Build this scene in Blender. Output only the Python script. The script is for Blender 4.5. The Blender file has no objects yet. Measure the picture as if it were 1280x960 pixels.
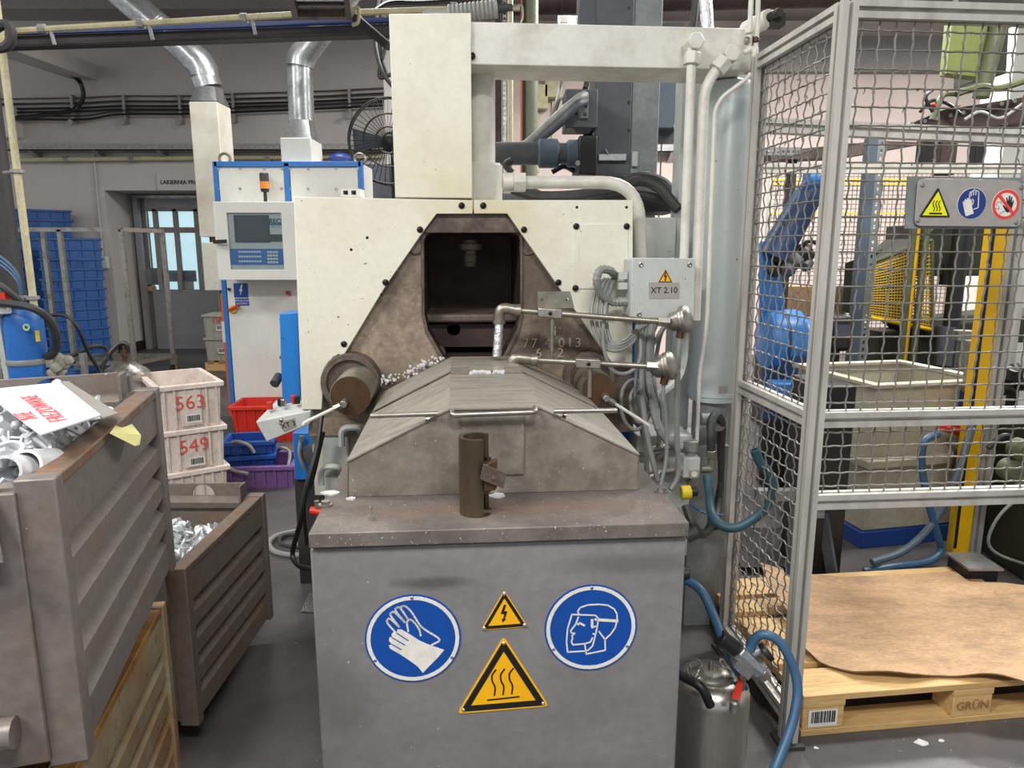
import bpy, bmesh, math, random
from mathutils import Vector, Matrix, Euler, noise as mnoise

random.seed(7)
scene = bpy.context.scene
COL = scene.collection
V = Vector
PI = math.pi

# ------------------------------------------------------------------ camera
CAM_H, PITCH, FPX, IMW, IMH = 1.55, math.radians(10.7), 887.0, 1280, 960
cam_data = bpy.data.cameras.new('camera')
cam_data.sensor_width = 36.0
cam_data.lens = FPX / IMW * 36.0
cam_data.clip_start = 0.05
cam = bpy.data.objects.new('camera', cam_data)
cam.location = (0, 0, CAM_H)
cam.rotation_euler = (PI / 2 - PITCH, 0, 0)
COL.objects.link(cam)
scene.camera = cam

# ------------------------------------------------------------------ world, large lights, exposure
world = bpy.data.worlds.new('hall_fill')  # even ambient fill, added through the unbuilt side and rear walls
scene.world = world
world.use_nodes = True
wb = world.node_tree.nodes['Background']
wb.inputs[0].default_value = (0.93, 0.97, 1.0, 1)
wb.inputs[1].default_value = 0.6
scene.view_settings.view_transform = 'Standard'
scene.view_settings.look = 'None'
scene.view_settings.exposure = 0.2
scene.view_settings.gamma = 1.0
scene.view_settings.use_curve_mapping = False
ADDED_LAMPS = [  # x, y, z, power (W) of added ceiling lamps, unseen above the frame, the strongest brighten the right back wall: each one hangs in a fixture built by lamp() below
    (-2.2, -0.6, 4.1, 170), (0.6, -0.9, 4.1, 125), (-2.6, 2.2, 4.3, 60),
    (2.9, 3.6, 4.3, 150), (2.0, 6.9, 4.4, 350), (-1.5, 6.0, 4.5, 95), (-5.0, 3.0, 4.3, 95), (5.6, 6.9, 4.4, 350)]

# ------------------------------------------------------------------ pixels -> rays, frames
CP, SP = math.cos(PITCH), math.sin(PITCH)
def ray(px, py):
    x, y = (px - IMW / 2) / FPX, -(py - IMH / 2) / FPX
    return V((x, CP + y * SP, y * CP - SP))
CAM = V((0, 0, CAM_H))
def PY(px, py, Y):
    d = ray(px, py); return CAM + d * (Y / d.y)
def PZ(px, py, z):
    d = ray(px, py); return CAM + d * ((z - CAM_H) / d.z)

class Frame:
    def __init__(s, org, ang):
        s.o, s.a = V(org), ang
        s.R = Matrix.Rotation(ang, 3, 'Z'); s.Ri = s.R.transposed()
    def w(s, p): return s.o + s.R @ V(p)
    def l(s, p): return s.Ri @ (V(p) - s.o)
    def v(s, px, py, v):                      # pixel at depth v of this frame
        o, d = s.Ri @ (CAM - s.o), s.Ri @ ray(px, py)
        return o + d * ((v - o.y) / d.y)
    def u(s, px, py, u):
        o, d = s.Ri @ (CAM - s.o), s.Ri @ ray(px, py)
        return o + d * ((u - o.x) / d.x)
    def z(s, px, py, z): return s.l(PZ(px, py, z))
W = Frame((0, 0, 0), 0)
_a, _b = PZ(385, 667, 0.95), PZ(862, 653, 0.95)
F = Frame((_a.x, _a.y, 0), math.atan2(_b.y - _a.y, _b.x - _a.x))   # the machine's own axes
TW = (_b - _a).length                                              # width of the furnace table

# ------------------------------------------------------------------ materials
def rgb(r, g, b):
    f = lambda c: ((c / 255 + 0.055) / 1.055) ** 2.4 if c > 10 else c / 255 / 12.92
    return (f(r), f(g), f(b), 1)
MATS = {}
def M(name, col, rough=0.5, metal=0.0, dirt=None, damt=0.5, dscale=3.0, dlow=0.45, dhigh=0.7, fine=0.08, fscale=40.0,
      speck=None, sscale=120.0, sth=0.7, bump=0.0, bscale=60.0, stretch=(1, 1, 1), emit=None, alpha=None, trans=0.0, rvar=0.15, ior=None, spots=(), scr=None):
    m = bpy.data.materials.new(name); MATS[name] = m
    m.use_nodes = True
    nt = m.node_tree; N, L = nt.nodes, nt.links
    b = N['Principled BSDF']
    b.inputs['Roughness'].default_value = rough
    b.inputs['Metallic'].default_value = metal
    if ior: b.inputs['IOR'].default_value = ior
    if trans: b.inputs['Transmission Weight'].default_value = trans
    if emit:
        b.inputs['Emission Color'].default_value = rgb(*emit[:3]); b.inputs['Emission Strength'].default_value = emit[3]
    c = rgb(*col)
    b.inputs['Base Color'].default_value = c
    if fine == 0 and not dirt and not speck and not bump: return m
    tc = N.new('ShaderNodeTexCoord'); mp = N.new('ShaderNodeMapping'); oi = N.new('ShaderNodeObjectInfo')
    L.new(tc.outputs['Object'], mp.inputs['Vector'])
    mp.inputs['Scale'].default_value = stretch
    mul = N.new('ShaderNodeVectorMath'); mul.operation = 'SCALE'; mul.inputs[0].default_value = (37, 17, 11)
    L.new(oi.outputs['Random'], mul.inputs['Scale']); L.new(mul.outputs[0], mp.inputs['Location'])
    def nz(sc, det=5, rg=0.6):
        n = N.new('ShaderNodeTexNoise'); n.inputs['Scale'].default_value = sc; n.inputs['Detail'].default_value = det
        n.inputs['Roughness'].default_value = rg; L.new(mp.outputs[0], n.inputs['Vector']); return n.outputs['Fac']
    def ramp(src, lo, hi, a=0.0, bb=1.0):
        r = N.new('ShaderNodeMapRange'); r.inputs[1].default_value = lo; r.inputs[2].default_value = hi
        r.inputs[3].default_value = a; r.inputs[4].default_value = bb; L.new(src, r.inputs[0]); return r.outputs[0]
    def mix(fac, a, bcol, kind='MIX'):
        x = N.new('ShaderNodeMix'); x.data_type = 'RGBA'; x.blend_type = kind
        if hasattr(fac, 'links'): L.new(fac, x.inputs[0])
        else: x.inputs[0].default_value = fac
        for s, t in ((a, 6), (bcol, 7)):
            if hasattr(s, 'links'): L.new(s, x.inputs[t])
            else: x.inputs[t].default_value = s
        return x.outputs[2]
    cur = c
    if fine:
        f = ramp(nz(fscale, 4), 0.3, 0.7)
        lo = tuple(x * (1 - 2 * fine) for x in c[:3]) + (1,); hi = tuple(min(1, x * (1 + 1.2 * fine)) for x in c[:3]) + (1,)
        cur = mix(f, lo, hi)
    if dirt:
        d = ramp(nz(dscale, 7, 0.65), dlow, dhigh, 0, damt)
        cur = mix(d, cur, rgb(*dirt))
        L.new(ramp(nz(dscale, 7, 0.65), dlow, dhigh, rough, min(1, rough + rvar)), b.inputs['Roughness'])
    for (cx, cy, cz), (rx, ry, rz), scol, samt in spots:      # stains with a place and shape of their own
        d = N.new('ShaderNodeVectorMath'); d.operation = 'SUBTRACT'; L.new(tc.outputs['Object'], d.inputs[0]); d.inputs[1].default_value = (cx, cy, cz)
        e = N.new('ShaderNodeVectorMath'); e.operation = 'DIVIDE'; L.new(d.outputs[0], e.inputs[0]); e.inputs[1].default_value = (rx, ry, rz)
        g = N.new('ShaderNodeVectorMath'); g.operation = 'LENGTH'; L.new(e.outputs[0], g.inputs[0])
        ad = N.new('ShaderNodeMath'); ad.operation = 'MULTIPLY_ADD'; L.new(nz(9, 5, 0.65), ad.inputs[0]); ad.inputs[1].default_value = 1.1; L.new(g.outputs['Value'], ad.inputs[2])
        cur = mix(ramp(ad.outputs[0], 0.85, 1.55, samt, 0.0), cur, rgb(*scol))
    if scr:
        ms = N.new('ShaderNodeMapping'); L.new(tc.outputs['Object'], ms.inputs['Vector']); ms.inputs['Scale'].default_value = scr[1]; ms.inputs['Rotation'].default_value = (0, scr[3], 0)
        n2 = N.new('ShaderNodeTexNoise'); n2.inputs['Scale'].default_value = 1.0; n2.inputs['Detail'].default_value = 3; L.new(ms.outputs[0], n2.inputs['Vector'])
        cur = mix(ramp(n2.outputs['Fac'], scr[2], scr[2] + 0.04, 0, 0.7), cur, rgb(*scr[0]))
    if speck:
        sp = ramp(nz(sscale, 2, 0.5), sth, sth + 0.02)
        cur = mix(sp, cur, rgb(*speck))
    if hasattr(cur, 'links'): L.new(cur, b.inputs['Base Color'])
    if bump:
        bn = N.new('ShaderNodeBump'); bn.inputs['Strength'].default_value = bump; bn.inputs['Distance'].default_value = 0.01
        L.new(nz(bscale, 4), bn.inputs['Height']); L.new(bn.outputs[0], b.inputs['Normal'])
    return m

M('cream', (222, 219, 203), 0.42, dirt=(176, 160, 120), damt=0.35, dscale=2.2, dlow=0.5, dhigh=0.8, speck=(60, 55, 48), sscale=75, sth=0.745, fine=0.03, scr=((186, 176, 150), (60, 60, 3), .72, .5),
  spots=[((.44, 1.1, 1.62), (.30, .5, .24), (192, 176, 122), .5), ((.28, 1.1, 1.82), (.2, .5, .2), (206, 194, 150), .3), ((.12, 1.1, 1.15), (.2, .5, .3), (196, 182, 150), .4)])
M('cream_dirty', (210, 207, 194), 0.5, dirt=(150, 132, 98), damt=0.5, dscale=2.5, speck=(50, 45, 40), sscale=70, sth=0.74, fine=0.05)
M('cabinet_white', (214, 214, 207), 0.4, dirt=(175, 170, 155), damt=0.35, dscale=2, fine=0.02)
M('machine_grey', (186, 190, 186), 0.4, dirt=(140, 140, 132), damt=0.4, dscale=3, speck=(40, 40, 42), sscale=45, sth=0.76, fine=0.03)
M('cyl_grey', (184, 196, 196), 0.32, dirt=(205, 196, 188), damt=0.4, dscale=2, speck=(25, 28, 30), sscale=34, sth=0.76, fine=0.03)
M('post_grey', (128, 138, 138), 0.4, dirt=(95, 100, 100), damt=0.4, dscale=3, fine=0.03)
M('panel_grey', (131, 130, 130), 0.42, dirt=(96, 93, 90), damt=0.55, dscale=2.4, speck=(178, 176, 172), sscale=60, sth=0.76, fine=0.06, bump=0.05, bscale=90, scr=((164, 162, 158), (6, 6, 90), .715, .35),
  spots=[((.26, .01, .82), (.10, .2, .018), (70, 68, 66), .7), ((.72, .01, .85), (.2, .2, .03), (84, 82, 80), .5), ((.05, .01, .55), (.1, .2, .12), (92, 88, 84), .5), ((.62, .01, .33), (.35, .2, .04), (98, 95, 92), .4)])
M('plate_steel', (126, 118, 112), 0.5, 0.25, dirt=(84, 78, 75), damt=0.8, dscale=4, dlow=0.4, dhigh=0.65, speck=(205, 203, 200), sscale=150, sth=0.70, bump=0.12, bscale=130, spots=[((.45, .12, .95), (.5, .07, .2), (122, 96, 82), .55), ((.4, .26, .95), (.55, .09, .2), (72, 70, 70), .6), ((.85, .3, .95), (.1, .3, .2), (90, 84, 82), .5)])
M('hood_steel', (146, 138, 127), 0.5, 0.3, dirt=(92, 84, 75), damt=0.8, dscale=9, dlow=0.38, dhigh=0.68, speck=(190, 186, 178), sscale=90, sth=0.74, fine=0.1, bump=0.04)
M('hood_top', (160, 154, 144), 0.45, 0.3, dirt=(112, 105, 96), damt=0.8, dscale=4, stretch=(1.2, 7, 7), speck=(206, 200, 190), sscale=60, sth=0.72, fine=0.14, fscale=40)
M('cast_iron', (158, 142, 124), 0.55, 0.2, dirt=(88, 74, 68), damt=0.9, dscale=4.5, dlow=0.38, dhigh=0.62, speck=(196, 184, 164), sscale=70, sth=0.72, fine=0.16, bump=0.25, bscale=45,
  spots=[((.50, 1.14, 1.45), (.26, .5, .22), (70, 56, 52), .75), ((.22, 1.14, 1.05), (.2, .5, .06), (140, 116, 84), .6), ((.70, 1.14, 1.38), (.1, .5, .12), (84, 70, 64), .6)])
M('cast_dark', (70, 54, 52), 0.65, 0.2, dirt=(28, 20, 20), damt=0.8, dscale=5, fine=0.15, bump=0.3, bscale=50)
M('cast_rim', (106, 92, 84), 0.55, 0.3, dirt=(46, 38, 36), damt=0.8, dscale=7, fine=0.15, bump=0.15)
M('cast_worn', (182, 168, 148), 0.5, 0.3, fine=0.15)
M('bronze', (104, 92, 74), 0.32, 0.75, dirt=(60, 52, 42), damt=0.7, dscale=8, stretch=(1, 1, 0.3), fine=0.1)
M('brown_disc', (92, 68, 48), 0.45, 0.5, dirt=(50, 38, 30), damt=0.6, dscale=12)
M('steel', (168, 164, 156), 0.32, 0.85, dirt=(110, 104, 94), damt=0.6, dscale=14)
M('steel_pipe', (158, 154, 142), 0.36, 0.8, dirt=(108, 100, 84), damt=0.7, dscale=16)
M('bright_steel', (205, 203, 198), 0.22, 0.95, dirt=(150, 146, 138), damt=0.5, dscale=12)
M('stainless', (190, 186, 178), 0.27, 0.95, dirt=(150, 145, 138), damt=0.35, dscale=6, stretch=(6, 6, 0.4), fine=0.05)
M('alu', (196, 192, 185), 0.38, 0.25, dirt=(120, 116, 110), damt=0.5, dscale=5, stretch=(3, 3, 0.5), fine=0.05)
M('groove', (70, 68, 66), 0.6, 0.4)
M('white_paint', (214, 211, 202), 0.4, dirt=(160, 152, 138), damt=0.45, dscale=9, fine=0.03)
M('black', (24, 24, 25), 0.45, fine=0.1)
M('soot', (16, 14, 14), 0.8, fine=0.1)
M('rubber', (46, 48, 49), 0.55, dirt=(80, 80, 78), damt=0.35, dscale=20)
M('dark_grey', (72, 76, 82), 0.5, dirt=(112, 114, 116), damt=0.35, dscale=4, speck=(150, 150, 150), sscale=60, sth=0.77)
M('mid_grey', (128, 134, 134), 0.5, dirt=(92, 96, 96), damt=0.5, dscale=3.5, speck=(45, 45, 46), sscale=50, sth=0.77)
M('slate', (82, 96, 108), 0.5, fine=0.06)
M('bolt_black', (38, 36, 36), 0.35, 0.6, fine=0)
M('conduit_grey', (140, 141, 138), 0.5, 0.1, dirt=(98, 98, 96), damt=0.5, dscale=20)
M('sign_blue', (6, 72, 158), 0.35, dirt=(10, 58, 130), damt=0.5, dscale=25, speck=(170, 185, 205), sscale=150, sth=0.79, fine=0.03)
M('sign_white', (226, 222, 214), 0.45, dirt=(180, 172, 160), damt=0.4, dscale=30, fine=0.03)
M('sign_yellow', (244, 180, 8), 0.4, dirt=(215, 155, 10), damt=0.4, dscale=20, fine=0.03)
M('sign_lime', (232, 230, 20), 0.4, fine=0.02)
M('sign_black', (22, 21, 22), 0.45, fine=0.05)
M('sign_red', (222, 62, 50), 0.4, fine=0.02)
M('sign_navy', (24, 52, 122), 0.4, fine=0.02)
M('label_plate', (172, 166, 160), 0.4, 0.4, fine=0.04)
M('machine_blue', (32, 118, 196), 0.42, dirt=(24, 92, 160), damt=0.5, dscale=5, speck=(20, 30, 50), sscale=70, sth=0.77, fine=0.04)
M('trim_blue', (38, 110, 186), 0.4, fine=0.04)
M('crate_white', (220, 207, 199), 0.55, dirt=(160, 138, 124), damt=0.55, dscale=6, fine=0.06)
M('crate_red', (206, 46, 30), 0.42, dirt=(150, 34, 24), damt=0.5, dscale=6, fine=0.04)
M('crate_blue', (22, 70, 148), 0.45, dirt=(14, 48, 110), damt=0.5, dscale=7, fine=0.05)
M('crate_blue2', (32, 84, 150), 0.5, dirt=(18, 54, 106), damt=0.5, dscale=5, fine=0.05)
M('crate_purple', (116, 82, 138), 0.5, dirt=(74, 46, 88), damt=0.5, dscale=7, fine=0.05)
M('crate_grey', (164, 160, 150), 0.5, dirt=(120, 116, 104), damt=0.5, dscale=5)
M('bin_steel', (120, 112, 107), 0.42, 0.2, dirt=(118, 88, 68), damt=0.6, dscale=6, dlow=0.52, dhigh=0.75, speck=(170, 164, 158), sscale=60, sth=0.77, fine=0.09, bump=0.08, bscale=50)
M('bin_steel2', (116, 106, 99), 0.5, 0.2, dirt=(122, 92, 66), damt=0.7, dscale=7, dlow=0.5, dhigh=0.72, fine=0.1, bump=0.08)
M('bin_edge', (120, 106, 96), 0.5, 0.25, dirt=(122, 86, 58), damt=0.75, dscale=14, dlow=0.42, dhigh=0.62, fine=0.12, bump=0.1)
M('bin_yellow', (166, 150, 122), 0.55, 0.1, dirt=(150, 96, 44), damt=0.8, dscale=5, dlow=0.44, dhigh=0.66, speck=(110, 84, 60), sscale=30, sth=0.68, fine=0.1, bump=0.08)
M('bin_yellow_rim', (176, 130, 60), 0.5, 0.1, dirt=(122, 80, 50), damt=0.85, dscale=6, dlow=0.42, dhigh=0.62, fine=0.1, bump=0.1)
M('zinc', (228, 230, 232), 0.3, 0.25, dirt=(150, 156, 162), damt=0.5, dscale=25, fine=0.08)
M('zinc2', (206, 209, 212), 0.38, 0.25, dirt=(130, 135, 140), damt=0.5, dscale=25, fine=0.08)
M('paper', (208, 204, 206), 0.6, dirt=(205, 198, 198), damt=0.4, dscale=8, fine=0.02)
M('paper_yellow', (228, 222, 150), 0.6, fine=0.03)
M('ink_red', (222, 92, 98), 0.6, fine=0)
M('ink_redd', (200, 84, 74), 0.6, fine=0)
M('floor', (92, 88, 87), 0.38, dirt=(62, 59, 61), damt=0.85, dscale=1.3, dlow=0.36, dhigh=0.66, speck=(170, 168, 166), sscale=75, sth=0.755, fine=0.1, fscale=14, bump=0.05, bscale=30, rvar=0.2)
M('floor_red', (112, 92, 88), 0.45, dirt=(70, 64, 64), damt=0.8, dscale=2.2, speck=(170, 165, 160), sscale=80, sth=0.76, fine=0.1)
M('wall', (190, 184, 180), 0.8, dirt=(166, 160, 158), damt=0.5, dscale=0.7, speck=(120, 112, 108), sscale=14, sth=0.775, fine=0.03, bump=0.08, bscale=12)
M('wall_pink', (206, 190, 183), 0.8, dirt=(186, 170, 164), damt=0.5, dscale=0.8, fine=0.03)
M('ceiling', (150, 146, 144), 0.85, dirt=(126, 122, 120), damt=0.5, dscale=0.8)
M('door_grey', (138, 139, 141), 0.5, dirt=(120, 121, 122), damt=0.4, dscale=2)
M('reveal', (140, 134, 130), 0.8, dirt=(110, 104, 100), damt=0.5, dscale=2)
M('beam_dark', (54, 50, 52), 0.6, dirt=(38, 34, 36), damt=0.6, dscale=2)
M('conduit_cream', (190, 182, 148), 0.5, dirt=(140, 130, 98), damt=0.5, dscale=8)
M('galv', (176, 178, 180), 0.28, 0.8, dirt=(112, 114, 118), damt=0.6, dscale=9, fine=0.1)
M('tray', (150, 148, 146), 0.5, 0.4)
M('wood', (208, 172, 116), 0.65, dirt=(166, 124, 76), damt=0.6, dscale=5, stretch=(0.6, 8, 8), fine=0.1, fscale=30, bump=0.08)
M('wood_dark', (158, 120, 74), 0.7, dirt=(110, 80, 48), damt=0.6, dscale=5, stretch=(0.6, 8, 8), fine=0.1)
M('cardboard', (184, 148, 110), 0.75, dirt=(122, 104, 86), damt=0.75, dscale=4.5, dlow=0.44, dhigh=0.72, speck=(80, 62, 46), sscale=40, sth=0.76, stretch=(1, 2.5, 1), fine=0.14, fscale=60, bump=0.15, bscale=14)
M('cardboard_edge', (128, 98, 70), 0.8, fine=0.15, fscale=120)
M('tank_cream', (186, 180, 160), 0.5, dirt=(150, 142, 120), damt=0.5, dscale=3)
M('tank_blue', (26, 66, 142), 0.45, fine=0.05)
M('post_yellow', (240, 188, 10), 0.4, dirt=(205, 150, 10), damt=0.3, dscale=10, fine=0.03)
M('robot_blue', (52, 128, 206), 0.35, dirt=(36, 96, 166), damt=0.4, dscale=5)
M('robot_dark', (34, 62, 104), 0.4, fine=0.06)
M('olive', (88, 92, 62), 0.55, dirt=(54, 58, 42), damt=0.7, dscale=4)
M('olive_light', (112, 120, 64), 0.5, dirt=(90, 98, 48), damt=0.5, dscale=6, stretch=(6, 6, 0.5))
M('olive_dark', (46, 50, 36), 0.55, dirt=(28, 30, 24), damt=0.6, dscale=5)
M('mesh_yellow', (176, 144, 40), 0.5, fine=0.06)
M('wire_grey', (140, 136, 130), 0.42, 0.35, dirt=(84, 78, 70), damt=0.6, dscale=30, fine=0.08)
M('lint', (118, 106, 92), 0.9, fine=0.1)
M('hose_blue', (54, 92, 124), 0.4, dirt=(34, 60, 84), damt=0.6, dscale=10)
M('hose_teal', (44, 76, 88), 0.45, dirt=(40, 66, 76), damt=0.6, dscale=12)
M('gas_blue', (30, 98, 176), 0.4, dirt=(22, 72, 134), damt=0.4, dscale=5)
M('orange', (214, 100, 36), 0.45, fine=0.04)
M('amber', (224, 130, 40), 0.3, fine=0.02)
M('red_plastic', (196, 48, 34), 0.35, fine=0.02)
M('yellow_plastic', (214, 190, 40), 0.4, fine=0.03)
M('screen', (70, 72, 84), 0.2, fine=0.04, fscale=8)
M('screen_frame', (52, 54, 58), 0.4, fine=0)
M('hmi_face', (196, 200, 200), 0.4, fine=0.02)
M('key', (214, 216, 216), 0.5, fine=0)
M('green_label', (44, 92, 78), 0.4, fine=0.03)
M('green_pale', (170, 206, 170), 0.4, fine=0.03)
M('orange_lid', (198, 96, 60), 0.4, fine=0.03)
M('foil', (214, 214, 216), 0.25, 0.9, bump=0.6, bscale=70, fine=0.05)
M('frost', (204, 226, 232), 0.4, emit=(200, 225, 235, 0.85), fine=0.1, fscale=3)
M('lamp_tube', (235, 234, 230), 0.4, fine=0)
M('reflector', (200, 198, 190), 0.2, 0.8, fine=0)
def glass(name, tint, rough=0.03):
    m = bpy.data.materials.new(name); MATS[name] = m; m.use_nodes = True
    N, L = m.node_tree.nodes, m.node_tree.links
    out = N['Material Output']; N.remove(N['Principled BSDF'])
    t = N.new('ShaderNodeBsdfTransparent'); t.inputs[0].default_value = tint
    g = N.new('ShaderNodeBsdfGlossy'); g.inputs['Roughness'].default_value = rough
    fr = N.new('ShaderNodeFresnel'); fr.inputs[0].default_value = 1.45
    x = N.new('ShaderNodeMixShader'); L.new(fr.outputs[0], x.inputs[0]); L.new(t.outputs[0], x.inputs[1]); L.new(g.outputs[0], x.inputs[2])
    L.new(x.outputs[0], out.inputs[0])
M('pillar_green', (120, 124, 106), 0.5, dirt=(92, 96, 82), damt=0.5, dscale=4)
glass('pane', (0.9, 0.94, 0.94, 1))

# ------------------------------------------------------------------ mesh builder
def spline(pts, n=6, closed=False):
    P = [V(p) for p in pts]
    if len(P) < 3: return P
    out = []; m = len(P)
    rng = range(m) if closed else range(m - 1)
    for i in rng:
        if closed: a, b, c, d = P[(i - 1) % m], P[i], P[(i + 1) % m], P[(i + 2) % m]
        else:
            b, c = P[i], P[i + 1]
            a = P[i - 1] if i else b + (b - c); d = P[i + 2] if i + 2 < m else c + (c - b)
        for k in range(n):
            t = k / n
            out.append(0.5 * ((2 * b) + (c - a) * t + (2 * a - 5 * b + 4 * c - d) * t * t + (3 * b - a - 3 * c + d) * t ** 3))
    if not closed: out.append(P[-1])
    return out
def fillet(pts, r, n=6):
    """polyline with its corners rounded off"""
    P = [V(p) for p in pts]; out = [P[0]]
    for i in range(1, len(P) - 1):
        a, b, c = P[i - 1], P[i], P[i + 1]
        d1, d2 = (a - b), (c - b); k = min(r, d1.length * .49, d2.length * .49)
        p, q = b + d1.normalized() * k, b + d2.normalized() * k
        for j in range(n + 1):
            t = j / n; out.append(p * (1 - t) ** 2 + b * 2 * t * (1 - t) + q * t * t)
    out.append(P[-1]); return out
def basis(d):
    d = V(d).normalized()
    a = V((0, 0, 1)) if abs(d.z) < 0.9 else V((1, 0, 0))
    x = a.cross(d).normalized(); return x, d.cross(x).normalized(), d
class MB:
    def __init__(s): s.v, s.f, s.m, s.mi = [], [], [], 0
    def _f(s, idx): s.f.append(idx); s.m.append(s.mi)
    def hexa(s, p):          # p: 4 of the one face, then the 4 opposite, both in the same order
        b = len(s.v); s.v += [V(x) for x in p]
        for q in ((3, 2, 1, 0), (4, 5, 6, 7), (0, 1, 5, 4), (1, 2, 6, 5), (2, 3, 7, 6), (3, 0, 4, 7)): s._f([b + i for i in q])
        return s
    def box(s, x0, x1, y0, y1, z0, z1):
        return s.hexa([(x0, y0, z0), (x1, y0, z0), (x1, y1, z0), (x0, y1, z0), (x0, y0, z1), (x1, y0, z1), (x1, y1, z1), (x0, y1, z1)])
    def obox(s, c, x, y, z):  # centre, three half-extent vectors
        c, x, y, z = V(c), V(x), V(y), V(z)
        return s.hexa([c - x - y - z, c + x - y - z, c + x + y - z, c - x + y - z, c - x - y + z, c + x - y + z, c + x + y + z, c - x + y + z])
    def bar(s, a, b, w, h, up=(0, 0, 1)):
        a, b = V(a), V(b); d = (b - a); x = d.cross(V(up)).normalized(); y = x.cross(d).normalized()
        return s.obox((a + b) / 2, x * w / 2, d / 2, y * h / 2)
    def prism(s, poly, off):
        P = [V(p) for p in poly]; off = V(off); n = len(P); b = len(s.v)
        s.v += P + [p + off for p in P]
        s._f([b + i for i in range(n)][::-1]); s._f([b + n + i for i in range(n)])
        for i in range(n): j = (i + 1) % n; s._f([b + i, b + j, b + n + j, b + n + i])
        return s
    def flat(s, poly):
        b = len(s.v); s.v += [V(p) for p in poly]; s._f(list(range(b, b + len(poly)))); return s
    def cyl(s, a, b_, r0, r1=None, n=16, caps=True):
        a, b_ = V(a), V(b_); r1 = r0 if r1 is None else r1
        x, y, d = basis(b_ - a); b = len(s.v)
        for p, r in ((a, r0), (b_, r1)):
            for i in range(n): t = 2 * PI * i / n; s.v.append(p + (x * math.cos(t) + y * math.sin(t)) * r)
        for i in range(n): j = (i + 1) % n; s._f([b + i, b + j, b + n + j, b + n + i])
        if caps: s._f([b + i for i in range(n)][::-1]); s._f([b + n + i for i in range(n)])
        return s
    def tube(s, path, r, n=8, closed=False, caps=True, rf=None):
        P = [V(p) for p in path]; m = len(P); b = len(s.v)
        tan = [(P[(i + 1) % m] - P[i - 1]) if closed or 0 < i < m - 1 else (P[1] - P[0] if i == 0 else P[-1] - P[-2]) for i in range(m)]
        x, y, d = basis(tan[0])
        for i in range(m):
            t = tan[i].normalized(); x = (x - t * x.dot(t)); x = x.normalized() if x.length > 1e-6 else basis(t)[0]; y = t.cross(x)
            rr = rf(i / (m - 1), i) if rf else r
            for k in range(n): q = 2 * PI * k / n; s.v.append(P[i] + (x * math.cos(q) + y * math.sin(q)) * rr)
        for i in range(m if closed else m - 1):
            i2 = (i + 1) % m
            for k in range(n): k2 = (k + 1) % n; s._f([b + i * n + k, b + i * n + k2, b + i2 * n + k2, b + i2 * n + k])
        if caps and not closed: s._f([b + k for k in range(n)][::-1]); s._f([b + (m - 1) * n + k for k in range(n)])
        return s
    def lathe(s, prof, c, d=(0, 0, 1), n=24):   # prof: (radius, distance along d)
        c = V(c); x, y, d = basis(d); b = len(s.v)
        for r, h in prof:
            for k in range(n): q = 2 * PI * k / n; s.v.append(c + d * h + (x * math.cos(q) + y * math.sin(q)) * max(r, 1e-4))
        for i in range(len(prof) - 1):
            for k in range(n): k2 = (k + 1) % n; s._f([b + i * n + k, b + i * n + k2, b + (i + 1) * n + k2, b + (i + 1) * n + k])
        s._f([b + k for k in range(n)][::-1]); s._f([b + (len(prof) - 1) * n + k for k in range(n)])
        return s
    def ball(s, c, r, n=12, k=8, sc=(1, 1, 1)):
        c = V(c); pr = [(r * math.sin(PI * i / k), -r * math.cos(PI * i / k)) for i in range(k + 1)]
        b = len(s.v); s.lathe(pr, (0, 0, 0), n=n)
        for i in range(b, len(s.v)): p = s.v[i]; s.v[i] = c + V((p.x * sc[0], p.y * sc[1], p.z * sc[2]))
        return s
    def plate(s, outer, holes, off):
        """a flat plate (3-D coplanar outline) with holes, thickened along off"""
        from mathutils.geometry import tessellate_polygon
        loops = [[V(p) for p in outer]] + [[V(p) for p in h] for h in holes]; off = V(off)
        tri = tessellate_polygon(loops); flatp = [p for l in loops for p in l]; n = len(flatp); b = len(s.v)
        s.v += flatp + [p + off for p in flatp]
        nrm = off.normalized()
        for t in tri:
            a, c, d = (flatp[i] for i in t)
            if (c - a).cross(d - a).dot(nrm) < 0: t = t[::-1]
            s._f([b + n + i for i in t]); s._f([b + i for i in t[::-1]])
        k = 0
        for l in loops:
            for i in range(len(l)): j = (i + 1) % len(l); s._f([b + k + i, b + k + j, b + n + k + j, b + n + k + i])
            k += len(l)
        return s
    def ribbon(s, path, w, nrm, h, closed=False):
        """a flat line of width w lying on a surface with normal nrm, h thick"""
        P = [V(p) for p in path]; nrm = V(nrm).normalized(); m = len(P)
        for i in range(m if closed else m - 1):
            a, c = P[i], P[(i + 1) % m]; d = (c - a)
            if d.length < 1e-6: continue
            t = d.normalized() * w * .3; x = d.cross(nrm).normalized() * w / 2
            a2, c2 = a - t, c + t
            s.hexa([a2 - x, a2 + x, c2 + x, c2 - x, a2 - x + nrm * h, a2 + x + nrm * h, c2 + x + nrm * h, c2 - x + nrm * h])
        return s
    def mesh(s, name, mats):
        me = bpy.data.meshes.new(name)
        me.from_pydata([tuple(p) for p in s.v], [], s.f)
        for m in mats: me.materials.append(MATS[m])
        if len(mats) > 1: me.polygons.foreach_set('material_index', s.m)
        bm = bmesh.new(); bm.from_mesh(me); bmesh.ops.recalc_face_normals(bm, faces=bm.faces); bm.to_mesh(me); bm.free()
        me.polygons.foreach_set('use_smooth', [True] * len(me.polygons))
        me.set_sharp_from_angle(angle=math.radians(38))
        return me
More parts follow.
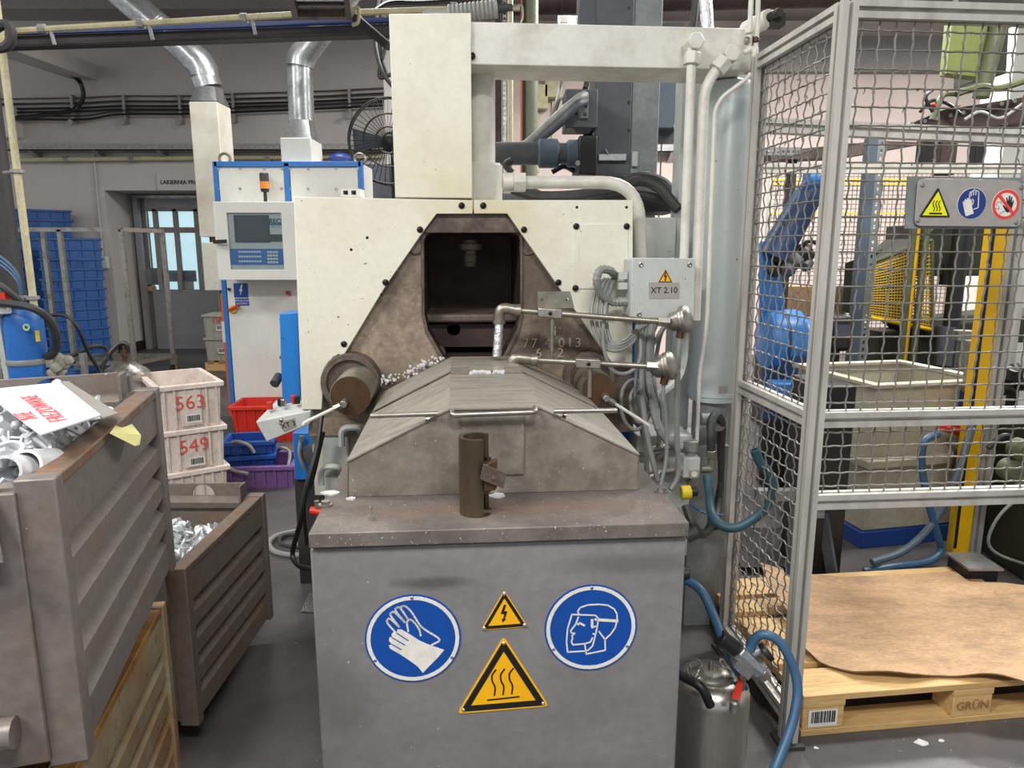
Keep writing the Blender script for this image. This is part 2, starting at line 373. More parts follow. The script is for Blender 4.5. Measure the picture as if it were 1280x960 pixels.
    def build(s, name, mat, parent=None, frame=None, bevel=0.0, bs=2):
        mats = [mat] if isinstance(mat, str) else mat
        o = bpy.data.objects.new(name, s.mesh(name, mats)); COL.objects.link(o)
        if parent is not None: o.parent = parent
        else:
            fr = frame or W; o.location = fr.o; o.rotation_euler = (0, 0, fr.a)
            TOP.append(o)
        if bevel:
            b = o.modifiers.new('bevel', 'BEVEL'); b.width = bevel; b.segments = bs; b.limit_method = 'ANGLE'; b.angle_limit = math.radians(40)
            b.harden_normals = False
        return o
TOP = []
def tag(o, label, cat, group=None):
    o['label'] = label; o['category'] = cat
    if group: o['group'] = group
    return o
def thing(name, label, cat, group=None, frame=W):
    o = bpy.data.objects.new(name, None); COL.objects.link(o); o.empty_display_size = 0.1
    o.location = frame.o; o.rotation_euler = (0, 0, frame.a); TOP.append(o)
    return tag(o, label, cat, group)
def struct(o): o['kind'] = 'structure'; return o
def lab(o, text): o['label'] = text; return o
def copy_tree(o, label=None, group=None, parent=None, name=None):
    c = o.copy(); COL.objects.link(c)
    c.parent = parent
    if parent is None: TOP.append(c)
    if label: c['label'] = label
    if group: c['group'] = group
    for ch in o.children: copy_tree(ch, parent=c)
    return c
def text(name, body, mat, size, org, xdir, ydir, parent=None, frame=None, depth=0.0015, align='CENTER', bold=0.0, spacing=1.0):
    """raised lettering: origin, reading direction, up direction"""
    cu = bpy.data.curves.new(name, 'FONT'); cu.body = body; cu.size = size; cu.align_x = align; cu.align_y = 'CENTER'
    cu.extrude = depth; cu.offset = bold; cu.resolution_u = 3; cu.space_character = spacing
    t = bpy.data.objects.new('tmp', cu); COL.objects.link(t)
    bpy.context.view_layer.update()
    me = bpy.data.meshes.new_from_object(t.evaluated_get(bpy.context.evaluated_depsgraph_get()))
    bpy.data.objects.remove(t); bpy.data.curves.remove(cu)
    x, y = V(xdir).normalized(), V(ydir).normalized(); z = x.cross(y).normalized(); y = z.cross(x)
    R = Matrix((x, y, z)).transposed().to_4x4(); R.translation = V(org)
    me.transform(R); me.materials.clear(); me.materials.append(MATS[mat]); me.name = name
    o = bpy.data.objects.new(name, me); COL.objects.link(o)
    if parent is not None: o.parent = parent
    else:
        fr = frame or W; o.location = fr.o; o.rotation_euler = (0, 0, fr.a); TOP.append(o)
    return o
def barcode(parent, c, x, y, w, h, n=14):
    """white sticker with bars: centre, reading direction, up"""
    x, y = V(x).normalized(), V(y).normalized(); nz = x.cross(y); c = V(c)
    s = MB().obox(c, x * w / 2, y * h / 2, nz * .0008).build('sticker', 'sign_white', parent)
    m = MB(); rnd = random.Random(3); p = -w * .4
    while p < w * .38:
        bw = w * rnd.choice((.02, .03, .05)); m.obox(c + x * (p + bw / 2) + y * h * .08 + nz * .0012, x * bw / 2, y * h * .34, nz * .0006); p += bw + w * rnd.choice((.02, .035))
    o = m.build('printed_bars', 'sign_black', s); return s
def perf(m, x0, x1, z0, z1, y0, y1, holes):
    """a strip in the xz plane with a row of real rectangular holes (hx0, hx1, hz0, hz1), along x or along z"""
    alongx = (x1 - x0) > (z1 - z0)
    if alongx:
        hz0, hz1 = holes[0][2], holes[0][3]; m.box(x0, x1, y0, y1, z0, hz0); m.box(x0, x1, y0, y1, hz1, z1); p = x0
        for h in holes: m.box(p, h[0], y0, y1, hz0, hz1); p = h[1]
        m.box(p, x1, y0, y1, hz0, hz1)
    else:
        hx0, hx1 = holes[0][0], holes[0][1]; m.box(x0, hx0, y0, y1, z0, z1); m.box(hx1, x1, y0, y1, z0, z1); p = z0
        for h in holes: m.box(hx0, hx1, y0, y1, p, h[2]); p = h[3]
        m.box(hx0, hx1, y0, y1, p, z1)
    return m
def disc_bolt(m, c, d, r, h):   # domed cap screw
    m.lathe([(r, 0), (r, h * .4), (r * .75, h * .85), (r * .4, h), (r * .38, h * .6)], c, d, n=10)
# ================================================================== the hall
YW = 10.6                                             # back wall
struct(MB().box(-10, 10, -5, 12.5, -0.2, 0).build('floor', 'floor'))
dl, dr, dt = PY(141, 340, YW).x, PY(300, 340, YW).x, PY(200, 238, YW).z
xs = PY(478, 100, YW).x
m = MB(); m.mi = 0
m.box(-10, dl, YW, YW + .7, 0, 5.2); m.box(dl, dr, YW, YW + .7, dt, 5.2); m.box(dr, xs, YW, YW + .7, 0, 5.2)
wb_ = struct(m.build('wall_back', 'wall'))
wr = struct(MB().box(xs, 10, YW, YW + .7, 0, 5.2).build('wall_back_right', 'wall_pink'))
struct(MB().box(-10, 10, -5, 11.3, 5.2, 5.4).build('ceiling', 'ceiling'))
z0 = PY(300, 26, YW).z
struct(MB().box(-10, 10, YW - .5, YW, z0, 5.2).build('trim_1', 'ceiling'))                       # soffit along the top of the wall
struct(MB().bar(PY(-30, 40, 7.2), PY(104, 90, YW), .34, .2).build('trim_2', 'wall'))             # slanting haunch
struct(MB().box(PY(955, 60, 9).x, 10, YW - .12, YW, PY(1000, 92, YW).z, PY(1000, 48, YW).z).build('trim_3', 'ceiling'))
struct(MB().box(dl, dl + .12, YW + .72, YW + .74, 0, .25).box(dl - .02, dl + .05, YW - .03, YW + .6, 0, .14).build('baseboard_back', 'black'))

# doorway: reveal, door leaves, glazed upper part
d = struct(MB().box(dl - .3, dr + .3, YW + .735, YW + .78, 0, dt + .3).build('wall_recess', 'reveal'))
YD = YW + .62
dg = bpy.data.objects.new('door_1', None); COL.objects.link(dg); dg['kind'] = 'structure'; TOP.append(dg)
q = lambda px, py: PY(px, py, YD)
a, b = q(180, 250), q(300, 437)
MB().box(a.x, b.x, YD, YD + .05, 0, PY(200, 362, YD).z).build('lower_panel', 'door_grey', dg, bevel=.004)
MB().box(a.x, b.x, YD, YD + .05, PY(200, 263, YD).z, dt - .02).build('head_panel', 'door_grey', dg, bevel=.004)
MB().box(q(171, 300).x, q(177, 300).x, YD - .03, YD + .05, 0, dt - .02).build('door_frame', 'door_grey', dg)
za, zb, zc_, zd = q(0, 264).z, q(0, 284).z, q(0, 291).z, q(0, 362).z
MB().box(a.x, b.x, YD, YD + .05, zc_, zb).build('glazing_bar', 'reveal', dg)
for px in (172, 196, 221, 247, 272, 292):
    x = q(px, 300).x; MB().box(x - .03, x + .03, YD - .01, YD + .06, zd - .03, za + .03).build('glazing_bar', 'reveal', dg)
MB().box(a.x, b.x, YD - .01, YD + .06, za, za + .05).build('glazing_bar', 'reveal', dg)
MB().box(a.x, b.x, YD + .02, YD + .03, zd, za).build('glass_pane', 'pane', dg)
# the bright paint shop seen through the panes
rm = bpy.data.objects.new('door_2', None)
bpy.data.objects.remove(rm)
struct(MB().box(a.x, b.x, YD + .09, YD + .11, .9, za + .04).build('window_1', 'frost'))
MB().box(q(247, 0).x, q(249.5, 0).x, YD - .09, YD - .06, 0, q(0, 250).z).build('door_pole', 'steel', dg)
MB().bar(q(166, 246), q(300, 246), .04, .04).build('door_rail', 'steel', dg)
for (x0, x1, y0, y1, mt) in ((180, 195, 358, 364, 'wood'), (223, 242, 352, 364, 'crate_white'), (180, 210, 335, 356, 'conduit_grey'), (212, 245, 338, 352, 'galv')):
    p0, p1 = PY(x0, y1, YD + .07), PY(x1, y0, YD + .07)
    tag(MB().box(p0.x, p1.x, YD + .058, YD + .085, p0.z, p1.z).build('stored_box', mt, bevel=.004),
        {'wood': 'small wooden box behind the door glass', 'crate_white': 'pale radio-sized box behind the door glass', 'conduit_grey': 'grey machine seen through the door glass', 'galv': 'silver duct box seen through the door glass'}[mt], 'box')

# sign over the doorway
s = thing('door_sign', 'grey sign lettered LAKIERNIA PRO above the doorway', 'sign')
p0, p1 = PY(197, 238, YW - .03), PY(275, 218, YW - .03)
MB().box(p0.x, p1.x, YW - .03, YW, p0.z, p1.z).build('sign_board', 'wall', s, bevel=.004)
text('lettering', 'LAKIERNIA PRO', 'sign_black', .078, (p0.x + .05, YW - .032, (p0.z + p1.z) / 2), (1, 0, 0), (0, 0, 1), s, align='LEFT', bold=.002)

# wall cables, brackets, trays and pipes
def wallcable(name, label, pts, r, mat='black', Y=YW - .06, cat='cable', group=None):
    o = MB().tube(spline([PY(x, y, Y) for x, y in pts], 5), r, 6).build(name, mat); return tag(o, label, cat, group)
runs = [(122, 'cast_rim', .010, 'thin brown cable running topmost'), (128.5, 'rubber', .014, 'grey cable just under the brown one'), (134.5, 'black', .015, 'black cable in the middle'), (139, 'black', .015, 'black cable sagging slightly'), (142.5, 'rubber', .012, 'thin dark cable second from the bottom'), (147, 'black', .015, 'black cable running lowest')]
for i, (y, mt, r, nm) in enumerate(runs):
    pts = [(-10, y + 2), (60, y + 1 + (i > 3) * 1.5), (110, y + (2 if i > 3 else 0)), (150, y - 2 - (i > 3) * 2), (230, y - 2 - (i > 3) * 2.5), (300, y - 5 - (i > 3) * 2), (400, y - 8 - (i > 3) * 3), (500, y - 13 - (i > 3) * 3)]
    wallcable('bundled_cable', nm + ' of the bundle on the back wall', pts, r, mt, YW - .05 - .012 * i, group='cables on the back wall')
for px in (88, 153, 223, 290, 436):
    y0 = 118 - max(0, px - 250) * .04
    a, b = PY(px, y0, YW - .1), PY(px, y0 + 36, YW - .1)
    m = MB().box(a.x - .018, a.x + .018, YW - .1, YW, b.z, a.z); m.lathe([(.04, 0), (.04, .03)], (a.x, YW - .18, b.z), (0, 1, 0), 8)
    tag(m.build('cable_bracket', 'tray'), 'small steel bracket holding the wall cables', 'bracket', 'cable brackets on the back wall')
tag(MB().tube(spline([PY(-5, 56, 8.5), PY(30, 70, 9), PY(78, 88, 10), PY(98, 100, 10.4), PY(104, 118, 10.45), PY(98, 132, 10.45), PY(82, 140, 10.4), PY(20, 148, 10.4)], 6), .03, 7).build('cable_loop', 'black'),
    'black cable drooping in a loop from the slanting haunch', 'cable')
def tray(x0, x1, y0, y1, label, mat='tray', Y=YW, dpt=.25, step=.09):
    t = thing('cable_tray', label, 'cable tray')
    Y -= .006; a, b = PY(x0, y0, Y - dpt), PY(x1, y1, Y - dpt); h = .09
    hl = []; x = a.x + step
    while x < b.x - step: hl.append((x, x + step * .5, a.z + h * .35, a.z + h * .65)); x += step
    perf(MB().box(a.x, b.x, Y - dpt, Y, a.z, a.z + .015), a.x, b.x, a.z, a.z + h, Y - dpt, Y - dpt + .012, hl).build('tray_channel', mat, t)
    for k in range(int((b.x - a.x) / .9) + 1):
        x = a.x + .3 + k * .9
        if x < b.x: MB().prism([(x, Y - dpt, a.z), (x, Y, a.z), (x, Y, a.z - .12)], (.06, 0, 0)).build('tray_bracket', mat, t)
    return t
tray(6, 480, 188, 182, 'slotted grey cable tray along the left back wall')
tray(812, 960, 190, 190, 'white perforated cable tray behind the grey cylinder', 'galv', step=.11)
p = thing('clipped_pipe', 'cream pipe clipped along the back wall under the tray', 'pipe')
a, b = PY(10, 200, YW - .08), PY(480, 195, YW - .08)
MB().cyl(a, b, .032, n=8).build('pipe_run', 'conduit_cream', p)
for px in (83, 165, 335, 420):
    c = PY(px, 199, YW - .08); MB().cyl(c - V((.03, 0, 0)), c + V((.03, 0, 0)), .045, n=8).build('pipe_clip', 'tray', p)
p = thing('switch_drop', 'thin conduit running down the wall to a white switch', 'conduit')
MB().cyl(PY(117, 190, YW - .03), PY(129, 326, YW - .03), .016, n=6).build('conduit', 'wall', p)
c = PY(129.5, 328, YW - .03); MB().box(c.x - .07, c.x + .07, YW - .07, YW, c.z - .09, c.z + .09).build('switch_box', 'cabinet_white', p, bevel=.01)
c = PY(10, 154, YW - .1); tag(MB().box(c.x - .2, c.x + .14, YW - .2, YW, c.z - .2, c.z + .2).box(c.x - .14, c.x + .08, YW - .215, YW - .2, c.z - .14, c.z + .14).build('meter_box', 'cabinet_white', bevel=.01), 'white box on the back wall beside the cream pole', 'wall box')

# ceiling beam with the cream conduit on it
bm_ = thing('crane_beam', 'dark steel beam crossing below the ceiling', 'beam')
YB = 5.2
a, b = PY(-60, 46, YB), PY(492, 28, YB)
h = .055
m = MB()
for (dz, w) in ((0, .1), (-h, .1)): m.bar(a + V((0, .1, dz)), b + V((0, .1, dz)), w, .014)
m.bar(a + V((0, .06, -h / 2)), b + V((0, .06, -h / 2)), .03, h)
m.build('i_section', 'beam_dark', bm_)
MB().bar(a + V((0, .02, .02)), b + V((0, .02, .02)), .03, .03).build('blue_cable', 'sign_navy', bm_)
p = thing('cream_conduit', 'cream conduit clamped along the dark ceiling beam', 'conduit')
a, b = PY(14, 39, YB - .1), PY(372, 18, YB - .1)
MB().tube([PY(-60, 36, YB - .1), a, b, PY(560, 12, YB - .1), PY(650, 10, YB - .1)], .021, 8).build('conduit_tube', 'conduit_cream', p)
for px in (53, 176, 305, 440, 567):
    c = PY(px, 38 - (px - 14) * .052, YB - .1)
    MB().cyl(c - V((.02, 0, 0)), c + V((.02, 0, 0)), .032, n=8).cyl(c + V((.05, 0, .01)), c + V((.07, 0, -.1)), .012, n=6).build('conduit_clamp', 'tray', p)
tag(MB().tube(spline([PY(-20, 45, 4.6), PY(6, 30, 4.6), PY(14, 42, 4.6), PY(8, 58, 4.6), PY(-20, 62, 4.6)], 6), .03, 8).build('beam_end_pipe', 'beam_dark'), 'dark bent pipe end hooked over the ceiling beam', 'pipe')

# the fluorescent fixture hanging in view
fx = thing('ceiling_lamp', 'brown framed louvred ceiling lamp hanging below the dark beam', 'lamp')
zl = 3.0
P0, P1, P2, P3 = PZ(366, 25, zl), PZ(440, 25, zl), PZ(430, -60, zl), PZ(345, -60, zl)
m = MB().plate([P0, P1, P2, P3], [[P0.lerp(P2, .06) + V((.02, 0, 0)), P1.lerp(P3, .06) - V((.02, 0, 0)), P2.lerp(P0, .06), P3.lerp(P1, .06)]], (0, 0, .05))
m.build('lamp_frame', 'cast_rim', fx)
MB().prism([P0.lerp(P2, .03) + V((0, 0, .05)), P1.lerp(P3, .03) + V((0, 0, .05)), P2.lerp(P0, .03) + V((0, 0, .05)), P3.lerp(P1, .03) + V((0, 0, .05))], (0, 0, .06)).build('lamp_housing', 'groove', fx)
for k in range(6):
    t0, t1 = .07 + k * .15, .07 + k * .15 + .085
    q = [P0.lerp(P3, t0), P1.lerp(P2, t0), P1.lerp(P2, t1), P0.lerp(P3, t1)]
    c = sum(q, V()) / 4
    q = [c + (x - c) * .78 + V((0, 0, .035)) for x in q]
    MB().prism(q, (0, 0, .012)).build('reflector_strip', 'reflector', fx)
MB().tube(fillet([P1 + V((.0, 0, .06)), P1 + V((.05, 0, .08)), P1 + V((.04, 0, -.02)), P1 + V((0, 0, -.03))], .03), .012, 6).build('hook', 'conduit_cream', fx)

# ceiling lamps out of view: added fixtures and lights, placed by guess to light the hall
def lamp(nm, x, y, z, power):
    t = thing('added_lamp', 'long white fluorescent fixture added out of view under the hall roof', 'lamp', 'added lamps')
    MB().box(x - .75, x + .75, y - .2, y + .2, z + .02, z + .1).build('lamp_housing', 'white_paint', t)
    for k in (-1, 1): MB().cyl((x - .7, y + k * .09, z), (x + .7, y + k * .09, z), .016, n=8).build('lamp_tube', 'lamp_tube', t)
    li = bpy.data.lights.new(nm, 'AREA'); li.shape = 'RECTANGLE'; li.size = 1.5; li.size_y = .5; li.energy = power
    li.color = (1, .985, .95)
    o = bpy.data.objects.new(nm, li); o.location = (x, y, z - .03); COL.objects.link(o); o.parent = t
for nm, l in zip(('front_left', 'front', 'left', 'right', 'cell', 'rear', 'far_left', 'cell_right'), ADDED_LAMPS): lamp('added_lamp_' + nm + '_offscreen', *l)
# ================================================================== furnace table
Fv, Fz, Fu = F.v, F.z, F.u
NF = V((0, -1, 0))                     # outward normal of every front face, in frame F
def tubeF(name, pts, r, mat, parent=None, n=8, sm=6, corr=None, frame=F, path=None):
    P = path or spline([Fv(x, y, v) for x, y, v in pts], sm)
    m = MB()
    if corr:                            # corrugated: resample and let the radius alternate
        Q = [P[0]]
        for a, b in zip(P, P[1:]):
            k = max(1, int((b - a).length / corr)); Q += [a.lerp(b, i / k) for i in range(1, k + 1)]
        m.tube(Q, r, n, rf=lambda t, i: r * (1.0 if i % 2 else .82))
    else: m.tube(P, r, n)
    return m.build(name, mat, parent, frame if parent is None else None)

tb = thing('furnace_table', 'grey steel furnace cabinet with a thick plate top and warning signs', 'furnace', frame=F)
zp = Fv(620, 679, .012).z
ul, ur = Fv(388, 700, .012).x, Fv(857, 690, .012).x
MB().box(ul, ur, .012, .80, 0, zp).build('cabinet_body', 'panel_grey', tb, bevel=.004)
MB().box(ul + .03, ur - .03, .05, .78, zp, .916).build('recessed_neck', 'panel_grey', tb)
pl_back = .86
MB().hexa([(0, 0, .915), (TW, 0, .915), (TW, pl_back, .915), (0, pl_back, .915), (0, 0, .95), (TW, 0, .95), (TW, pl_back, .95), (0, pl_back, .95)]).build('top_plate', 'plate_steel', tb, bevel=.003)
for px, py in ((407, 632), (827, 615)):
    c = Fz(px, py, .95)
    MB().lathe([(.017, 0), (.017, .004)], c, n=16).lathe([(.011, .004), (.011, .012)], c, n=6).build('hex_bolt', 'steel', tb)
c = Fz(464, 650, .95); MB().lathe([(.007, 0), (.007, .01)], c, n=6).cyl(c, c + V((0, 0, .032)), .0035, n=8).build('threaded_stud', 'bright_steel', tb)
# lumps of spilled zinc on the plate
for k, (px, py, w) in enumerate(((413, 617, .022), (622, 620, .02), (695, 612, .014), (440, 624, .012))):
    c = Fz(px, py, .95); m = MB(); rr = random.Random(k)
    pts = [c + V((math.cos(t) * w * rr.uniform(.6, 1.2), math.sin(t) * w * rr.uniform(.5, 1), 0)) for t in [i * PI / 5 for i in range(10)]]
    m.prism(pts, (0, 0, .004))
    tag(m.build('zinc_spatter', 'zinc', None, F), ('broad', 'ragged', 'small', 'narrow')[k] + ' splash of zinc set on the furnace table plate', 'zinc splash', 'zinc splashes')

# signs riveted on the front panel
VF = .012
sg = lambda px, py, d=0.0: Fv(px, py, VF) + V((0, -d, 0))
def ring(c, r0, r1, n, y):
    o = [V((c.x + math.cos(2 * PI * i / n) * r1, y, c.z + math.sin(2 * PI * i / n) * r1)) for i in range(n)]
    h = [V((c.x + math.cos(2 * PI * i / n) * r0, y, c.z + math.sin(2 * PI * i / n) * r0)) for i in range(n)]
    return o, h
def disc_sign(parent, px, py, hw, label, picto):
    c = sg(px, py); r = (sg(px + hw, py) - sg(px - hw, py)).length / 2
    base = MB().lathe([(r, 0), (r, .002)], c, NF, 40).build('round_sign', 'sign_blue', parent); lab(base, label)
    o, h = ring(c, r * .885, r * .965, 40, VF - .002); MB().plate(o, [h], (0, -.0008, 0)).build('white_ring', 'sign_white', base)
    picto(base)
    for t in (90, 210, 330):
        m = MB(); disc_bolt(m, c + V((math.cos(math.radians(t)) * r * .925, -.002, math.sin(math.radians(t)) * r * .925)), NF, .004, .002); m.build('rivet', 'steel', base)
LW = .0042
def gloves(base):
    z = lambda x, y, d=.0022: sg(450 + x / 5.333, 730 + y / 5.333, d)
    lines = [[(238, 320), (185, 258), (186, 232), (206, 232), (262, 283)], [(262, 283), (206, 208), (212, 187), (235, 188), (300, 252)],
             [(300, 252), (240, 178), (246, 156), (270, 158), (318, 228)], [(318, 228), (275, 162), (286, 144), (310, 150), (346, 186), (400, 270), (440, 305), (530, 366), (478, 403)],
             [(322, 312), (314, 252), (335, 234), (365, 256), (395, 300), (405, 340)]]
    m = MB()
    for l in lines: m.ribbon(spline([z(*p) for p in l], 4), LW, NF, .0006)
    m.build('glove_outline', 'sign_white', base)
    g = [(250, 300), (275, 298), (330, 330), (400, 375), (480, 408), (562, 435), (520, 485), (460, 545), (420, 588), (385, 545), (330, 505), (270, 465), (200, 425), (193, 405), (214, 398), (194, 375), (196, 352), (214, 350), (211, 330), (222, 318), (245, 322)]
    MB().plate([z(*p) for p in g], [], (0, -.0008, 0)).build('glove_shape', 'sign_white', base)
    m = MB()
    for a, b in (((214, 398), (275, 432)), ((214, 352), (300, 402)), ((245, 322), (322, 372))): m.ribbon([z(*a, .003), z(*b, .003)], .0022, NF, .0005)
    m.build('glove_fingers', 'sign_blue', base)
def shield(base):
    z = lambda x, y, d=.0022: sg(670 + x / 7.386, 720 + y / 7.386, d)
    m = MB()
    for l, k in (([(330, 350), (545, 358), (575, 385), (562, 470), (540, 570), (520, 640), (480, 680), (455, 687), (290, 697), (280, 600), (290, 480), (330, 350)], 1),
                 ([(392, 345), (383, 320), (410, 285), (480, 262), (580, 257), (660, 265), (720, 300), (745, 345), (748, 405)], 1),
                 ([(578, 400), (750, 410)], 2), ([(745, 412), (730, 470), (690, 530), (635, 580), (638, 680), (463, 715), (448, 622)], 1), ([(635, 580), (580, 508)], 1),
                 ([(390, 375), (365, 440), (318, 503), (326, 520), (357, 525), (330, 545), (337, 568), (325, 600), (340, 630), (450, 620), (500, 605), (520, 565)], 1),
                 ([(385, 442), (405, 430), (444, 452)], 1.4), ([(516, 400), (516, 460)], 1.8), ([(514, 472), (550, 458)], 1), ([(525, 528), (548, 535)], 1)):
        m.ribbon([z(*p) for p in l], .0034 * k, NF, .0006)
    m.lathe([(.0035, 0), (.0035, .0006)], z(550, 397), NF, 10)
    m.build('face_shield_outline', 'sign_white', base)
disc_sign(tb, 516.5, 798, 60, 'blue round sign with white protective gloves', gloves)
disc_sign(tb, 738.5, 784.5, 57.5, 'blue round sign with a head behind a face shield', shield)
def tri_sign(parent, P, S, label, picto, bolts=True, k0=.93, k1=.70, mat='sign_yellow', nrm=NF, th=.002):
    P = [V(p) for p in P]; c = sum(P, V()) / 3
    sc = lambda k: [c + (p - c) * k for p in P]
    def rnd(T, r): return fillet([(T[0] + T[1]) / 2, T[1], T[2], T[0], (T[0] + T[1]) / 2], r, 4)[:-1]
    L = (P[0] - P[1]).length
    base = MB().plate(rnd(P, L * .06), [], nrm * th).build('warning_sign', mat, parent); lab(base, label)
    up = nrm * th
    MB().plate([p + up for p in rnd(sc(k0), L * .045)], [[p + up for p in sc(k1)]], nrm * .0008).build('black_border', 'sign_black', base)
    picto(base)
    if bolts:
        for p in sc(.86): m = MB(); disc_bolt(m, p + up, nrm, .0045, .003); m.build('rivet', 'bright_steel', base)
    return base
z1 = lambda x, y, d=.0022: sg(450 + x / 5.333, 730 + y / 5.333, d)
def bolt_p(base):
    b = [(958, 135), (974, 135), (961, 178), (982, 178), (964, 230), (974, 228), (950, 252), (944, 228), (953, 230), (962, 198), (938, 194)]
    MB().plate([z1(*p) for p in b], [], (0, -.0008, 0)).build('lightning_mark', 'sign_black', base)
def heat_p(base):
    m = MB()
    for k in range(3): m.ribbon(spline([z1(x + 58 * k, y - 5 * k) for x, y in ((905, 568), (880, 605), (882, 645), (900, 685), (895, 738))], 4), .0036, NF, .0006)
    m.ribbon([z1(850, 770), z1(1060, 747)], .0036, NF, .0006)
    m.build('heat_mark', 'sign_black', base)
tri_sign(tb, [z1(962, 40, 0), z1(806, 306, 0), z1(1118, 282, 0)], 1, 'small yellow triangle sign with a lightning bolt', bolt_p)
tri_sign(tb, [z1(958, 346, 0), z1(646, 862, 0), z1(1262, 812, 0)], 1, 'large yellow triangle sign with hot surface waves', heat_p)

# ================================================================== furnace hood
hv = (Fz(434, 624, .95).y + Fz(799, 610, .95).y) / 2
hd = thing('furnace_hood', 'grey steel furnace cover with sloping sides resting on the table plate', 'furnace cover', frame=F)
sec = [Fv(434, 622, hv), Fv(434, 576, hv), Fv(561, 512, hv), Fv(676, 508, hv), Fv(799, 567, hv), Fv(799, 611, hv)]
sec[0].z = sec[5].z = .951
zt = (sec[2].z + sec[3].z) / 2; sec[2].z = sec[3].z = zt
zs = (sec[1].z + sec[4].z) / 2; sec[1].z = sec[4].z = zs
def slab(P, dv, th, name, mat): # strips of sheet from the section points P, dv deep
    m = MB()
    for a, b in zip(P, P[1:]):
        n = V(((a - b).z, 0, (b - a).x)).normalized() * -th
        if n.z > 0: n = -n
        m.hexa([a, b, b + dv, a + dv, a + n, b + n, b + dv + n, a + dv + n])
    return m.build(name, mat, hd)
h1, h2 = .50, .86
th = .004
MB().plate(sec, [], (0, .005, 0)).build('front_plate', 'hood_steel', hd, bevel=.001)
off = V((0, -.004, .001))
for nm, i in (('side_slope', 1), ('ridge_plate', 2), ('side_slope', 3)):
    slab([sec[i] + off, sec[i + 1] + off], V((0, h1, 0)), th, nm, 'hood_top')
for nm, i in (('side_wall', 0), ('side_wall', 4)): slab([sec[i], sec[i + 1]], V((0, h2, 0)), th, nm, 'hood_steel')
bk = V((0, h1 + .012, 0))
bk = V((0, h1 + .055, .0))
for nm, i in (('rear_slope', 1), ('rear_ridge', 2), ('rear_slope', 3)):
    slab([sec[i] + bk, sec[i + 1] + bk], V((0, h2 - h1 - .055, 0)), th, nm, 'hood_top')
# lifting lips on the ridge joint, handles
for t0, t1 in ((0.0, .25), (.76, 1.0)):
    a, b = sec[2].lerp(sec[3], t0) + V((0, h1 - .01, .006)), sec[2].lerp(sec[3], t1) + V((0, h1 - .01, .006))
    MB().bar(a + V((0, .03, 0)), b + V((0, .03, 0)), .075, .008).build('joint_strap', 'hood_steel', hd)
a, b = Fv(565, 519, hv - .03), Fv(670, 515, hv - .03)
MB().tube(fillet([a + V((0, .03, .004)), a, b, b + V((0, .03, .004))], .012), .0065, 10).build('front_handle', 'steel', hd)
for p0, p1, foot in (((463, 520), (547, 517), (535, 524)), ((692, 514), (771, 513), (706, 519))):
    a, b = Fv(*p0, hv - .012), Fv(*p1, hv - .012); f = Fv(*foot, hv)
    MB().cyl(a, b, .0062, n=10).cyl(f + V((0, -.012, .008)), f + V((0, .01, -.006)), .006, n=8).build('side_handle', 'steel', hd)
a, b = Fv(577, 516, hv - .006), Fv(655, 593, hv - .006)
MB().box(a.x, b.x, hv - .006, hv - .0005, b.z, a.z).build('patch_plate', 'hood_steel', hd, bevel=.0015)
# crumbs of zinc along the back of the hood and on the frame
spk = MB(); rr = random.Random(5)
for k in range(150):
    t = rr.random()
    if k < 90: c = Fv(452 + t * 98 + rr.gauss(0, 4), 488 - t * 40 + rr.gauss(0, 3), hv + .9 - .05 * rr.random())
    else: c = sec[2].lerp(sec[3], .25 + .5 * rr.random()) + V((0, h1 + rr.gauss(0, .008), .004))
    r = rr.uniform(.002, .0045); spk.obox(c, V((r, r * .3, 0)), V((-r * .3, r, .3 * r)), V((0, 0, r * .8)))
o = spk.build('zinc_crumbs', 'zinc', None, F); o['kind'] = 'stuff'; tag(o, 'bright crumbs of zinc scattered along the furnace cover', 'zinc crumbs')

# ================================================================== bronze sleeve standing on the plate
base = Fz(595, 640, .95)
R_, r_ = .0385, .028; H_ = Fv(595, 545, base.y).z - .95
sv = thing('cut_sleeve', 'bronze coloured tube with a slot cut out of its side standing on the plate', 'tube', frame=F)
m = MB(); NS = 40
def solid(t):        # angle in degrees: 0 = right, 270 = towards the table's front edge
    if 300 <= t or t < 40: return [(.0, .02 * H_), (.30 * H_, .70 * H_)] if not (330 <= t or t < 20) else [(.33 * H_, .66 * H_)]
    return [(0, H_)]
for i in range(NS):
    t0, t1 = 2 * PI * i / NS, 2 * PI * (i + 1) / NS
    for z0_, z1_ in solid((i + .5) * 360 / NS):
        q = []
        for z in (z0_, z1_):
            for r, t in ((r_, t0), (R_, t0), (R_, t1), (r_, t1)): q.append(base + V((math.cos(t) * r, math.sin(t) * r, z)))
        m.hexa(q)
me = m.build('tube_wall', 'bronze', sv)
c = base + V((.030, -.030, .62 * H_))
MB().hexa([c + V(p) for p in ((-.012, -.012, -.05), (.014, -.004, -.05), (.02, .02, -.05), (-.01, .02, -.05), (-.012, -.012, .012), (.014, -.004, .02), (.02, .02, .02), (-.01, .02, .012))]).build('bracket_block', 'brown_disc', sv, bevel=.002)
a, b = Fv(602, 589, base.y - .05), Fv(631, 601, base.y - .035)
m = MB(); m.obox((a + b) / 2, (b - a) / 2, V((0, .003, 0)), V((.004, 0, .017))); m.cyl((a + b) / 2 + V((0, -.01, 0)), (a + b) / 2 + V((0, .01, 0)), .005, n=8)
m.build('bracket_plate', 'cast_rim', sv)

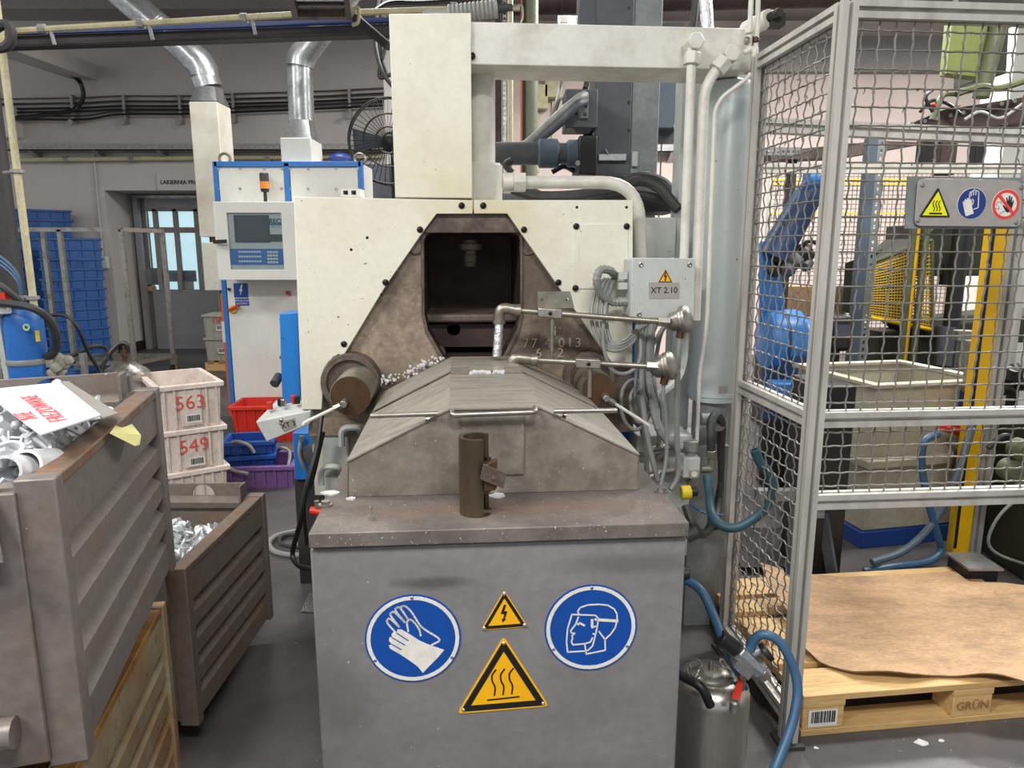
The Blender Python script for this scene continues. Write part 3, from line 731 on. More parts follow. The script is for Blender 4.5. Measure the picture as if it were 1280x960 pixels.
# ================================================================== die casting machine
VM, VC = 1.10, 1.14                    # front planes of the cream panels and of the casting behind them
mc = thing('die_casting_machine', 'cream panelled die casting machine with a dark cast frame and open mouth', 'machine', frame=F)
p_ = lambda px, py, v=VM: Fv(px, py, v)
def plateF(name, px, v, th, mat, parent=mc, holes=(), bevel=.002):
    return MB().plate([Fv(x, y, v) for x, y in px], [[Fv(x, y, v) for x, y in h] for h in holes], (0, th, 0)).build(name, mat, parent, bevel=bevel)
arc = lambda cx, cy, r, a0, a1, n=8: [(cx + r * math.cos(math.radians(a0 + (a1 - a0) * i / n)), cy + r * math.sin(math.radians(a0 + (a1 - a0) * i / n))) for i in range(n + 1)]
lp = [(367, 246), (591, 250), (591, 267), (546, 267), (528, 291), (481, 359), (428, 447)] + arc(440, 478, 39, -115, -200, 7) + [(402, 512), (377, 512)]
plateF('front_panel', lp, VM, .03, 'cream')
rp = [(592.5, 250), (791, 250), (791, 333), (783, 333), (783, 347), (791, 348), (790, 458), (768, 458), (634, 267), (592.5, 267)]
plateF('front_panel', rp, VM, .03, 'cream')
plateF('access_cover', [(717, 280), (785, 280), (785, 361), (717, 361)], VM - .004, .004, 'cream', bevel=.001)
bolts = MB()
for x, y in ((577, 257), (604, 257), (525, 287), (655, 287), (482, 353), (698, 353), (720, 283), (783, 283), (719, 360), (430, 430)):
    b_ = MB(); disc_bolt(b_, p_(x, y) - V((0, .004 if x > 700 else 0, 0)), NF, .0115, .008); b_.build('cap_screw', 'bolt_black', mc)
for x, y in ((459, 297), (439, 312), (721, 259), (783, 259), (477, 368)):
    b_ = MB(); disc_bolt(b_, p_(x, y), NF, .005, .003); b_.build('small_screw', 'bolt_black', mc)
# casting with the mouth
op = [(530, 301), (533, 294), (540, 291), (641, 291), (648, 294), (650, 301), (650, 392), (647, 410), (627, 449), (556, 449), (535, 412), (531, 392)]
co = [(538, 262), (642, 262), (660, 290), (700, 345), (790, 455), (792, 540), (385, 545), (388, 500), (420, 440), (478, 345), (520, 290)]
plateF('cast_frame', co, VC, .05, 'cast_iron', holes=[op], bevel=.004)
pts = [Fv(x, y, VC) for x, y in op]
D = V((0, .42, 0)); m = MB()
for i in range(len(pts)):
    a, b = pts[i], pts[(i + 1) % len(pts)]; m.flat([a, b, b + D, a + D])
m.flat([p + D for p in pts]); m.build('mouth_lining', 'cast_dark', mc)
# raised rim round the mouth
rim = [V(p) for p in pts] ; c = sum(rim, V()) / len(rim)
m = MB().plate([c + (p - c) * 1.06 - V((0, .008, 0)) for p in rim], [[p - V((0, .008, 0)) for p in rim]], (0, .01, 0)); m.build('mouth_rim', 'cast_rim', mc, bevel=.002)
plateF('mouth_brow', [(546, 268), (634, 268), (652, 291), (529, 291)], VC - .02, .03, 'cast_rim', bevel=.004)
a, b = Fv(531, 404, VC + .1), Fv(650, 392, VC + .1)
MB().box(a.x + .005, b.x - .005, VC + .1, VC + .4, a.z, b.z).build('mouth_ledge', 'cast_rim', mc, bevel=.01)
a, b = Fv(537, 434, VC + .14), Fv(648, 405, VC + .14)
cc = Fv(567, 412, VC + .14)
hole = [V((cc.x + math.cos(t * PI / 8) * .026, VC + .14, cc.z + math.sin(t * PI / 8) * .026)) for t in range(16)]
MB().plate([(a.x, VC + .14, a.z), (b.x, VC + .14, a.z), (b.x, VC + .14, b.z), (a.x, VC + .14, b.z)], [hole], (0, .12, 0)).build('nozzle_block', 'cast_dark', mc)
c = Fv(588, 300, VC + .2)
m = MB(); zz = lambda py: Fv(588, py, VC + .2).z - c.z
m.lathe([(.03, zz(300)), (.03, zz(304)), (.045, zz(305)), (.045, zz(312)), (.022, zz(313)), (.022, zz(318)), (.026, zz(319)), (.026, zz(327)), (.022, zz(328)), (.024, zz(333))][::-1], c, (0, 0, 1), 16)
m.build('plunger_rod', 'cast_iron', mc)
c = Fv(547, 440, VC + .05); MB().lathe([(.03, 0), (.03, .03), (.022, .04)], c + V((0, .06, -.01)), NF, 16).build('locating_boss', 'cast_rim', mc)
for px in (519, 660):   # shallow lug arcs beside the mouth
    c = Fv(px, 308, VC); MB().tube([c + V((math.cos(t) * .028, -.001, math.sin(t) * .028)) for t in [PI + i * PI / 8 for i in range(9)]], .005, 6).build('lug_arc', 'cast_rim', mc)
text('cast_number', '77 4 013', 'cast_worn', .05, Fv(690, 429, VC - .002), (1, 0, 0), (0, 0, 1), mc, depth=.004, spacing=1.25)
text('cast_number', '6 52', 'cast_worn', .05, Fv(687, 441.5, VC - .002), (1, 0, 0), (0, 0, 1), mc, depth=.004, spacing=1.25)
text('cast_number', '4', 'cast_worn', .05, Fv(692, 414, VC - .002), (1, 0, 0), (0, 0, 1), mc, depth=.004)
# body behind: blocks round the mouth
L0, R0 = p_(368, 300).x, p_(791, 300).x; zt_ = p_(500, 250).z - .01; ZTOP = zt_
ol, orr = pts[0].x - .02, pts[5].x + .02
MB().box(L0 + .004, ol, VC + .052, 2.5, .62, zt_).build('body_block', 'cream_dirty', mc)
MB().box(orr, R0 - .004, VC + .052, 2.5, .62, zt_).build('body_block', 'cream_dirty', mc)
MB().box(ol, orr, VC + .052, 2.5, pts[3].z + .02, zt_).build('body_block', 'cream_dirty', mc)
MB().box(ol, orr, VC + .45, 2.5, .62, pts[3].z + .02).build('body_block', 'cream_dirty', mc)
MB().box(L0 + .1, R0 + .1, VC + .1, 2.5, 0, .62).build('machine_base', 'mid_grey', mc)
a = Fv(399, 512, VC); b = Fv(433, 512, VC)
MB().box(a.x, b.x, VC + .01, VC + .3, .0, a.z).build('machine_leg', 'machine_grey', mc, bevel=.004)
for px, py in ((411, 590), (437, 541)):
    c = Fv(px, py, VC - .03); MB().tube(fillet([c + V((-.03, 0, -.05)), c + V((-.03, 0, .02)), c + V((.035, 0, .02)), c + V((.035, .03, -.01))], .03), .012, 8).build('hose_clip', 'machine_grey', mc)
# column cover, column and beam
VB = 1.10
a, b = Fv(486, 17, VB), Fv(591, 247, VB)
cv = MB().plate([Fv(486, 17, VB), Fv(588.5, 16, VB), Fv(590.5, 248, VB), Fv(494, 247, VB)], [], (0, .30, 0)).build('column_cover', 'cream', mc, bevel=.003)
c = Fv(603, 250, VB + .2); zc1 = Fv(603, 85, VB + .2).z
r1 = (Fv(628, 230, VB + .2) - Fv(603, 230, VB + .2)).length
z_ = lambda py: Fv(603, py, VB + .2).z
MB().lathe([(r1, zt_), (r1, z_(208)), (r1 * .9, z_(205)), (r1 * .62, z_(204)), (r1 * .62, z_(98)), (r1 * .68, z_(92)), (r1 * .66, z_(78))], (c.x, c.y, 0), (0, 0, 1), 28).build('column', 'white_paint', mc)
zb0, zb1 = Fv(760, 84, VB + .02).z, Fv(760, 31, VB + .02).z
a, b = Fv(588, 50, VB + .02), Fv(940, 60, VB + .02)
MB().box(a.x, b.x, VB + .02, VB + .24, zb0, zb1).build('cross_beam', 'white_paint', mc, bevel=.004)
b_ = MB(); disc_bolt(b_, Fv(590, 70, VB + .015), NF, .012, .01); b_.build('cap_screw', 'bolt_black', mc)
# horizontal feed pipe with its union nut
P = fillet([Fv(628, 228, VB + .12), Fv(798, 228, VB + .12), Fv(801, 330, VB + .12)], .14, 8)
MB().tube(P, .0235, 14).build('feed_pipe', 'white_paint', mc)
d = (P[1] - P[0]).normalized()
MB().cyl(P[0], P[0] + d * .04, .034, n=12).cyl(P[0] + d * .04, P[0] + d * .085, .038, n=6).build('union_nut', 'white_paint', mc, bevel=.003)
# pressure cylinder right of the machine
VY = 1.30
c = Fv(902, 300, VY); rc = (Fv(933, 300, VY).x - Fv(871, 300, VY).x) / 2
z_ = lambda py: Fv(900, py, VY - rc).z
MB().lathe([(rc * .96, z_(505)), (rc * 1.0, z_(497)), (rc, z_(105)), (rc * .9, z_(97)), (rc * .5, z_(92))], (c.x, c.y, 0), (0, 0, 1), 40).build('pressure_cylinder', 'cyl_grey', mc)
MB().lathe([(rc * 1.03, 0), (rc * 1.03, .012)], (c.x, c.y, z_(498)), (0, 0, 1), 40).build('cylinder_ring', 'cyl_grey', mc)
MB().lathe([(rc * .72, z_(560)), (rc * .72, z_(500))], (c.x - .01, c.y, 0), (0, 0, 1), 32).build('cylinder_foot', 'mid_grey', mc)
a, b = Fv(863, 590, 1.2), Fv(912, 557, 1.2)
MB().box(a.x, b.x, 1.2, 1.5, 0, b.z).build('cylinder_stand', 'mid_grey', mc, bevel=.004)
st = MB().obox(Fv(913.5, 327, VY - rc * .93), V((.012, 0, 0)), V((0, .002, 0)), V((0, 0, .034))).build('badge', 'green_label', mc)
MB().lathe([(.0085, 0), (.0085, .001)], Fv(912.5, 333, VY - rc * .96), NF, 14).build('badge_disc', 'green_pale', st)
MB().obox(Fv(904, 487, VY - rc * 1.0), V((.017, .003, 0)), V((0, .002, 0)), V((0, 0, .014))).build('rating_plate', 'label_plate', mc)
# hydraulic pipes with big fittings in front of the cylinder
VP = 1.06
def hexfit(parent, a, b, r, mat='white_paint', name='pipe_nut'):
    return MB().cyl(a, b, r, n=6).build(name, mat, parent, bevel=.003)
def fitting(px, py, r=.03):
    c = Fv(px, py, VP); return MB().cyl(c + V((0, -.025, 0)), c + V((0, .06, 0)), r, n=6).build('banjo_bolt', 'white_paint', mc, bevel=.004)
fitting(868, 53); fitting(913, 68)
P = [Fv(865, 60, VP), Fv(864, 85, VP), Fv(852, 400, VP)]
MB().tube(P, .0165, 12).build('hydraulic_pipe', 'white_paint', mc); hexfit(mc, Fv(866, 66, VP), Fv(864.5, 81, VP), .03)
P = fillet([Fv(908, 72, VP), Fv(880, 108, VP), Fv(869, 400, VP)], .08)
MB().tube(P, .0185, 12).build('hydraulic_pipe', 'white_paint', mc); hexfit(mc, Fv(906, 75, VP), Fv(895, 88, VP), .034)
P = fillet([Fv(938, 92, VP - .02), Fv(934, 98, VP - .02), Fv(894, 128, VP - .02), Fv(884, 400, VP - .02), Fv(874, 470, VP - .02), Fv(871, 555, VP - .02)], .05)
MB().tube(P, .0075, 8).build('hydraulic_pipe', 'white_paint', mc)
P = [Fv(940, -20, VP), Fv(937, 40, VP), Fv(936, 62, VP)]; MB().tube(P, .009, 8).build('oil_line', 'white_paint', mc)
P = [Fv(948, -20, VP), Fv(947, 30, VP), Fv(943, 78, VP)]; MB().tube(P, .009, 8).build('oil_line', 'white_paint', mc)
for (a, b, r, mt) in (((931, 51), (936, 51), .014, 'steel'), ((945, 46), (945, 53), .012, 'brown_disc'), ((943, 60), (943, 76), .014, 'white_paint'), ((936, 37), (936, 42), .013, 'white_paint'), ((930, 66), (942, 60), .01, 'white_paint')):
    hexfit(mc, Fv(*a, VP - .005), Fv(*b, VP - .005), r, mt, 'line_coupling')
c = Fv(962, 22, VP + .1); d = V((.35, -1, .1)).normalized()
MB().cyl(c + d * -.12, c, .03, n=16).build('sensor_body', 'white_paint', mc); MB().cyl(c, c + d * .05, .016, n=12).build('sensor_cap', 'black', mc)
MB().box(c.x + .0, c.x + .05, c.y - .02, c.y + .03, c.z - .03, c.z + .01).build('sensor_plug', 'olive_dark', mc)
# cream box between feed pipe and cylinder
a, b = Fv(790, 335, 1.34), Fv(846, 272, 1.34)
MB().box(a.x, b.x, 1.34, 1.8, a.z, b.z).build('side_box', 'machine_grey', mc, bevel=.004)
a, b = Fv(846, 560, 1.5), Fv(880, 96, 1.5)
MB().box(a.x - .04, b.x, 1.5, 1.6, 0, b.z).build('rear_frame', 'machine_grey', mc)
# plungers either side
def plunger(cx, cy, fr, px, py, r, vf, bx, by, ex, ey, ev):
    a = Fv(cx, cy, VM + .02); rf_ = (Fv(cx + fr, cy, VM) - Fv(cx, cy, VM)).length
    f = MB().lathe([(rf_, -.03), (rf_, .04), (rf_ * .97, .045), (rf_ * .8, .046), (rf_ * .78, .03), (rf_ * .6, .03)], a, NF, 36).build('plunger_flange', 'cast_rim', mc)
    e = Fv(px, py, vf); rr = (Fv(px + r, py, vf) - Fv(px, py, vf)).length
    ax = (e - a)
    ax = V((0, ax.y, 0)); s0 = V((e.x, a.y, e.z))
    MB().lathe([(rr * 1.0, 0), (rr * 1.02, abs(ax.y) * .6), (rr * .98, abs(ax.y) * .62), (rr, abs(ax.y) - .004), (rr * .97, abs(ax.y))], s0, NF, 32).build('plunger_barrel', 'steel_pipe', mc)
    MB().lathe([(rr * .965, 0), (rr * .96, .002)], e, NF, 32).build('plunger_face', 'brown_disc', mc)
    b = Fv(bx, by, vf - .01)
    MB().cyl(b + V((0, .012, 0)), b - V((0, .035, 0)), .0135, n=6).build('plunger_bolt', 'steel', mc, bevel=.002)
    b2 = b - V((0, .022, 0)); e2 = Fv(ex, ey, ev); dd = (e2 - b2).normalized()
    MB().cyl(b2 + dd * .012, b2 + dd * .035, .0115, n=6).build('line_nut', 'steel', mc, bevel=.001)
    MB().tube([b2, b2.lerp(e2, .92), e2 + V((.004, 0, -.004))], .0058, 8).build('grease_line', 'white_paint', mc)
plunger(440, 476, 37, 438, 495, 26, .86, 431, 503, 377, 530, .80)
plunger(735, 470, 31, 748, 487, 21, .90, 756, 496, 810, 531, .86)
# ================================================================== junction box XT 2.10
VX = .99
jb = thing('junction_box', 'light grey junction box labelled XT 2.10 beside the grey cylinder', 'junction box', frame=F)
X = lambda px, py, d=0.0: Fv(px, py, VX) - V((0, d, 0))
MB().plate([X(790, 322), X(869, 323), X(868, 398), X(787, 398)], [], (0, .012, 0)).build('lid', 'machine_grey', jb, bevel=.003)
a, b = X(788, 397), X(868, 323)
MB().box(a.x - .004, b.x - .004, VX + .013, VX + .12, a.z + .004, b.z - .002).build('enclosure', 'machine_grey', jb, bevel=.003)
for x, y in ((801, 331), (862, 331), (799, 393), (861, 393)):
    c = X(x, y); MB().lathe([(.009, 0), (.009, .002), (.006, .003), (.003, .0015)], c, NF, 12).build('lid_screw', 'steel', jb)
t_ = MB().plate([X(811, 353), X(849, 353), X(849, 373), X(811, 373)], [], (0, -.002, 0)).build('name_plate', 'label_plate', jb)
text('lettering', 'XT 2.10', 'sign_black', .029, X(830, 363, .003), (1, 0, 0), (0, 0, 1), t_, depth=.0006)
def xb(base):
    k = lambda x, y: X(700 + x / 4, 220 + y / 4, .0022)
    MB().plate([k(*p) for p in ((526, 482), (531, 482), (527, 497), (534, 497), (528, 518), (531, 518), (525, 526), (521, 517), (524, 517), (526, 504), (518, 504))], [], (0, -.0006, 0)).build('lightning_mark', 'sign_black', base)
tri_sign(jb, [X(832, 336), X(822, 353.5), X(841, 353.5)], 1, 'tiny yellow lightning triangle', xb, bolts=False, k0=.92, k1=.72, th=.001)
for y in (345, 358):
    c = X(780, y, -.03); MB().box(c.x - .012, c.x + .02, c.y, c.y + .03, c.z - .012, c.z + .012).build('mounting_lug', 'machine_grey', jb)
MB().cyl(X(775, 378, .0) + V((0, .04, 0)), X(787, 378) + V((0, .04, 0)), .016, n=8).build('cable_gland', 'conduit_grey', jb)
for px in (797, 803, 809, 815, 822, 834):
    MB().cyl(X(px, 397) + V((0, .05, .01)), X(px, 404) + V((0, .05, 0)), .011, n=8).build('cable_gland', 'steel', jb)

# ------------------------------------------------------------------ conduits and cables round the box
def hose(name, label, pts, r, mat, cat='cable', group=None, corr=None, n=8, sm=6):
    return tag(tubeF(name, pts, r, mat, None, n, sm, corr), label, cat, group)
hose('flexible_conduit', 'thick ribbed conduit hooking into the left side of the grey junction box', [(770, 346, 1.08), (762, 338, 1.02), (750, 338, .99), (746, 352, .98), (751, 368, 1.0), (764, 377, 1.02), (777, 378, 1.03)], .0155, 'conduit_grey', 'conduit', 'conduits by the junction box', .007)
for k in range(4):
    o = k * 4.5
    hose('looped_cable', 'grey cable coiled in a hanging loop left of the junction box', [(756 + o, 349, 1.08), (748 + o * 1.2, 357, 1.04), (740 + o * 1.4, 382, 1.02), (741 + o * 1.3, 408, 1.0), (752 + o, 432 - o * .3, .99), (772 + o * .6, 438 - o, .98), (792, 426 - o * .8, 1.0), (797 + o, 404, 1.03)], .0072, 'conduit_grey', 'cable', 'looped cables by the junction box', .006 if k % 2 else None)
hose('looped_cable', 'grey cable dropping straight past the upper probe rod', [(763, 350, 1.06), (756, 390, .99), (754, 430, .97), (765, 462, .97), (785, 466, .98), (800, 448, 1.0), (799, 404, 1.03)], .007, 'conduit_grey', 'cable', 'looped cables by the junction box')
drops = [([(803, 402, 1.03), (801, 440, 1.02), (803, 500, 1.0), (810, 550, .98), (822, 600, .96)], .011, .006),
         ([(809, 402, 1.03), (803, 450, 1.03), (806, 510, 1.02), (808, 560, 1.02), (810, 600, 1.02)], .007, None),
         ([(815, 402, 1.03), (809, 460, 1.04), (815, 500, 1.02), (826, 540, .99), (850, 560, 1.0)], .018, .009),
         ([(822, 402, 1.03), (812, 430, 1.05), (806, 480, 1.06), (824, 500, 1.05), (828, 530, 1.04), (822, 560, 1.05)], .008, None),
         ([(834, 402, 1.03), (820, 425, 1.03), (815, 440, 1.04), (820, 500, 1.04), (824, 550, 1.05)], .009, .006),
         ([(797, 402, 1.03), (799, 440, 1.03), (794, 500, 1.05), (806, 560, 1.05), (807, 610, 1.05)], .0065, None),
         ([(838, 402, 1.06), (826, 418, 1.06), (814, 470, 1.07), (790, 500, 1.08), (796, 530, 1.08), (812, 545, 1.06)], .008, None)]
names = ['ribbed conduit running from the junction box to the table corner', 'thin grey cable hanging below the junction box', 'fat ribbed hose slanting from the junction box towards the air regulator',
         'grey cable making an S bend under the junction box', 'narrow ribbed conduit under the junction box', 'thinnest grey cable hanging below the junction box', 'grey cable bulging towards the plunger under the box']
for (pts, r, c), nm in zip(drops, names):
    hose('flexible_conduit' if c else 'hanging_cable', nm, pts, r, 'conduit_grey', 'conduit' if c else 'cable', None, c)
for k, (px, rr_) in enumerate(((793, 20), (800, 14))):
    c = Fv(px, 506, 1.06); s = rr_ / 500
    P = [c + V((math.cos(t) * s * 1.3, math.sin(t) * .03, math.sin(t) * s * 2.2)) for t in [i * 2 * PI / 20 for i in range(20)]]
    tag(MB().tube(P, .008, 8, closed=True).build('cable_coil', 'conduit_grey', None, F), ('larger', 'smaller')[k] + ' grey cable coil hanging behind the conduits', 'cable')
hose('bent_tube', 'grey metal tube bending round the foot of the cylinder', [(856, 405, 1.16), (854, 450, 1.16), (845, 475, 1.12), (828, 490, 1.1), (815, 498, 1.1)], .017, 'machine_grey', 'pipe')
a, b = Fv(770, 520, 1.24), Fv(796, 380, 1.24)
MB().box(a.x, b.x, 1.24, 1.4, .3, b.z).build('blue_post', 'machine_blue', mc, bevel=.004)
a = Fv(796, 545, 1.12); b = Fv(866, 545, 1.12)
m = MB().box(a.x, b.x, 1.12, 1.3, .35, a.z); m.build('valve_base', 'machine_grey', mc, bevel=.006)
for px, py in ((825, 572), (802, 570)): MB().lathe([(.018, 0), (.018, .012), (.01, .012), (.01, .004)], Fv(px, py, 1.12), NF, 14).build('port_ring', 'steel', mc)
for a, b, r in (((812, 562), (860, 556), .012), ((822, 590), (850, 588), .014), ((812, 596), (824, 592), .018)):
    MB().cyl(Fv(*a, 1.08), Fv(*b, 1.08), r, n=10).build('pipe_stub', 'steel_pipe', mc)

# ------------------------------------------------------------------ temperature probes
def probe(label, elbow, rod0, rod1, head, clamp, post, v0, v1, vh, stem=None, lift=False):
    t = thing('temperature_probe', label, 'probe', frame=F)
    e, r0, r1 = Fv(*elbow, v0), Fv(*rod0, v0), Fv(*rod1, v1)
    if stem: pth = fillet([Fv(*stem[0], v0), e + V((-.02, 0, .0)), r0], .03)
    else: pth = fillet([e + V((-.035, 0, -.045)), e + V((-.03, 0, .004)), r0], .03)
    MB().tube(pth, .019, 12).build('pipe_elbow', 'steel_pipe', t)
    MB().cyl(pth[0] + V((0, 0, .006)), pth[0] - V((0, 0, .006)), .023, n=12).build('elbow_collar', 'steel_pipe', t); MB().cyl(r0 - V((.012, 0, 0)), r0 + V((.01, 0, 0)), .022, n=12).build('elbow_collar', 'steel_pipe', t)
    if stem:
        a, b = pth[0], Fv(*stem[1], v0 - .02)
        MB().cyl(a, b, .0165, n=12).build('foil_stem', 'foil', t)
    MB().cyl(r0, r1, .0098, n=12).build('rod', 'steel_pipe', t)
    c = Fv(*clamp, (v0 + v1) / 2 if lift else v0 - .02); 
    tt = (Fv(*clamp, v0).x - r0.x) / (r1.x - r0.x); c = r0.lerp(r1, tt)
    d = (r1 - r0).normalized()
    MB().obox(c, d * .042, V((0, .02, 0)), V((0, 0, .0155))).build('clamp_block', 'steel', t, bevel=.003)
    MB().lathe([(.007, 0), (.007, .006), (.004, .008)], c - V((0, .02, 0)), NF, 8).build('clamp_screw', 'bolt_black', t)
    ps = c + V((.01, 0, -.015)); pe = Fv(*post, v0); pe = V((ps.x, ps.y, pe.z))
    MB().cyl(ps, pe, .0085, n=10).build('post', 'steel_pipe', t)
    if lift:
        q = c + V((.015, .015, .045)); hl = [[q + V((dx + math.cos(k * PI / 5) * .006, 0, math.sin(k * PI / 5) * .006)) for k in range(10)] for dx in (-.04, .05)]
        MB().plate([q + V((-.055, 0, -.03)), q + V((.075, 0, -.03)), q + V((.06, 0, .028)), q + V((-.055, 0, .028))], hl, (0, .005, 0)).build('bracket_plate', 'steel_pipe', t)
    h = Fv(*head, vh); ax = V((.82, -.5, .28)).normalized()
    MB().cyl(r1 - d * .01, r1 + d * .03, .018, n=6).build('head_nut', 'steel', t)
    MB().lathe([(.02, -.05), (.033, -.035), (.036, -.005), (.047, 0), (.047, .01), (.05, .012), (.05, .02), (.04, .03), (.015, .036)], h, ax, 24).build('terminal_head', 'steel', t)
    MB().cyl(h + V((0, 0, -.03)), h + V((-.004, 0, -.062)), .014, n=8).build('head_gland', 'brown_disc', t)
    return t, h + V((-.004, 0, -.062))
t, g1 = probe('upper steel probe rod with elbow and foil stem reaching into the machine mouth', (632, 384), (647, 388), (826, 402), (852, 400), (686, 390), (690, 447), 1.0, .93, .93, stem=((624, 402), (621, 446)), lift=True)
t, g2 = probe('lower steel probe rod with elbow resting on the furnace cover', (652, 448), (668, 450), (812, 458), (832, 458), (732, 452), (735, 494), .93, .86, .86)
def hoseP(name, label, P, r, mat, cat='cable', corr=None): return tag(tubeF(name, None, r, mat, None, 8, 6, corr, path=spline(P, 6)), label, cat)
hoseP('flexible_conduit', 'grey sleeve cable dropping from the upper probe head', [g1, g1 + V((-.002, 0, -.06)), Fv(847, 470, .95), Fv(846, 540, .95), Fv(848, 590, .94), Fv(838, 612, .92)], .0105, 'conduit_grey', 'conduit')
hoseP('flexible_conduit', 'thin ribbed cable dropping from the lower probe head to the table corner', [g2, g2 + V((0, 0, -.05)), Fv(832, 520, .87), Fv(833, 570, .88), Fv(826, 606, .86)], .0075, 'conduit_grey', 'conduit', .006)

# ------------------------------------------------------------------ air regulator on the cylinder stand
rg = thing('air_regulator', 'square grey air regulator with a ribbed knob below the cylinder', 'regulator', frame=F)
VR = 1.0
a, b = Fv(854, 598, VR), Fv(876, 572, VR)
MB().box(a.x, b.x, VR, VR + .07, a.z, b.z).build('regulator_body', 'machine_grey', rg, bevel=.005)
c = Fv(863, 570, VR + .035); zk = Fv(863, 550, VR + .035).z - c.z
MB().lathe([(.018, -.01), (.02, zk * .3), (.026, zk * .35), (.027, zk * .95), (.022, zk)], c, (0, 0, 1), 20).build('adjusting_knob', 'conduit_grey', rg)
g = Fv(867, 592, VR); MB().box(g.x - .017, g.x + .017, VR - .006, VR, g.z - .017, g.z + .017).build('gauge_window', 'label_plate', rg, bevel=.002)
MB().lathe([(.011, 0), (.011, .003), (.006, .003), (.006, .001)], g - V((0, .006, 0)), NF, 16).build('gauge_dial', 'sign_white', rg)
for x0, x1 in ((846, 854), (876, 886)): MB().cyl(Fv(x0, 586, VR + .03), Fv(x1, 586, VR + .03), .016, n=10).build('pipe_stub', 'steel_pipe', rg)
MB().tube(fillet([Fv(886, 586, VR + .03), Fv(890, 586, VR + .03), Fv(889, 568, VR + .03)], .02), .015, 10).build('pipe_elbow', 'steel_pipe', rg)
MB().cyl(Fv(889, 572, VR + .03), Fv(889, 563, VR + .03), .02, n=6).build('union_nut', 'steel', rg, bevel=.002)
MB().cyl(Fv(860, 600, VR + .03), Fv(863, 609, VR + .03), .012, n=10).build('drain', 'steel_pipe', rg)
vk = thing('shutoff_valve', 'yellow round valve with a black knob under the air regulator', 'valve', frame=F)
c = Fv(851, 616, .96); d = (Fv(864, 615, .96) - c).normalized()
MB().cyl(c, Fv(863, 615, .96), .026, n=20).build('valve_body', 'yellow_plastic', vk, bevel=.003)
MB().cyl(Fv(863, 615, .96), Fv(871, 614, .96), .018, n=14).build('valve_knob', 'black', vk, bevel=.002)
hose('black_hose', 'black rubber hose arching from the regulator elbow to the cylinder foot', [(889, 563, 1.03), (889, 545, 1.03), (889, 528, 1.05), (896, 518, 1.1), (902, 530, 1.15), (901, 560, 1.2), (899, 620, 1.2), (893, 660, 1.1)], .017, 'rubber', 'hose')
MB().cyl(Fv(876, 524, 1.14), Fv(892, 524, 1.14), .024, n=12).build('port_fitting', 'mid_grey', mc)
MB().lathe([(.028, 0), (.028, .02), (.018, .024)], Fv(897, 529, 1.16), NF, 14).build('port_fitting', 'mid_grey', mc)
P = spline([Fv(x, y, v) for x, y, v in [(943, 562, .80), (950, 578, .80), (961, 592, .79), (966, 612, .78), (958, 634, .78), (940, 650, .79), (918, 660, .8), (899, 655, .84), (889, 640, .9), (886, 612, .98), (884, 595, 1.02)]], 6)
m = MB().tube(P, .0165, 12, caps=False)                 # hollow: outer wall, cut ring and a real bore
nb = len(P); m.tube(P[:14], .0105, 12); m.f.pop(-2); m.m.pop(-2)
for k in range(12): m._f([k, (k + 1) % 12, nb * 12 + (k + 1) % 12, nb * 12 + k])
tag(m.build('open_hose', 'hose_teal', None, F), 'teal hose with an open cut end curling up beside the wire fence', 'hose')
hose('black_hose', 'black hose sagging behind the corner of the table', [(857, 632, .9), (866, 655, .86), (878, 668, .9), (889, 655, .98), (888, 630, 1.05)], .016, 'rubber', 'hose')
hose('blue_wire', 'thin blue wire crossing behind the table corner', [(862, 630, 1.1), (880, 641, 1.1), (905, 644, 1.1)], .003, 'sign_blue', 'wire')
tag(MB().cyl(Fv(858, 672, .8), Fv(872, 664, .8), .022, n=12).build('hose_coupling', 'rubber', None, F), 'dark hose coupling just behind the table corner', 'coupling')

# grey column right of the cylinder
gc = thing('grey_column', 'tall grey box column between the cylinder and the wire fence', 'column')
b0 = PZ(898, 745, 0)
wx = .075
MB().box(b0.x - wx, b0.x + wx * .8, b0.y - .05, b0.y + .1, 0, PY(940, 100, b0.y).z).build('column_shaft', 'post_grey', gc, bevel=.004)
MB().box(b0.x - wx - .04, b0.x + wx + .03, b0.y - .09, b0.y + .14, 0, .02).build('base_plate', 'groove', gc)
MB().box(b0.x - wx - .012, b0.x - wx, b0.y - .045, b0.y + .09, 1.0, 2.0).build('column_strip', 'white_paint', gc)

# ------------------------------------------------------------------ steel keg with its regulator
kx, ky = .558, 1.80
kg = thing('steel_keg', 'stainless steel pressure keg with a black grip beside the table', 'keg')
MB().lathe([(.100, .0), (.106, .006), (.108, .03), (.106, .05), (.106, .335), (.103, .352), (.09, .372), (.066, .384), (.06, .385)], (kx, ky, 0), (0, 0, 1), 48).build('keg_shell', 'stainless', kg)
MB().lathe([(.056, .0), (.058, .008), (.05, .014), (.02, .02), (.0, .021)], (kx - .004, ky - .0, .384), (0, 0, 1), 32).build('keg_lid', 'stainless', kg)
MB().lathe([(.064, 0), (.064, .006), (.058, .006)], (kx - .004, ky, .384), (0, 0, 1), 32).build('lid_seat', 'steel', kg)
MB().lathe([(.008, 0), (.008, .012), (.005, .022)], (kx - .004, ky - .005, .404), (0, 0, 1), 10).build('relief_valve', 'steel', kg)
for s in (-1, 1):
    c = V((kx - .004, ky, .402)) + V((s * .034, 0, 0))
    MB().tube(fillet([c + V((s * .02, -.03, -.012)), c + V((s * .006, -.03, .014)), c + V((s * -.012, 0, .014)), c + V((s * .006, .03, .014)), c + V((s * .02, .03, -.012))], .015), .0035, 8).build('lid_bail', 'bright_steel', kg)
q = lambda px, py, z: PZ(px, py, z)
P = fillet([q(838, 838, .43), q(878, 858, .43), q(888, 882, .375)], .028)
MB().tube(P, .0125, 12).build('grip_handle', 'black', kg)
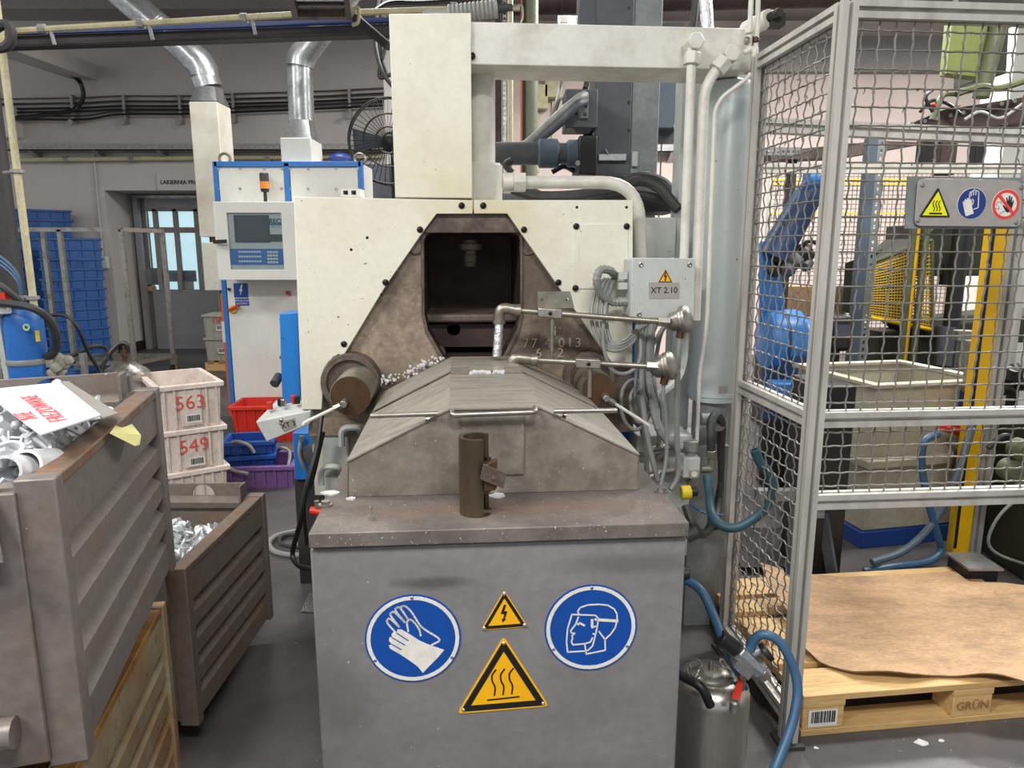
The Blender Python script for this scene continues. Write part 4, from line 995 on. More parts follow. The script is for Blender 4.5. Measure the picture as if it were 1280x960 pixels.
b, e = q(918, 884, .375), q(927, 848, .41)
MB().lathe([(.014, -.01), (.014, .016), (.009, .02)], b, (0, 0, 1), 12).build('valve_stem', 'steel', kg)
MB().hexa([b + V(x) for x in ((-.012, -.006, .01), (.012, -.006, .01), (.012, .006, .014), (-.012, .006, .014))] + [e + V(x) for x in ((-.006, -.004, 0), (.006, -.004, 0), (.006, .004, .004), (-.006, .004, .004))]).build('red_lever', 'red_plastic', kg, bevel=.002)
MB().ball(e, .009).build('lever_tip', 'red_plastic', kg)

ar = thing('pressure_regulator', 'silver pressure regulator with black knobs joined to the keg by blue hoses', 'regulator')
Yr = 1.72
q = lambda px, py, d=0: PY(px, py, Yr + d)
c0, c1 = q(921, 812), q(949, 838)
ax = (c1 - c0).normalized()
MB().cyl(c0, c1, .027, n=8).build('regulator_body', 'galv', ar, bevel=.004)
MB().cyl(c1, c1 + ax * .022, .022, n=20).build('end_cap', 'steel', ar, bevel=.003)
MB().cyl(q(899, 796), q(919, 811), .022, n=16).build('black_collar', 'black', ar, bevel=.003)
m = q(936, 822)
MB().cyl(m + V((.0, .0, .01)), q(958, 813) + V((.0, .01, 0)), .014, n=10).build('side_port', 'galv', ar)
MB().cyl(q(955, 817), q(961, 813), .026, n=18).build('gauge_knob', 'black', ar, bevel=.003)
MB().obox(q(929, 830), ax * .03, V((0, .02, 0)), V((-.012, 0, -.018))).build('mount_block', 'galv', ar, bevel=.004)
MB().cyl(q(930, 838), q(926, 862, .03), .009, n=10).build('down_pipe', 'steel_pipe', ar)
def hoseW(name, label, pts, r, mat, cat='hose', n=10):
    return tag(MB().tube(spline([PY(*p) for p in pts], 8), r, n).build(name, mat), label, cat)
hoseW('air_hose', 'blue air hose running from behind the table down to the black regulator collar', [(835, 722, 1.95), (856, 725, 1.9), (876, 738, 1.85), (890, 765, 1.8), (903, 798, Yr)], .0125, 'hose_blue')
hoseW('air_hose', 'grey blue air hose arching from the regulator down to the floor', [(938, 813, Yr), (942, 800, Yr), (955, 793, Yr - .01), (974, 802, Yr - .02), (990, 830, Yr - .04), (997, 860, Yr - .06), (993, 893, Yr - .09), (983, 925, Yr - .12), (966, 965, Yr - .16), (950, 985, Yr - .2)], .0125, 'hose_blue')
hoseW('air_hose', 'short blue hose dropping behind the silver regulator', [(904, 800, Yr + .05), (910, 822, Yr + .06), (925, 846, Yr + .05), (932, 862, Yr + .04)], .009, 'hose_blue')
# things behind the table on the floor
tag(MB().lathe([(.045, 0), (.05, .02), (.05, .2), (.035, .235), (.02, .24)], PZ(858, 800, 0) + V((-.05, .35, .22)), (0, 0, 1), 20).build('plastic_canister', 'crate_white'), 'dirty white canister standing behind the table', 'canister')
tag(MB().box(.36, .47, 2.1, 2.3, 0, .22).build('canister_stand', 'groove', bevel=.004), 'dark block standing behind the table under the canister', 'block')
hk = thing('knob_fitting', 'black knob fitting sticking out of the side of the table', 'knob')
a = PY(849, 717, 1.9)
MB().cyl(a - V((.08, 0, 0)), a + V((.012, 0, 0)), .012, n=10).build('knob_shaft', 'black', hk); MB().cyl(a, a + V((.028, 0, 0)), .02, n=14).build('knob_head', 'black', hk, bevel=.003)
fl = thing('floor_rail', 'dark steel rail lying on the floor behind the keg', 'rail')
MB().bar(PZ(868, 742, .0) + V((0, 0, .03)), PZ(990, 905, .0) + V((-.06, .1, .03)), .04, .06).build('rail_web', 'groove', fl)
# ================================================================== stacked steel bins
def bin_(label, frame, z0, h, w, dep, mats, feet=.1, front='plain', handle=True, ribs=4, group='steel bins'):
    """near right corner at the frame's origin, width towards -x, depth towards +y"""
    side, rim, edge = mats
    t = thing('steel_bin', label, 'steel bin', group, frame)
    zt = z0 + h
    # corrugated side wall: one outline extruded along the depth
    out = [(-.004, zt), (-.004, zt - .22 * h)]
    z = zt - .22 * h; step = (.78 * h - .02) / ribs
    for k in range(ribs):
        out += [(-.046, z - .1 * step), (-.046, z - .15 * step), (-.006, z - .5 * step), (-.004, z - .98 * step)]; z -= step
    out += [(-.004, z0)]
    prof = out + [(-.056, z0), (-.056, zt)]
    MB().prism([(x, .035, zz) for x, zz in prof], (0, dep - .07, 0)).build('side_wall', side, t)
    MB().prism([(-w - x, .035, zz) for x, zz in prof], (0, dep - .07, 0)).build('side_wall', side, t)
    for x in (0, -w):
        s = 1 if x == 0 else -1
        for y0, y1 in ((0, .036), (dep - .036, dep)):
            MB().box(x - s * .055, x + s * .004, y0, y1, z0 - .015, zt + .012).build('corner_post', edge, t, bevel=.003)
        MB().box(x - s * .045, x, .036, dep - .036, zt - .012, zt + .008).build('top_rim', rim, t, bevel=.003)
    # near wall
    MB().box(-w + .05, -.055, .004, .03, z0, zt).build('front_wall', side, t)
    if front == 'flap':
        MB().box(-.14, -.05, -.008, .006, z0, zt - .005).build('front_post', side, t, bevel=.003)
        MB().box(-w + .2, -.145, -.004, .004, z0 + h * .52, zt - .06).build('front_flap', side, t, bevel=.004)
        MB().box(-w + .2, -.145, -.004, .004, z0 + .02, z0 + h * .49).build('front_flap', side, t, bevel=.004)
        MB().cyl((-w + .2, -.03, z0 + .075), (-.16, -.03, z0 + .075), .014, n=12).build('hinge_bar', edge, t)
        MB().cyl((-.20, -.03, z0 + .075), (-.15, -.03, z0 + .075), .024, n=14).build('hinge_sleeve', edge, t)
        MB().cyl((-.145, -.03, z0 + .078), (-.085, -.03, z0 + .078), .025, n=14).build('hinge_sleeve', edge, t)
        MB().hexa([(-.24, -.05, zt - .11), (-.06, -.05, zt - .10), (-.06, -.045, zt - .10), (-.24, -.045, zt - .11), (-.24, -.02, zt + .035), (-.085, -.005, zt + .025), (-.085, .0, zt + .025), (-.24, -.015, zt + .035)]).build('stacking_lip', side, t, bevel=.003)
    else:
        MB().hexa([(-.2, -.05, zt - .08), (-.03, -.05, zt - .07), (-.03, -.045, zt - .07), (-.2, -.045, zt - .08), (-.2, -.01, zt + .02), (-.06, -.005, zt + .02), (-.06, .0, zt + .02), (-.2, -.005, zt + .02)]).build('stacking_lip', side, t, bevel=.003)
    # far wall with its folded rim and lifting plate
    MB().box(-w + .05, -.055, dep - .03, dep - .004, z0, zt - .03).build('back_wall', side, t)
    MB().prism([(-.055, dep - .05, zt - .035), (-.055, dep, zt - .03), (-.055, dep, zt), (-.055, dep - .02, zt + .002), (-.055, dep - .055, zt - .012)], (-w + .11, 0, 0)).build('back_rim', side, t)
    MB().box(-w + .05, -.055, dep - .06, dep - .028, zt - .16, zt - .12).build('back_rib', side, t, bevel=.01)
    if handle:
        x1, x0 = -.075, -.40; zz = zt + .055; y = dep - .012
        arc_ = [((x0 + x1) / 2 - .0 + math.cos(a) * .045, y, zt + .002 + math.sin(a) * .045) for a in [PI - i * PI / 10 for i in range(11)]]
        MB().plate([(x0 - .12, y, zt - .02), (x0 - .12, y, zz - .01), (x1, y, zz), (x1, y, zt - .02)], [arc_], (0, .008, 0)).build('lifting_plate', side, t, bevel=.001)
        MB().box(x1 - .004, x1 + .004, dep - .06, dep, zt - .01, zz).build('lifting_gusset', edge, t)
    MB().box(-w + .04, -.04, .02, dep - .02, z0, z0 + .01).build('bin_floor', side, t)
    for x in (-.24, -w + .14):
        for y in (.06, dep - .16): MB().box(x, x + .08, y, y + .1, z0 - feet, z0).build('foot', edge, t)
    return t
pa, pb = PZ(66, 607, 1.19), PZ(198, 489, 1.19)
BD = (pb - pa).length; BA = math.atan2(-(pb - pa).x, (pb - pa).y)
BF = Frame((pa.x, pa.y, 0), BA)
bin_('grey steel bin full of zinc castings with a paper sheet on top', BF, .72, .47, 1.2, BD, ('bin_steel', 'bin_edge', 'bin_steel'), feet=.1, front='flap')
ya_, yb_ = PZ(100, 957, .6), PZ(206, 756, .6); yd_ = (ya_ - yb_).normalized(); yo_ = yb_ + yd_ * BD
YF = Frame((yo_.x, yo_.y, 0), math.atan2(yd_.x, -yd_.y))
bin_('rusty yellowish steel bin under the stacked grey bin', YF, .11, .49, 1.2, BD + .0, ('bin_yellow', 'bin_yellow_rim', 'bin_yellow'), feet=.11, handle=False)
pa2, pb2 = PZ(230, 716, .6), PZ(331, 619, .6)
BD2 = (pb2 - pa2).length
BF2 = Frame((pa2.x, pa2.y, 0), math.atan2(-(pb2 - pa2).x, (pb2 - pa2).y))
bin_('rusty brown steel bin half full of castings standing on the floor', BF2, .10, .5, 1.2, BD2, ('bin_steel2', 'bin_edge', 'bin_steel2'), feet=.1)

# zinc castings: seven kinds, each piece its own object
def proto_meshes():
    out = []
    m = MB(); m.cyl((-.035, 0, 0), (.035, 0, 0), .011, n=10).lathe([(.02, 0), (.02, .006)], (.035, 0, 0), (1, 0, 0), 12).box(-.03, .01, -.004, .004, 0, .03); out.append(('tube_casting', m, 'tubular zinc casting with a flange'))
    m = MB(); m.box(-.045, .045, -.015, .015, -.003, .003).box(-.045, -.039, -.015, .015, 0, .035).cyl((.03, 0, -.006), (.03, 0, .012), .011, n=10); out.append(('bracket_casting', m, 'angled zinc bracket casting'))
    o = [(math.cos(i * PI / 8) * .03, math.sin(i * PI / 8) * .03, 0) for i in range(16)]; h = [(math.cos(i * PI / 8) * .022, math.sin(i * PI / 8) * .022, 0) for i in range(16)]
    m = MB(); m.plate(o, [h], (0, 0, .028)); out.append(('ring_casting', m, 'round zinc ring casting'))
    m = MB(); m.plate([(-.05, -.01, 0), (-.01, -.018, 0), (.04, -.006, 0), (.055, .01, 0), (.02, .016, 0), (-.03, .014, 0)], [[(.0, -.006, 0), (.012, -.004, 0), (.012, .006, 0), (0, .006, 0)]], (0, 0, .008)); out.append(('lever_casting', m, 'flat zinc lever casting'))
    m = MB(); m.tube(fillet([(-.04, 0, 0), (.01, 0, 0), (.03, .02, .01), (.025, .04, .01)], .015, 4), .0065, 7).box(-.05, -.03, -.01, .01, -.008, .008); out.append(('hook_casting', m, 'hooked zinc casting with sprue'))
    m = MB(); m.box(-.03, .03, -.022, .022, -.002, .002).box(-.03, .03, -.022, -.018, 0, .02).box(-.03, .03, .018, .022, 0, .02).cyl((0, 0, 0), (0, 0, .018), .007, n=8); out.append(('housing_casting', m, 'small zinc housing casting'))
    m = MB(); m.cyl((-.06, 0, 0), (.06, 0, 0), .005, n=7).ball((.06, 0, 0), .011, 8, 6).ball((-.02, 0, 0), .009, 8, 6); out.append(('rod_casting', m, 'thin zinc sprue rod'))
    return [(n, [mm.mesh(n, ['zinc']), mm.mesh(n, ['zinc2'])], l) for n, mm, l in out]
PROTO = proto_meshes()
def heap(frame, n, area, hf, where, group, seed, sc=1.0):
    rr = random.Random(seed)
    for i in range(n):
        nm, mes, l = rr.choice(PROTO)
        x, y = rr.uniform(area[0], area[1]), rr.uniform(area[2], area[3])
        z = hf(x, y) + rr.uniform(-.025, .02)
        o = bpy.data.objects.new(nm, rr.choice(mes)); COL.objects.link(o)
        o.location = frame.w((x, y, z)); o.rotation_euler = (rr.uniform(0, 6.3), rr.uniform(-.9, .9), rr.uniform(0, 6.3))
        s = sc * rr.uniform(.7, 1.25); o.scale = (s, s, s)
        tag(o, f'{l} {where}', 'casting', group)
def mound(frame, area, hf, label, seed, drop=.03):
    nx, ny = 26, 22; m = MB()
    for j in range(ny + 1):
        for i in range(nx + 1):
            x = area[0] + (area[1] - area[0]) * i / nx; y = area[2] + (area[3] - area[2]) * j / ny
            m.v.append(V((x, y, hf(x, y) - drop + .018 * mnoise.noise(V((x * 22, y * 22, seed)))))); 
    for j in range(ny):
        for i in range(nx): k = j * (nx + 1) + i; m._f([k, k + 1, k + nx + 2, k + nx + 1])
    b = len(m.v); o = m.build('castings_mass', 'zinc2', None, frame); o['kind'] = 'stuff'
    return tag(o, label, 'castings')
hA = lambda x, y: 1.175 + .045 * math.exp(-((x + .45) ** 2 + (y - .45) ** 2) / .09) - .03 * max(0, (x + .2) * 5) * 1 + .012 * mnoise.noise(V((x * 6, y * 6, 1)))
aA = (-1.05, -.075, .06, BD - .07)
mound(BF, aA, hA, 'dense mass of zinc castings below the loose ones in the upper grey bin', 3)
heap(BF, 250, (-.75, -.085, .07, BD - .09), hA, 'heaped in the upper grey bin', 'castings in the upper bin', 11, .9)
heap(BF, 50, (-.4, -.09, .06, .3), lambda x, y: hA(x, y) + .015, 'heaped in the upper grey bin', 'castings in the upper bin', 12, .75)
hB = lambda x, y: .525 + .045 * math.exp(-((x + .42) ** 2 + (y - .2) ** 2) / .06) - .07 * max(0, x + .25) * 2 - .05 * max(0, y - .4) * 2
aB = (-1.05, -.06, .05, BD2 - .07)
mound(BF2, aB, hB, 'dense mass of zinc castings below the loose ones in the brown bin', 8)
heap(BF2, 180, (-.62, -.07, .06, BD2 - .1), hB, 'heaped in the brown bin', 'castings in the brown bin', 21, .9)
# a few bigger tube pieces lying at the near edge of the upper heap
for px, py, dx, dy, kk in ((6, 590, -.3, .4, 'leftmost'), (32, 582, .25, .6, 'open')):
    c = PZ(px, py, 1.2); d = V((-.1, 1, -.25)).normalized()
    o = [c + (basis(d)[0] * math.cos(t) + basis(d)[1] * math.sin(t)) * .027 for t in [i * PI / 9 for i in range(16)]]
    i_ = [c + (basis(d)[0] * math.cos(t) + basis(d)[1] * math.sin(t)) * .022 for t in [i * PI / 9 for i in range(16)]]
    m = MB().plate(o + i_[::-1], [], d * .08)
    tag(m.build('split_tube_casting', 'zinc'), 'split tube zinc casting at the near wall of the upper bin', 'casting', 'split tube castings')

# paper sheet with its lettering, grey folder under it, yellow card
ps = thing('paper_sheet', 'white paper sheet lettered NIE FREZOWANE lying on the castings', 'paper')
ZS = 1.25
cor = [(-14, 488), (75, 479), (126, 520), (51, 545), (2, 508)]
c4 = [PZ(x, y, ZS) for i, (x, y) in enumerate(cor)]
MB().plate(c4, [], (0, 0, .0025)).build('sheet', 'paper', ps)
r1, r0 = PZ(33, 493, ZS + .003), PZ(80, 531, ZS + .003)
rd = (r1 - r0); up = V((0, 0, 1)).cross(rd)
text('lettering', 'FREZOWANE', 'ink_red', rd.length * .115, (r0 + r1) / 2 + V((0, 0, .002)), rd, up, ps, depth=.0008, spacing=1.3, bold=-.0006)
text('lettering', 'NIE', 'ink_red', rd.length * .115, PZ(33, 519.5, ZS + .005), rd, up, ps, depth=.0008, spacing=1.3, bold=-.0006)
g = [PZ(x, y, ZS - .012 - (.02 if i in (2,) else 0)) for i, (x, y) in enumerate(((72, 478), (86, 478), (148, 518), (128, 524)))]
tag(MB().plate(g, [], (0, 0, .003)).build('grey_folder', 'label_plate'), 'grey plastic strip lying beside the white paper sheet', 'folder')
yc = thing('yellow_card', 'pale yellow card folded over the rim of the upper bin', 'card')
k = lambda x, y, u: BF.w(BF.u(x, y, u))
A, B, C, D_, E = k(137, 542, .012), k(150, 526, -.01), k(165, 530.5, .02), k(175, 545, .04), k(170, 557.5, .045)
MB().plate([A, k(176, 544, .03), k(165, 530.5, .0), k(153, 535, .0), B], [], (0, 0, .001)).build('card_flap', 'paper_yellow', yc)
MB().plate([A, k(176, 544, .03), k(174, 556, .035), k(168, 557.5, .035)], [], (.001, 0, 0)).build('card_face', 'paper_yellow', yc)

# ================================================================== plastic crates
def crate(name, label, cat, mat, frame, w, d, h, z0, tap=.06, wall=.012, rim=.018, ribs=(4, 3), group=None, slot=None):
    """near left bottom corner at the frame origin (width +x, depth +y)"""
    t = thing(name, label, cat, group, frame)
    ti = tap * h
    def rect(i, z, k=0): return [V((i - k, i - k, z)), V((w - i + k, i - k, z)), V((w - i + k, d - i + k, z)), V((i - k, d - i + k, z))]
    def shell(o0, o1, i0, i1):
        m = MB()
        for q in range(4):
            r = (q + 1) % 4
            if slot and q == 3 and o1[0].z - o0[0].z > .05:      # a real hand hole through the narrow wall: slot = (s0, s1, t0, t1)
                s0, s1, t0, t1 = slot; bi = lambda a, b, c, d, s_, t_: a.lerp(b, s_).lerp(d.lerp(c, s_), t_)
                O = lambda s_, t_: bi(o0[q], o0[r], o1[r], o1[q], s_, t_); I = lambda s_, t_: bi(i0[q], i0[r], i1[r], i1[q], s_, t_)
                for (a0, a1, b0, b1) in ((0, 1, 0, t0), (0, 1, t1, 1), (0, s0, t0, t1), (s1, 1, t0, t1)):
                    m.hexa([O(a0, b0), O(a1, b0), O(a1, b1), O(a0, b1), I(a0, b0), I(a1, b0), I(a1, b1), I(a0, b1)])
                continue
            m.hexa([o0[q], o0[r], o1[r], o1[q], i0[q], i0[r], i1[r], i1[q]])
        return m
    zb, zt = z0, z0 + h
    m = shell(rect(ti, zb), rect(0, zt), rect(ti + wall, zb), rect(wall, zt)); m.prism(rect(ti, zb), (0, 0, .01)); m.build('crate_shell', mat, t)
    shell(rect(-rim, zt - .03), rect(-rim, zt), rect(0, zt - .03), rect(0, zt)).build('crate_rim', mat, t, bevel=.004)
    for k_ in range(ribs[0]):
        x = w * (k_ + .5) / ribs[0]; f = lambda z: ti * (zt - z) / h
        MB().hexa([(x - .006, f(zb) - .01, zb + .01), (x + .006, f(zb) - .01, zb + .01), (x + .006, f(zb), zb + .01), (x - .006, f(zb), zb + .01), (x - .006, -.012, zt - .03), (x + .006, -.012, zt - .03), (x + .006, 0, zt - .03), (x - .006, 0, zt - .03)]).build('rib', mat, t)
    for k_ in range(ribs[1]):
        y = d * (k_ + .5) / ribs[1]; f = lambda z: ti * (zt - z) / h
        MB().hexa([(w - f(zb), y - .006, zb + .01), (w - f(zb) + .01, y - .006, zb + .01), (w - f(zb) + .01, y + .006, zb + .01), (w - f(zb), y + .006, zb + .01), (w, y - .006, zt - .03), (w + .012, y - .006, zt - .03), (w + .012, y + .006, zt - .03), (w, y + .006, zt - .03)]).build('rib', mat, t)
    return t
# white crates 563 / 549
p0, p1 = PZ(196, 486, .78), PZ(275, 478, .78)
CF = Frame((p0.x, p0.y, 0), math.atan2(p1.y - p0.y, p1.x - p0.x)); cw = (p1 - p0).length
hs = [(.0, .275), (.275, .25), (.525, .265)]
for i, ((zb, h), num) in enumerate(zip(hs, (None, '549', '563'))):
    lb = ['white plastic crate at the foot of the stack under crate 549', 'white plastic crate numbered 549 in red, under crate 563', 'open white plastic crate numbered 563 on top of the stack'][i]
    t = crate('white_crate', lb, 'crate', 'crate_white', CF, cw, .56, h, zb, .05, ribs=(6, 4), group='white crates')
    if num:
        zc = zb + h * .58
        f = lambda z: .05 * h * (zb + h - z) / h - .013
        MB().box(cw * .32, cw * .66, -.006, .004, zb + .02, zb + h - .035).build('label_panel', 'crate_white', t)
        text('number', num, 'ink_redd', .115, (cw * .49, -.008, zc), (1, 0, .03 if num == '549' else 0), (0, 0, 1), t, depth=.001)
        barcode(t, (cw * .52, -.008, zc - .095), (1, 0, 0), (0, 0, 1), .085, .05)
# red, blue and purple crates in front of the electrical cabinet
def frm(px, py, z, ang): p = PZ(px, py, z); return Frame((p.x, p.y, 0), math.radians(ang))
crate('red_crate', 'red plastic crate standing behind the blue crates by the cabinet', 'crate', 'crate_red', frm(291, 553, 0, 4), .52, .36, .30, 0, .1, ribs=(7, 4))
crate('purple_crate', 'purple plastic crate on the floor holding blue crates', 'crate', 'crate_purple', frm(284, 612, 0, 5), .42, .34, .155, 0, .03, ribs=(6, 4))
fr = frm(284, 612, 0, 8)
crate('blue_crate', 'dark blue crate set aslant in the purple crate under a blue one', 'crate', 'crate_blue', Frame(fr.w((-.03, .04, 0)), math.radians(14)), .32, .26, .11, .10, .05, ribs=(4, 3))
crate('blue_crate', 'dark blue crate stacked topmost above the purple crate', 'crate', 'crate_blue', Frame(fr.w((-.02, .06, 0)), math.radians(10)), .30, .24, .09, .215, .05, ribs=(4, 3))
for k_, pts in enumerate(([(280, 565, 4.7), (292, 552, 4.5), (310, 556, 4.45), (318, 566, 4.45)], [(340, 572, 4.8), (352, 560, 4.7), (362, 566, 4.7), (360, 585, 4.6)], [(281, 580, 4.45), (292, 588, 4.4), (310, 592, 4.4)])):
    tag(MB().tube(spline([PY(*p) for p in pts], 6), .011, 7).build('crate_cord', 'conduit_grey'), ('grey cord lying over the topmost blue crate', 'grey cord looped at the right end of the purple crate', 'pale cord hanging along the side of the purple crate')[k_], 'cord')

# far grey crates with red number, on a small pallet, and the orange post
p0 = PZ(258, 452, .12)
GF = Frame((p0.x, p0.y, 0), .03)
for i in range(2):
    t = crate('grey_crate', ('lower grey crate on the small pallet left of the cabinet', 'upper grey crate numbered 190 left of the cabinet')[i], 'crate', 'crate_grey', GF, .32, .4, .30, .13 + .30 * i, .05, ribs=(4, 3), group='grey crates')
    if i: text('number', '190', 'ink_redd', .12, (.19, -.012, .66), (1, 0, 0), (0, 0, 1), t, depth=.001)
    barcode(t, (.21, -.010, .26 + .3 * i), (1, 0, 0), (0, 0, 1), .09, .07)
pt = thing('small_pallet', 'small wooden pallet under the grey crates', 'pallet', frame=GF)
for k_ in range(3): MB().box(.02 + .14 * k_, .1 + .14 * k_, -.02, .42, .105, .128).build('top_board', 'wood_dark', pt)
for y in (0, .3): MB().box(-.02, .42, y, y + .08, 0, .105).build('bearer', 'wood', pt)
op_ = thing('orange_post', 'orange post with a white band beside the electrical cabinet', 'post')
p0 = PY(283, 480, 6.5); x0, x1 = PY(277, 400, 6.5).x, PY(284, 400, 6.5).x
MB().box(x0, x1, 6.5, 6.58, 0, PY(280, 367, 6.5).z).build('post_tube', 'orange', op_, bevel=.01)
za, zb = PY(280, 428, 6.49).z, PY(280, 402, 6.49).z
MB().box(x0 - .002, x1 + .002, 6.495, 6.585, za, zb).build('white_band', 'sign_white', op_)

# ================================================================== electrical cabinet with its operator terminal
YC = 6.1
ec = thing('electrical_cabinet', 'white electrical cabinet with blue edge trims behind the machine', 'cabinet')
C_ = lambda px, py, d=0: PY(px, py, YC - d)
a, b = C_(279, 330), C_(452, 204); zt_c = b.z; xl = C_(268.5, 206).x; xr = C_(452, 206).x
MB().box(xl, xr, YC, YC + .45, .08, zt_c).build('cabinet_carcass', 'cabinet_white', ec)
xd = C_(359, 210).x
MB().box(xl + .03, xd - .025, YC - .018, YC, 1.62, zt_c - .04).build('upper_door', 'cabinet_white', ec, bevel=.006)
MB().box(xd + .025, xr - .03, YC - .018, YC, 1.62, zt_c - .04).build('upper_door', 'cabinet_white', ec, bevel=.006)
MB().box(xl + .03, xr - .03, YC - .018, YC, .1, 1.60).build('lower_door', 'cabinet_white', ec, bevel=.006)
for x0, x1, z0_, z1_ in ((xl - .012, xl + .026, .08, zt_c + .012), (xr - .026, xr + .012, .08, zt_c + .012), (xl, xr, zt_c - .03, zt_c + .012), (xd - .022, xd + .022, 1.6, zt_c)):
    MB().box(x0, x1, YC - .024, YC + .02, z0_, z1_).build('blue_trim', 'trim_blue', ec, bevel=.003)
MB().box(xl, xr, YC + .01, YC + .45, 0, .08).build('plinth', 'groove', ec)
for px in (273, 300, 330, 352, 363, 385, 420, 447):
    for py in (211, 236):
        MB().lathe([(.012, 0), (.012, .004)], C_(px, py, .018), NF, 8).build('door_screw', 'steel', ec)
for px in (281, 450):
    c = C_(px, 199); MB().tube([c + V((math.cos(t) * .045, 0, math.sin(t) * .045)) for t in [i * PI / 7 for i in range(14)]], .012, 6, closed=True).build('lifting_eye', 'steel', ec)
# beacon
c = C_(332, 252, .12)
zz = lambda py: C_(332, py, .12).z
bc = MB().lathe([(.014, zz(252)), (.014, zz(240))], (c.x, c.y, 0), (0, 0, 1), 10).build('beacon_stem', 'black', ec)
MB().lathe([(.03, zz(240)), (.036, zz(236))], (c.x, c.y, 0), (0, 0, 1), 16).build('beacon_base', 'black', bc)
MB().lathe([(.036, zz(236)), (.036, zz(227))], (c.x, c.y, 0), (0, 0, 1), 16).build('beacon_lens', 'amber', bc)
MB().lathe([(.036, zz(227)), (.037, zz(217)), (.03, zz(216))], (c.x, c.y, 0), (0, 0, 1), 16).build('beacon_cap', 'screen_frame', bc)
# terminal
YT = 5.72
T_ = lambda px, py, d=0: PY(px, py, YT - d)
tr = [(266, 252), (372, 251), (372, 351), (274, 351)]
x0, x1, z0_, z1_ = T_(269, 300).x, T_(374, 300).x, T_(300, 350).z, T_(300, 252).z
tm = MB().box(x0, x1, YT + .03, YC - .02, z0_, z1_).build('terminal_case', 'cabinet_white', ec, bevel=.006)
win = [(284, 266), (351, 266), (353, 336), (289, 336)]
wx0, wx1, wz0, wz1 = T_(285.5, 300).x, T_(353, 300).x, T_(300, 337).z, T_(300, 266).z
MB().plate([(x0, YT, z0_), (x1, YT, z0_), (x1, YT, z1_), (x0, YT, z1_)], [[(wx0, YT, wz0), (wx1, YT, wz0), (wx1, YT, wz1), (wx0, YT, wz1)]], (0, .03, 0)).build('terminal_door', 'cabinet_white', ec, bevel=.004)
T2 = lambda px, py: PY(px, py, YT + .026)
def trect(name, x0_, y0_, x1_, y1_, mat, y=.026, dp=.006, par=tm):
    a, b = PY(x0_, y1_, YT + y), PY(x1_, y0_, YT + y); return MB().box(a.x, b.x, YT + y - dp, YT + y, a.z, b.z).build(name, mat, par)
trect('keypad_panel', 280, 264, 357, 339, 'hmi_face', .029, .003)
trect('screen_bezel', 294.5, 269, 336, 303, 'screen_frame', dp=.008)
trect('screen', 299, 273, 332, 300, 'screen', dp=.0095)
trect('key_field', 287, 311, 357, 331, 'trim_blue', dp=.004)
trect('drive_slot', 338.5, 293, 354, 302, 'screen_frame')
trect('blue_stripe', 337, 279, 353, 281.5, 'trim_blue', dp=.004)
trect('grey_stripe', 339, 283, 353, 284.5, 'label_plate', dp=.004)
m = MB()
for r in range(3):
    for k_ in range(9):
        a, b = PY(298 + k_ * 3.2 + r * .4, 316 + r * 5.9, YT + .02), PY(300.4 + k_ * 3.2 + r * .4, 313.6 + r * 5.9, YT + .02); m.box(a.x, b.x, YT + .018, YT + .023, a.z, b.z)
for r in range(4):
    for k_ in range(4):
        a, b = PY(334 + k_ * 3.5 + r * .2, 316.5 + r * 4.2, YT + .02), PY(336.6 + k_ * 3.5 + r * .2, 313.8 + r * 4.2, YT + .02); m.box(a.x, b.x, YT + .018, YT + .023, a.z, b.z)
o = m.build('keys', 'key', tm); o['kind'] = 'stuff'
text('maker_lettering', 'FRECH', 'sign_black', .05, PY(344.5, 276.5, YT + .022), (1, 0, 0), (0, 0, 1), tm, depth=.001, bold=.001)
MB().cyl(T_(272, 302.5), T_(272, 302.5, .05), .012, n=10).obox(T_(275, 302, .05), V((.05, 0, .003)), V((0, .012, 0)), V((0, 0, .014))).build('door_handle', 'black', ec)
MB().box(wx0 - .02, wx1 + .02, YT + .010, YT + .014, wz0 - .02, wz1 + .02).build('terminal_glass', 'pane', ec)
# stickers and switches on the lower door
D2 = lambda px, py, d=0: PY(px, py, YC - .018 - d)
a, b = D2(293, 372), D2(309.5, 354)
sk = MB().box(a.x, b.x, YC - .021, YC - .018, a.z, b.z).build('lightning_sticker', 'sign_blue', ec)
cx = (a.x + b.x) / 2; s_ = (b.z - a.z)
MB().plate([V((cx + dx * s_, YC - .021, a.z + dz * s_)) for dx, dz in ((.06, .92), (.16, .92), (.04, .58), (.14, .58), (-.1, .1), (-.03, .44), (-.13, .44))], [], (0, -.001, 0)).build('lightning_mark', 'sign_white', sk)
a, b = D2(294.5, 382), D2(311, 373)
s2 = MB().box(a.x, b.x, YC - .021, YC - .018, a.z, b.z).build('switch_sticker', 'sign_blue', ec)
text('lettering', 'WYŁĄCZNIK', 'sign_white', .022, ((a.x + b.x) / 2, YC - .022, a.z + (b.z - a.z) * .68), (1, 0, 0), (0, 0, 1), s2, depth=.0006)
text('lettering', 'GŁÓWNY', 'sign_white', .022, ((a.x + b.x) / 2, YC - .022, a.z + (b.z - a.z) * .28), (1, 0, 0), (0, 0, 1), s2, depth=.0006)
c = D2(292, 386.5)
sw = MB().lathe([(.032, 0), (.034, .02), (.028, .03)], c, NF, 18).build('main_switch', 'yellow_plastic', ec)
MB().obox(c + V((.015, -.035, .012)), V((.045, 0, .022)), V((0, .012, 0)), V((-.005, 0, .01))).build('switch_knob', 'red_plastic', sw)
MB().lathe([(.013, 0), (.013, .02)], D2(287, 361.5), NF, 10).build('door_lock', 'black', ec)
a, b = D2(354.5, 362.5), D2(366.5, 359.8); MB().box(a.x, b.x, YC - .02, YC - .018, a.z, b.z).build('white_label', 'sign_white', ec)
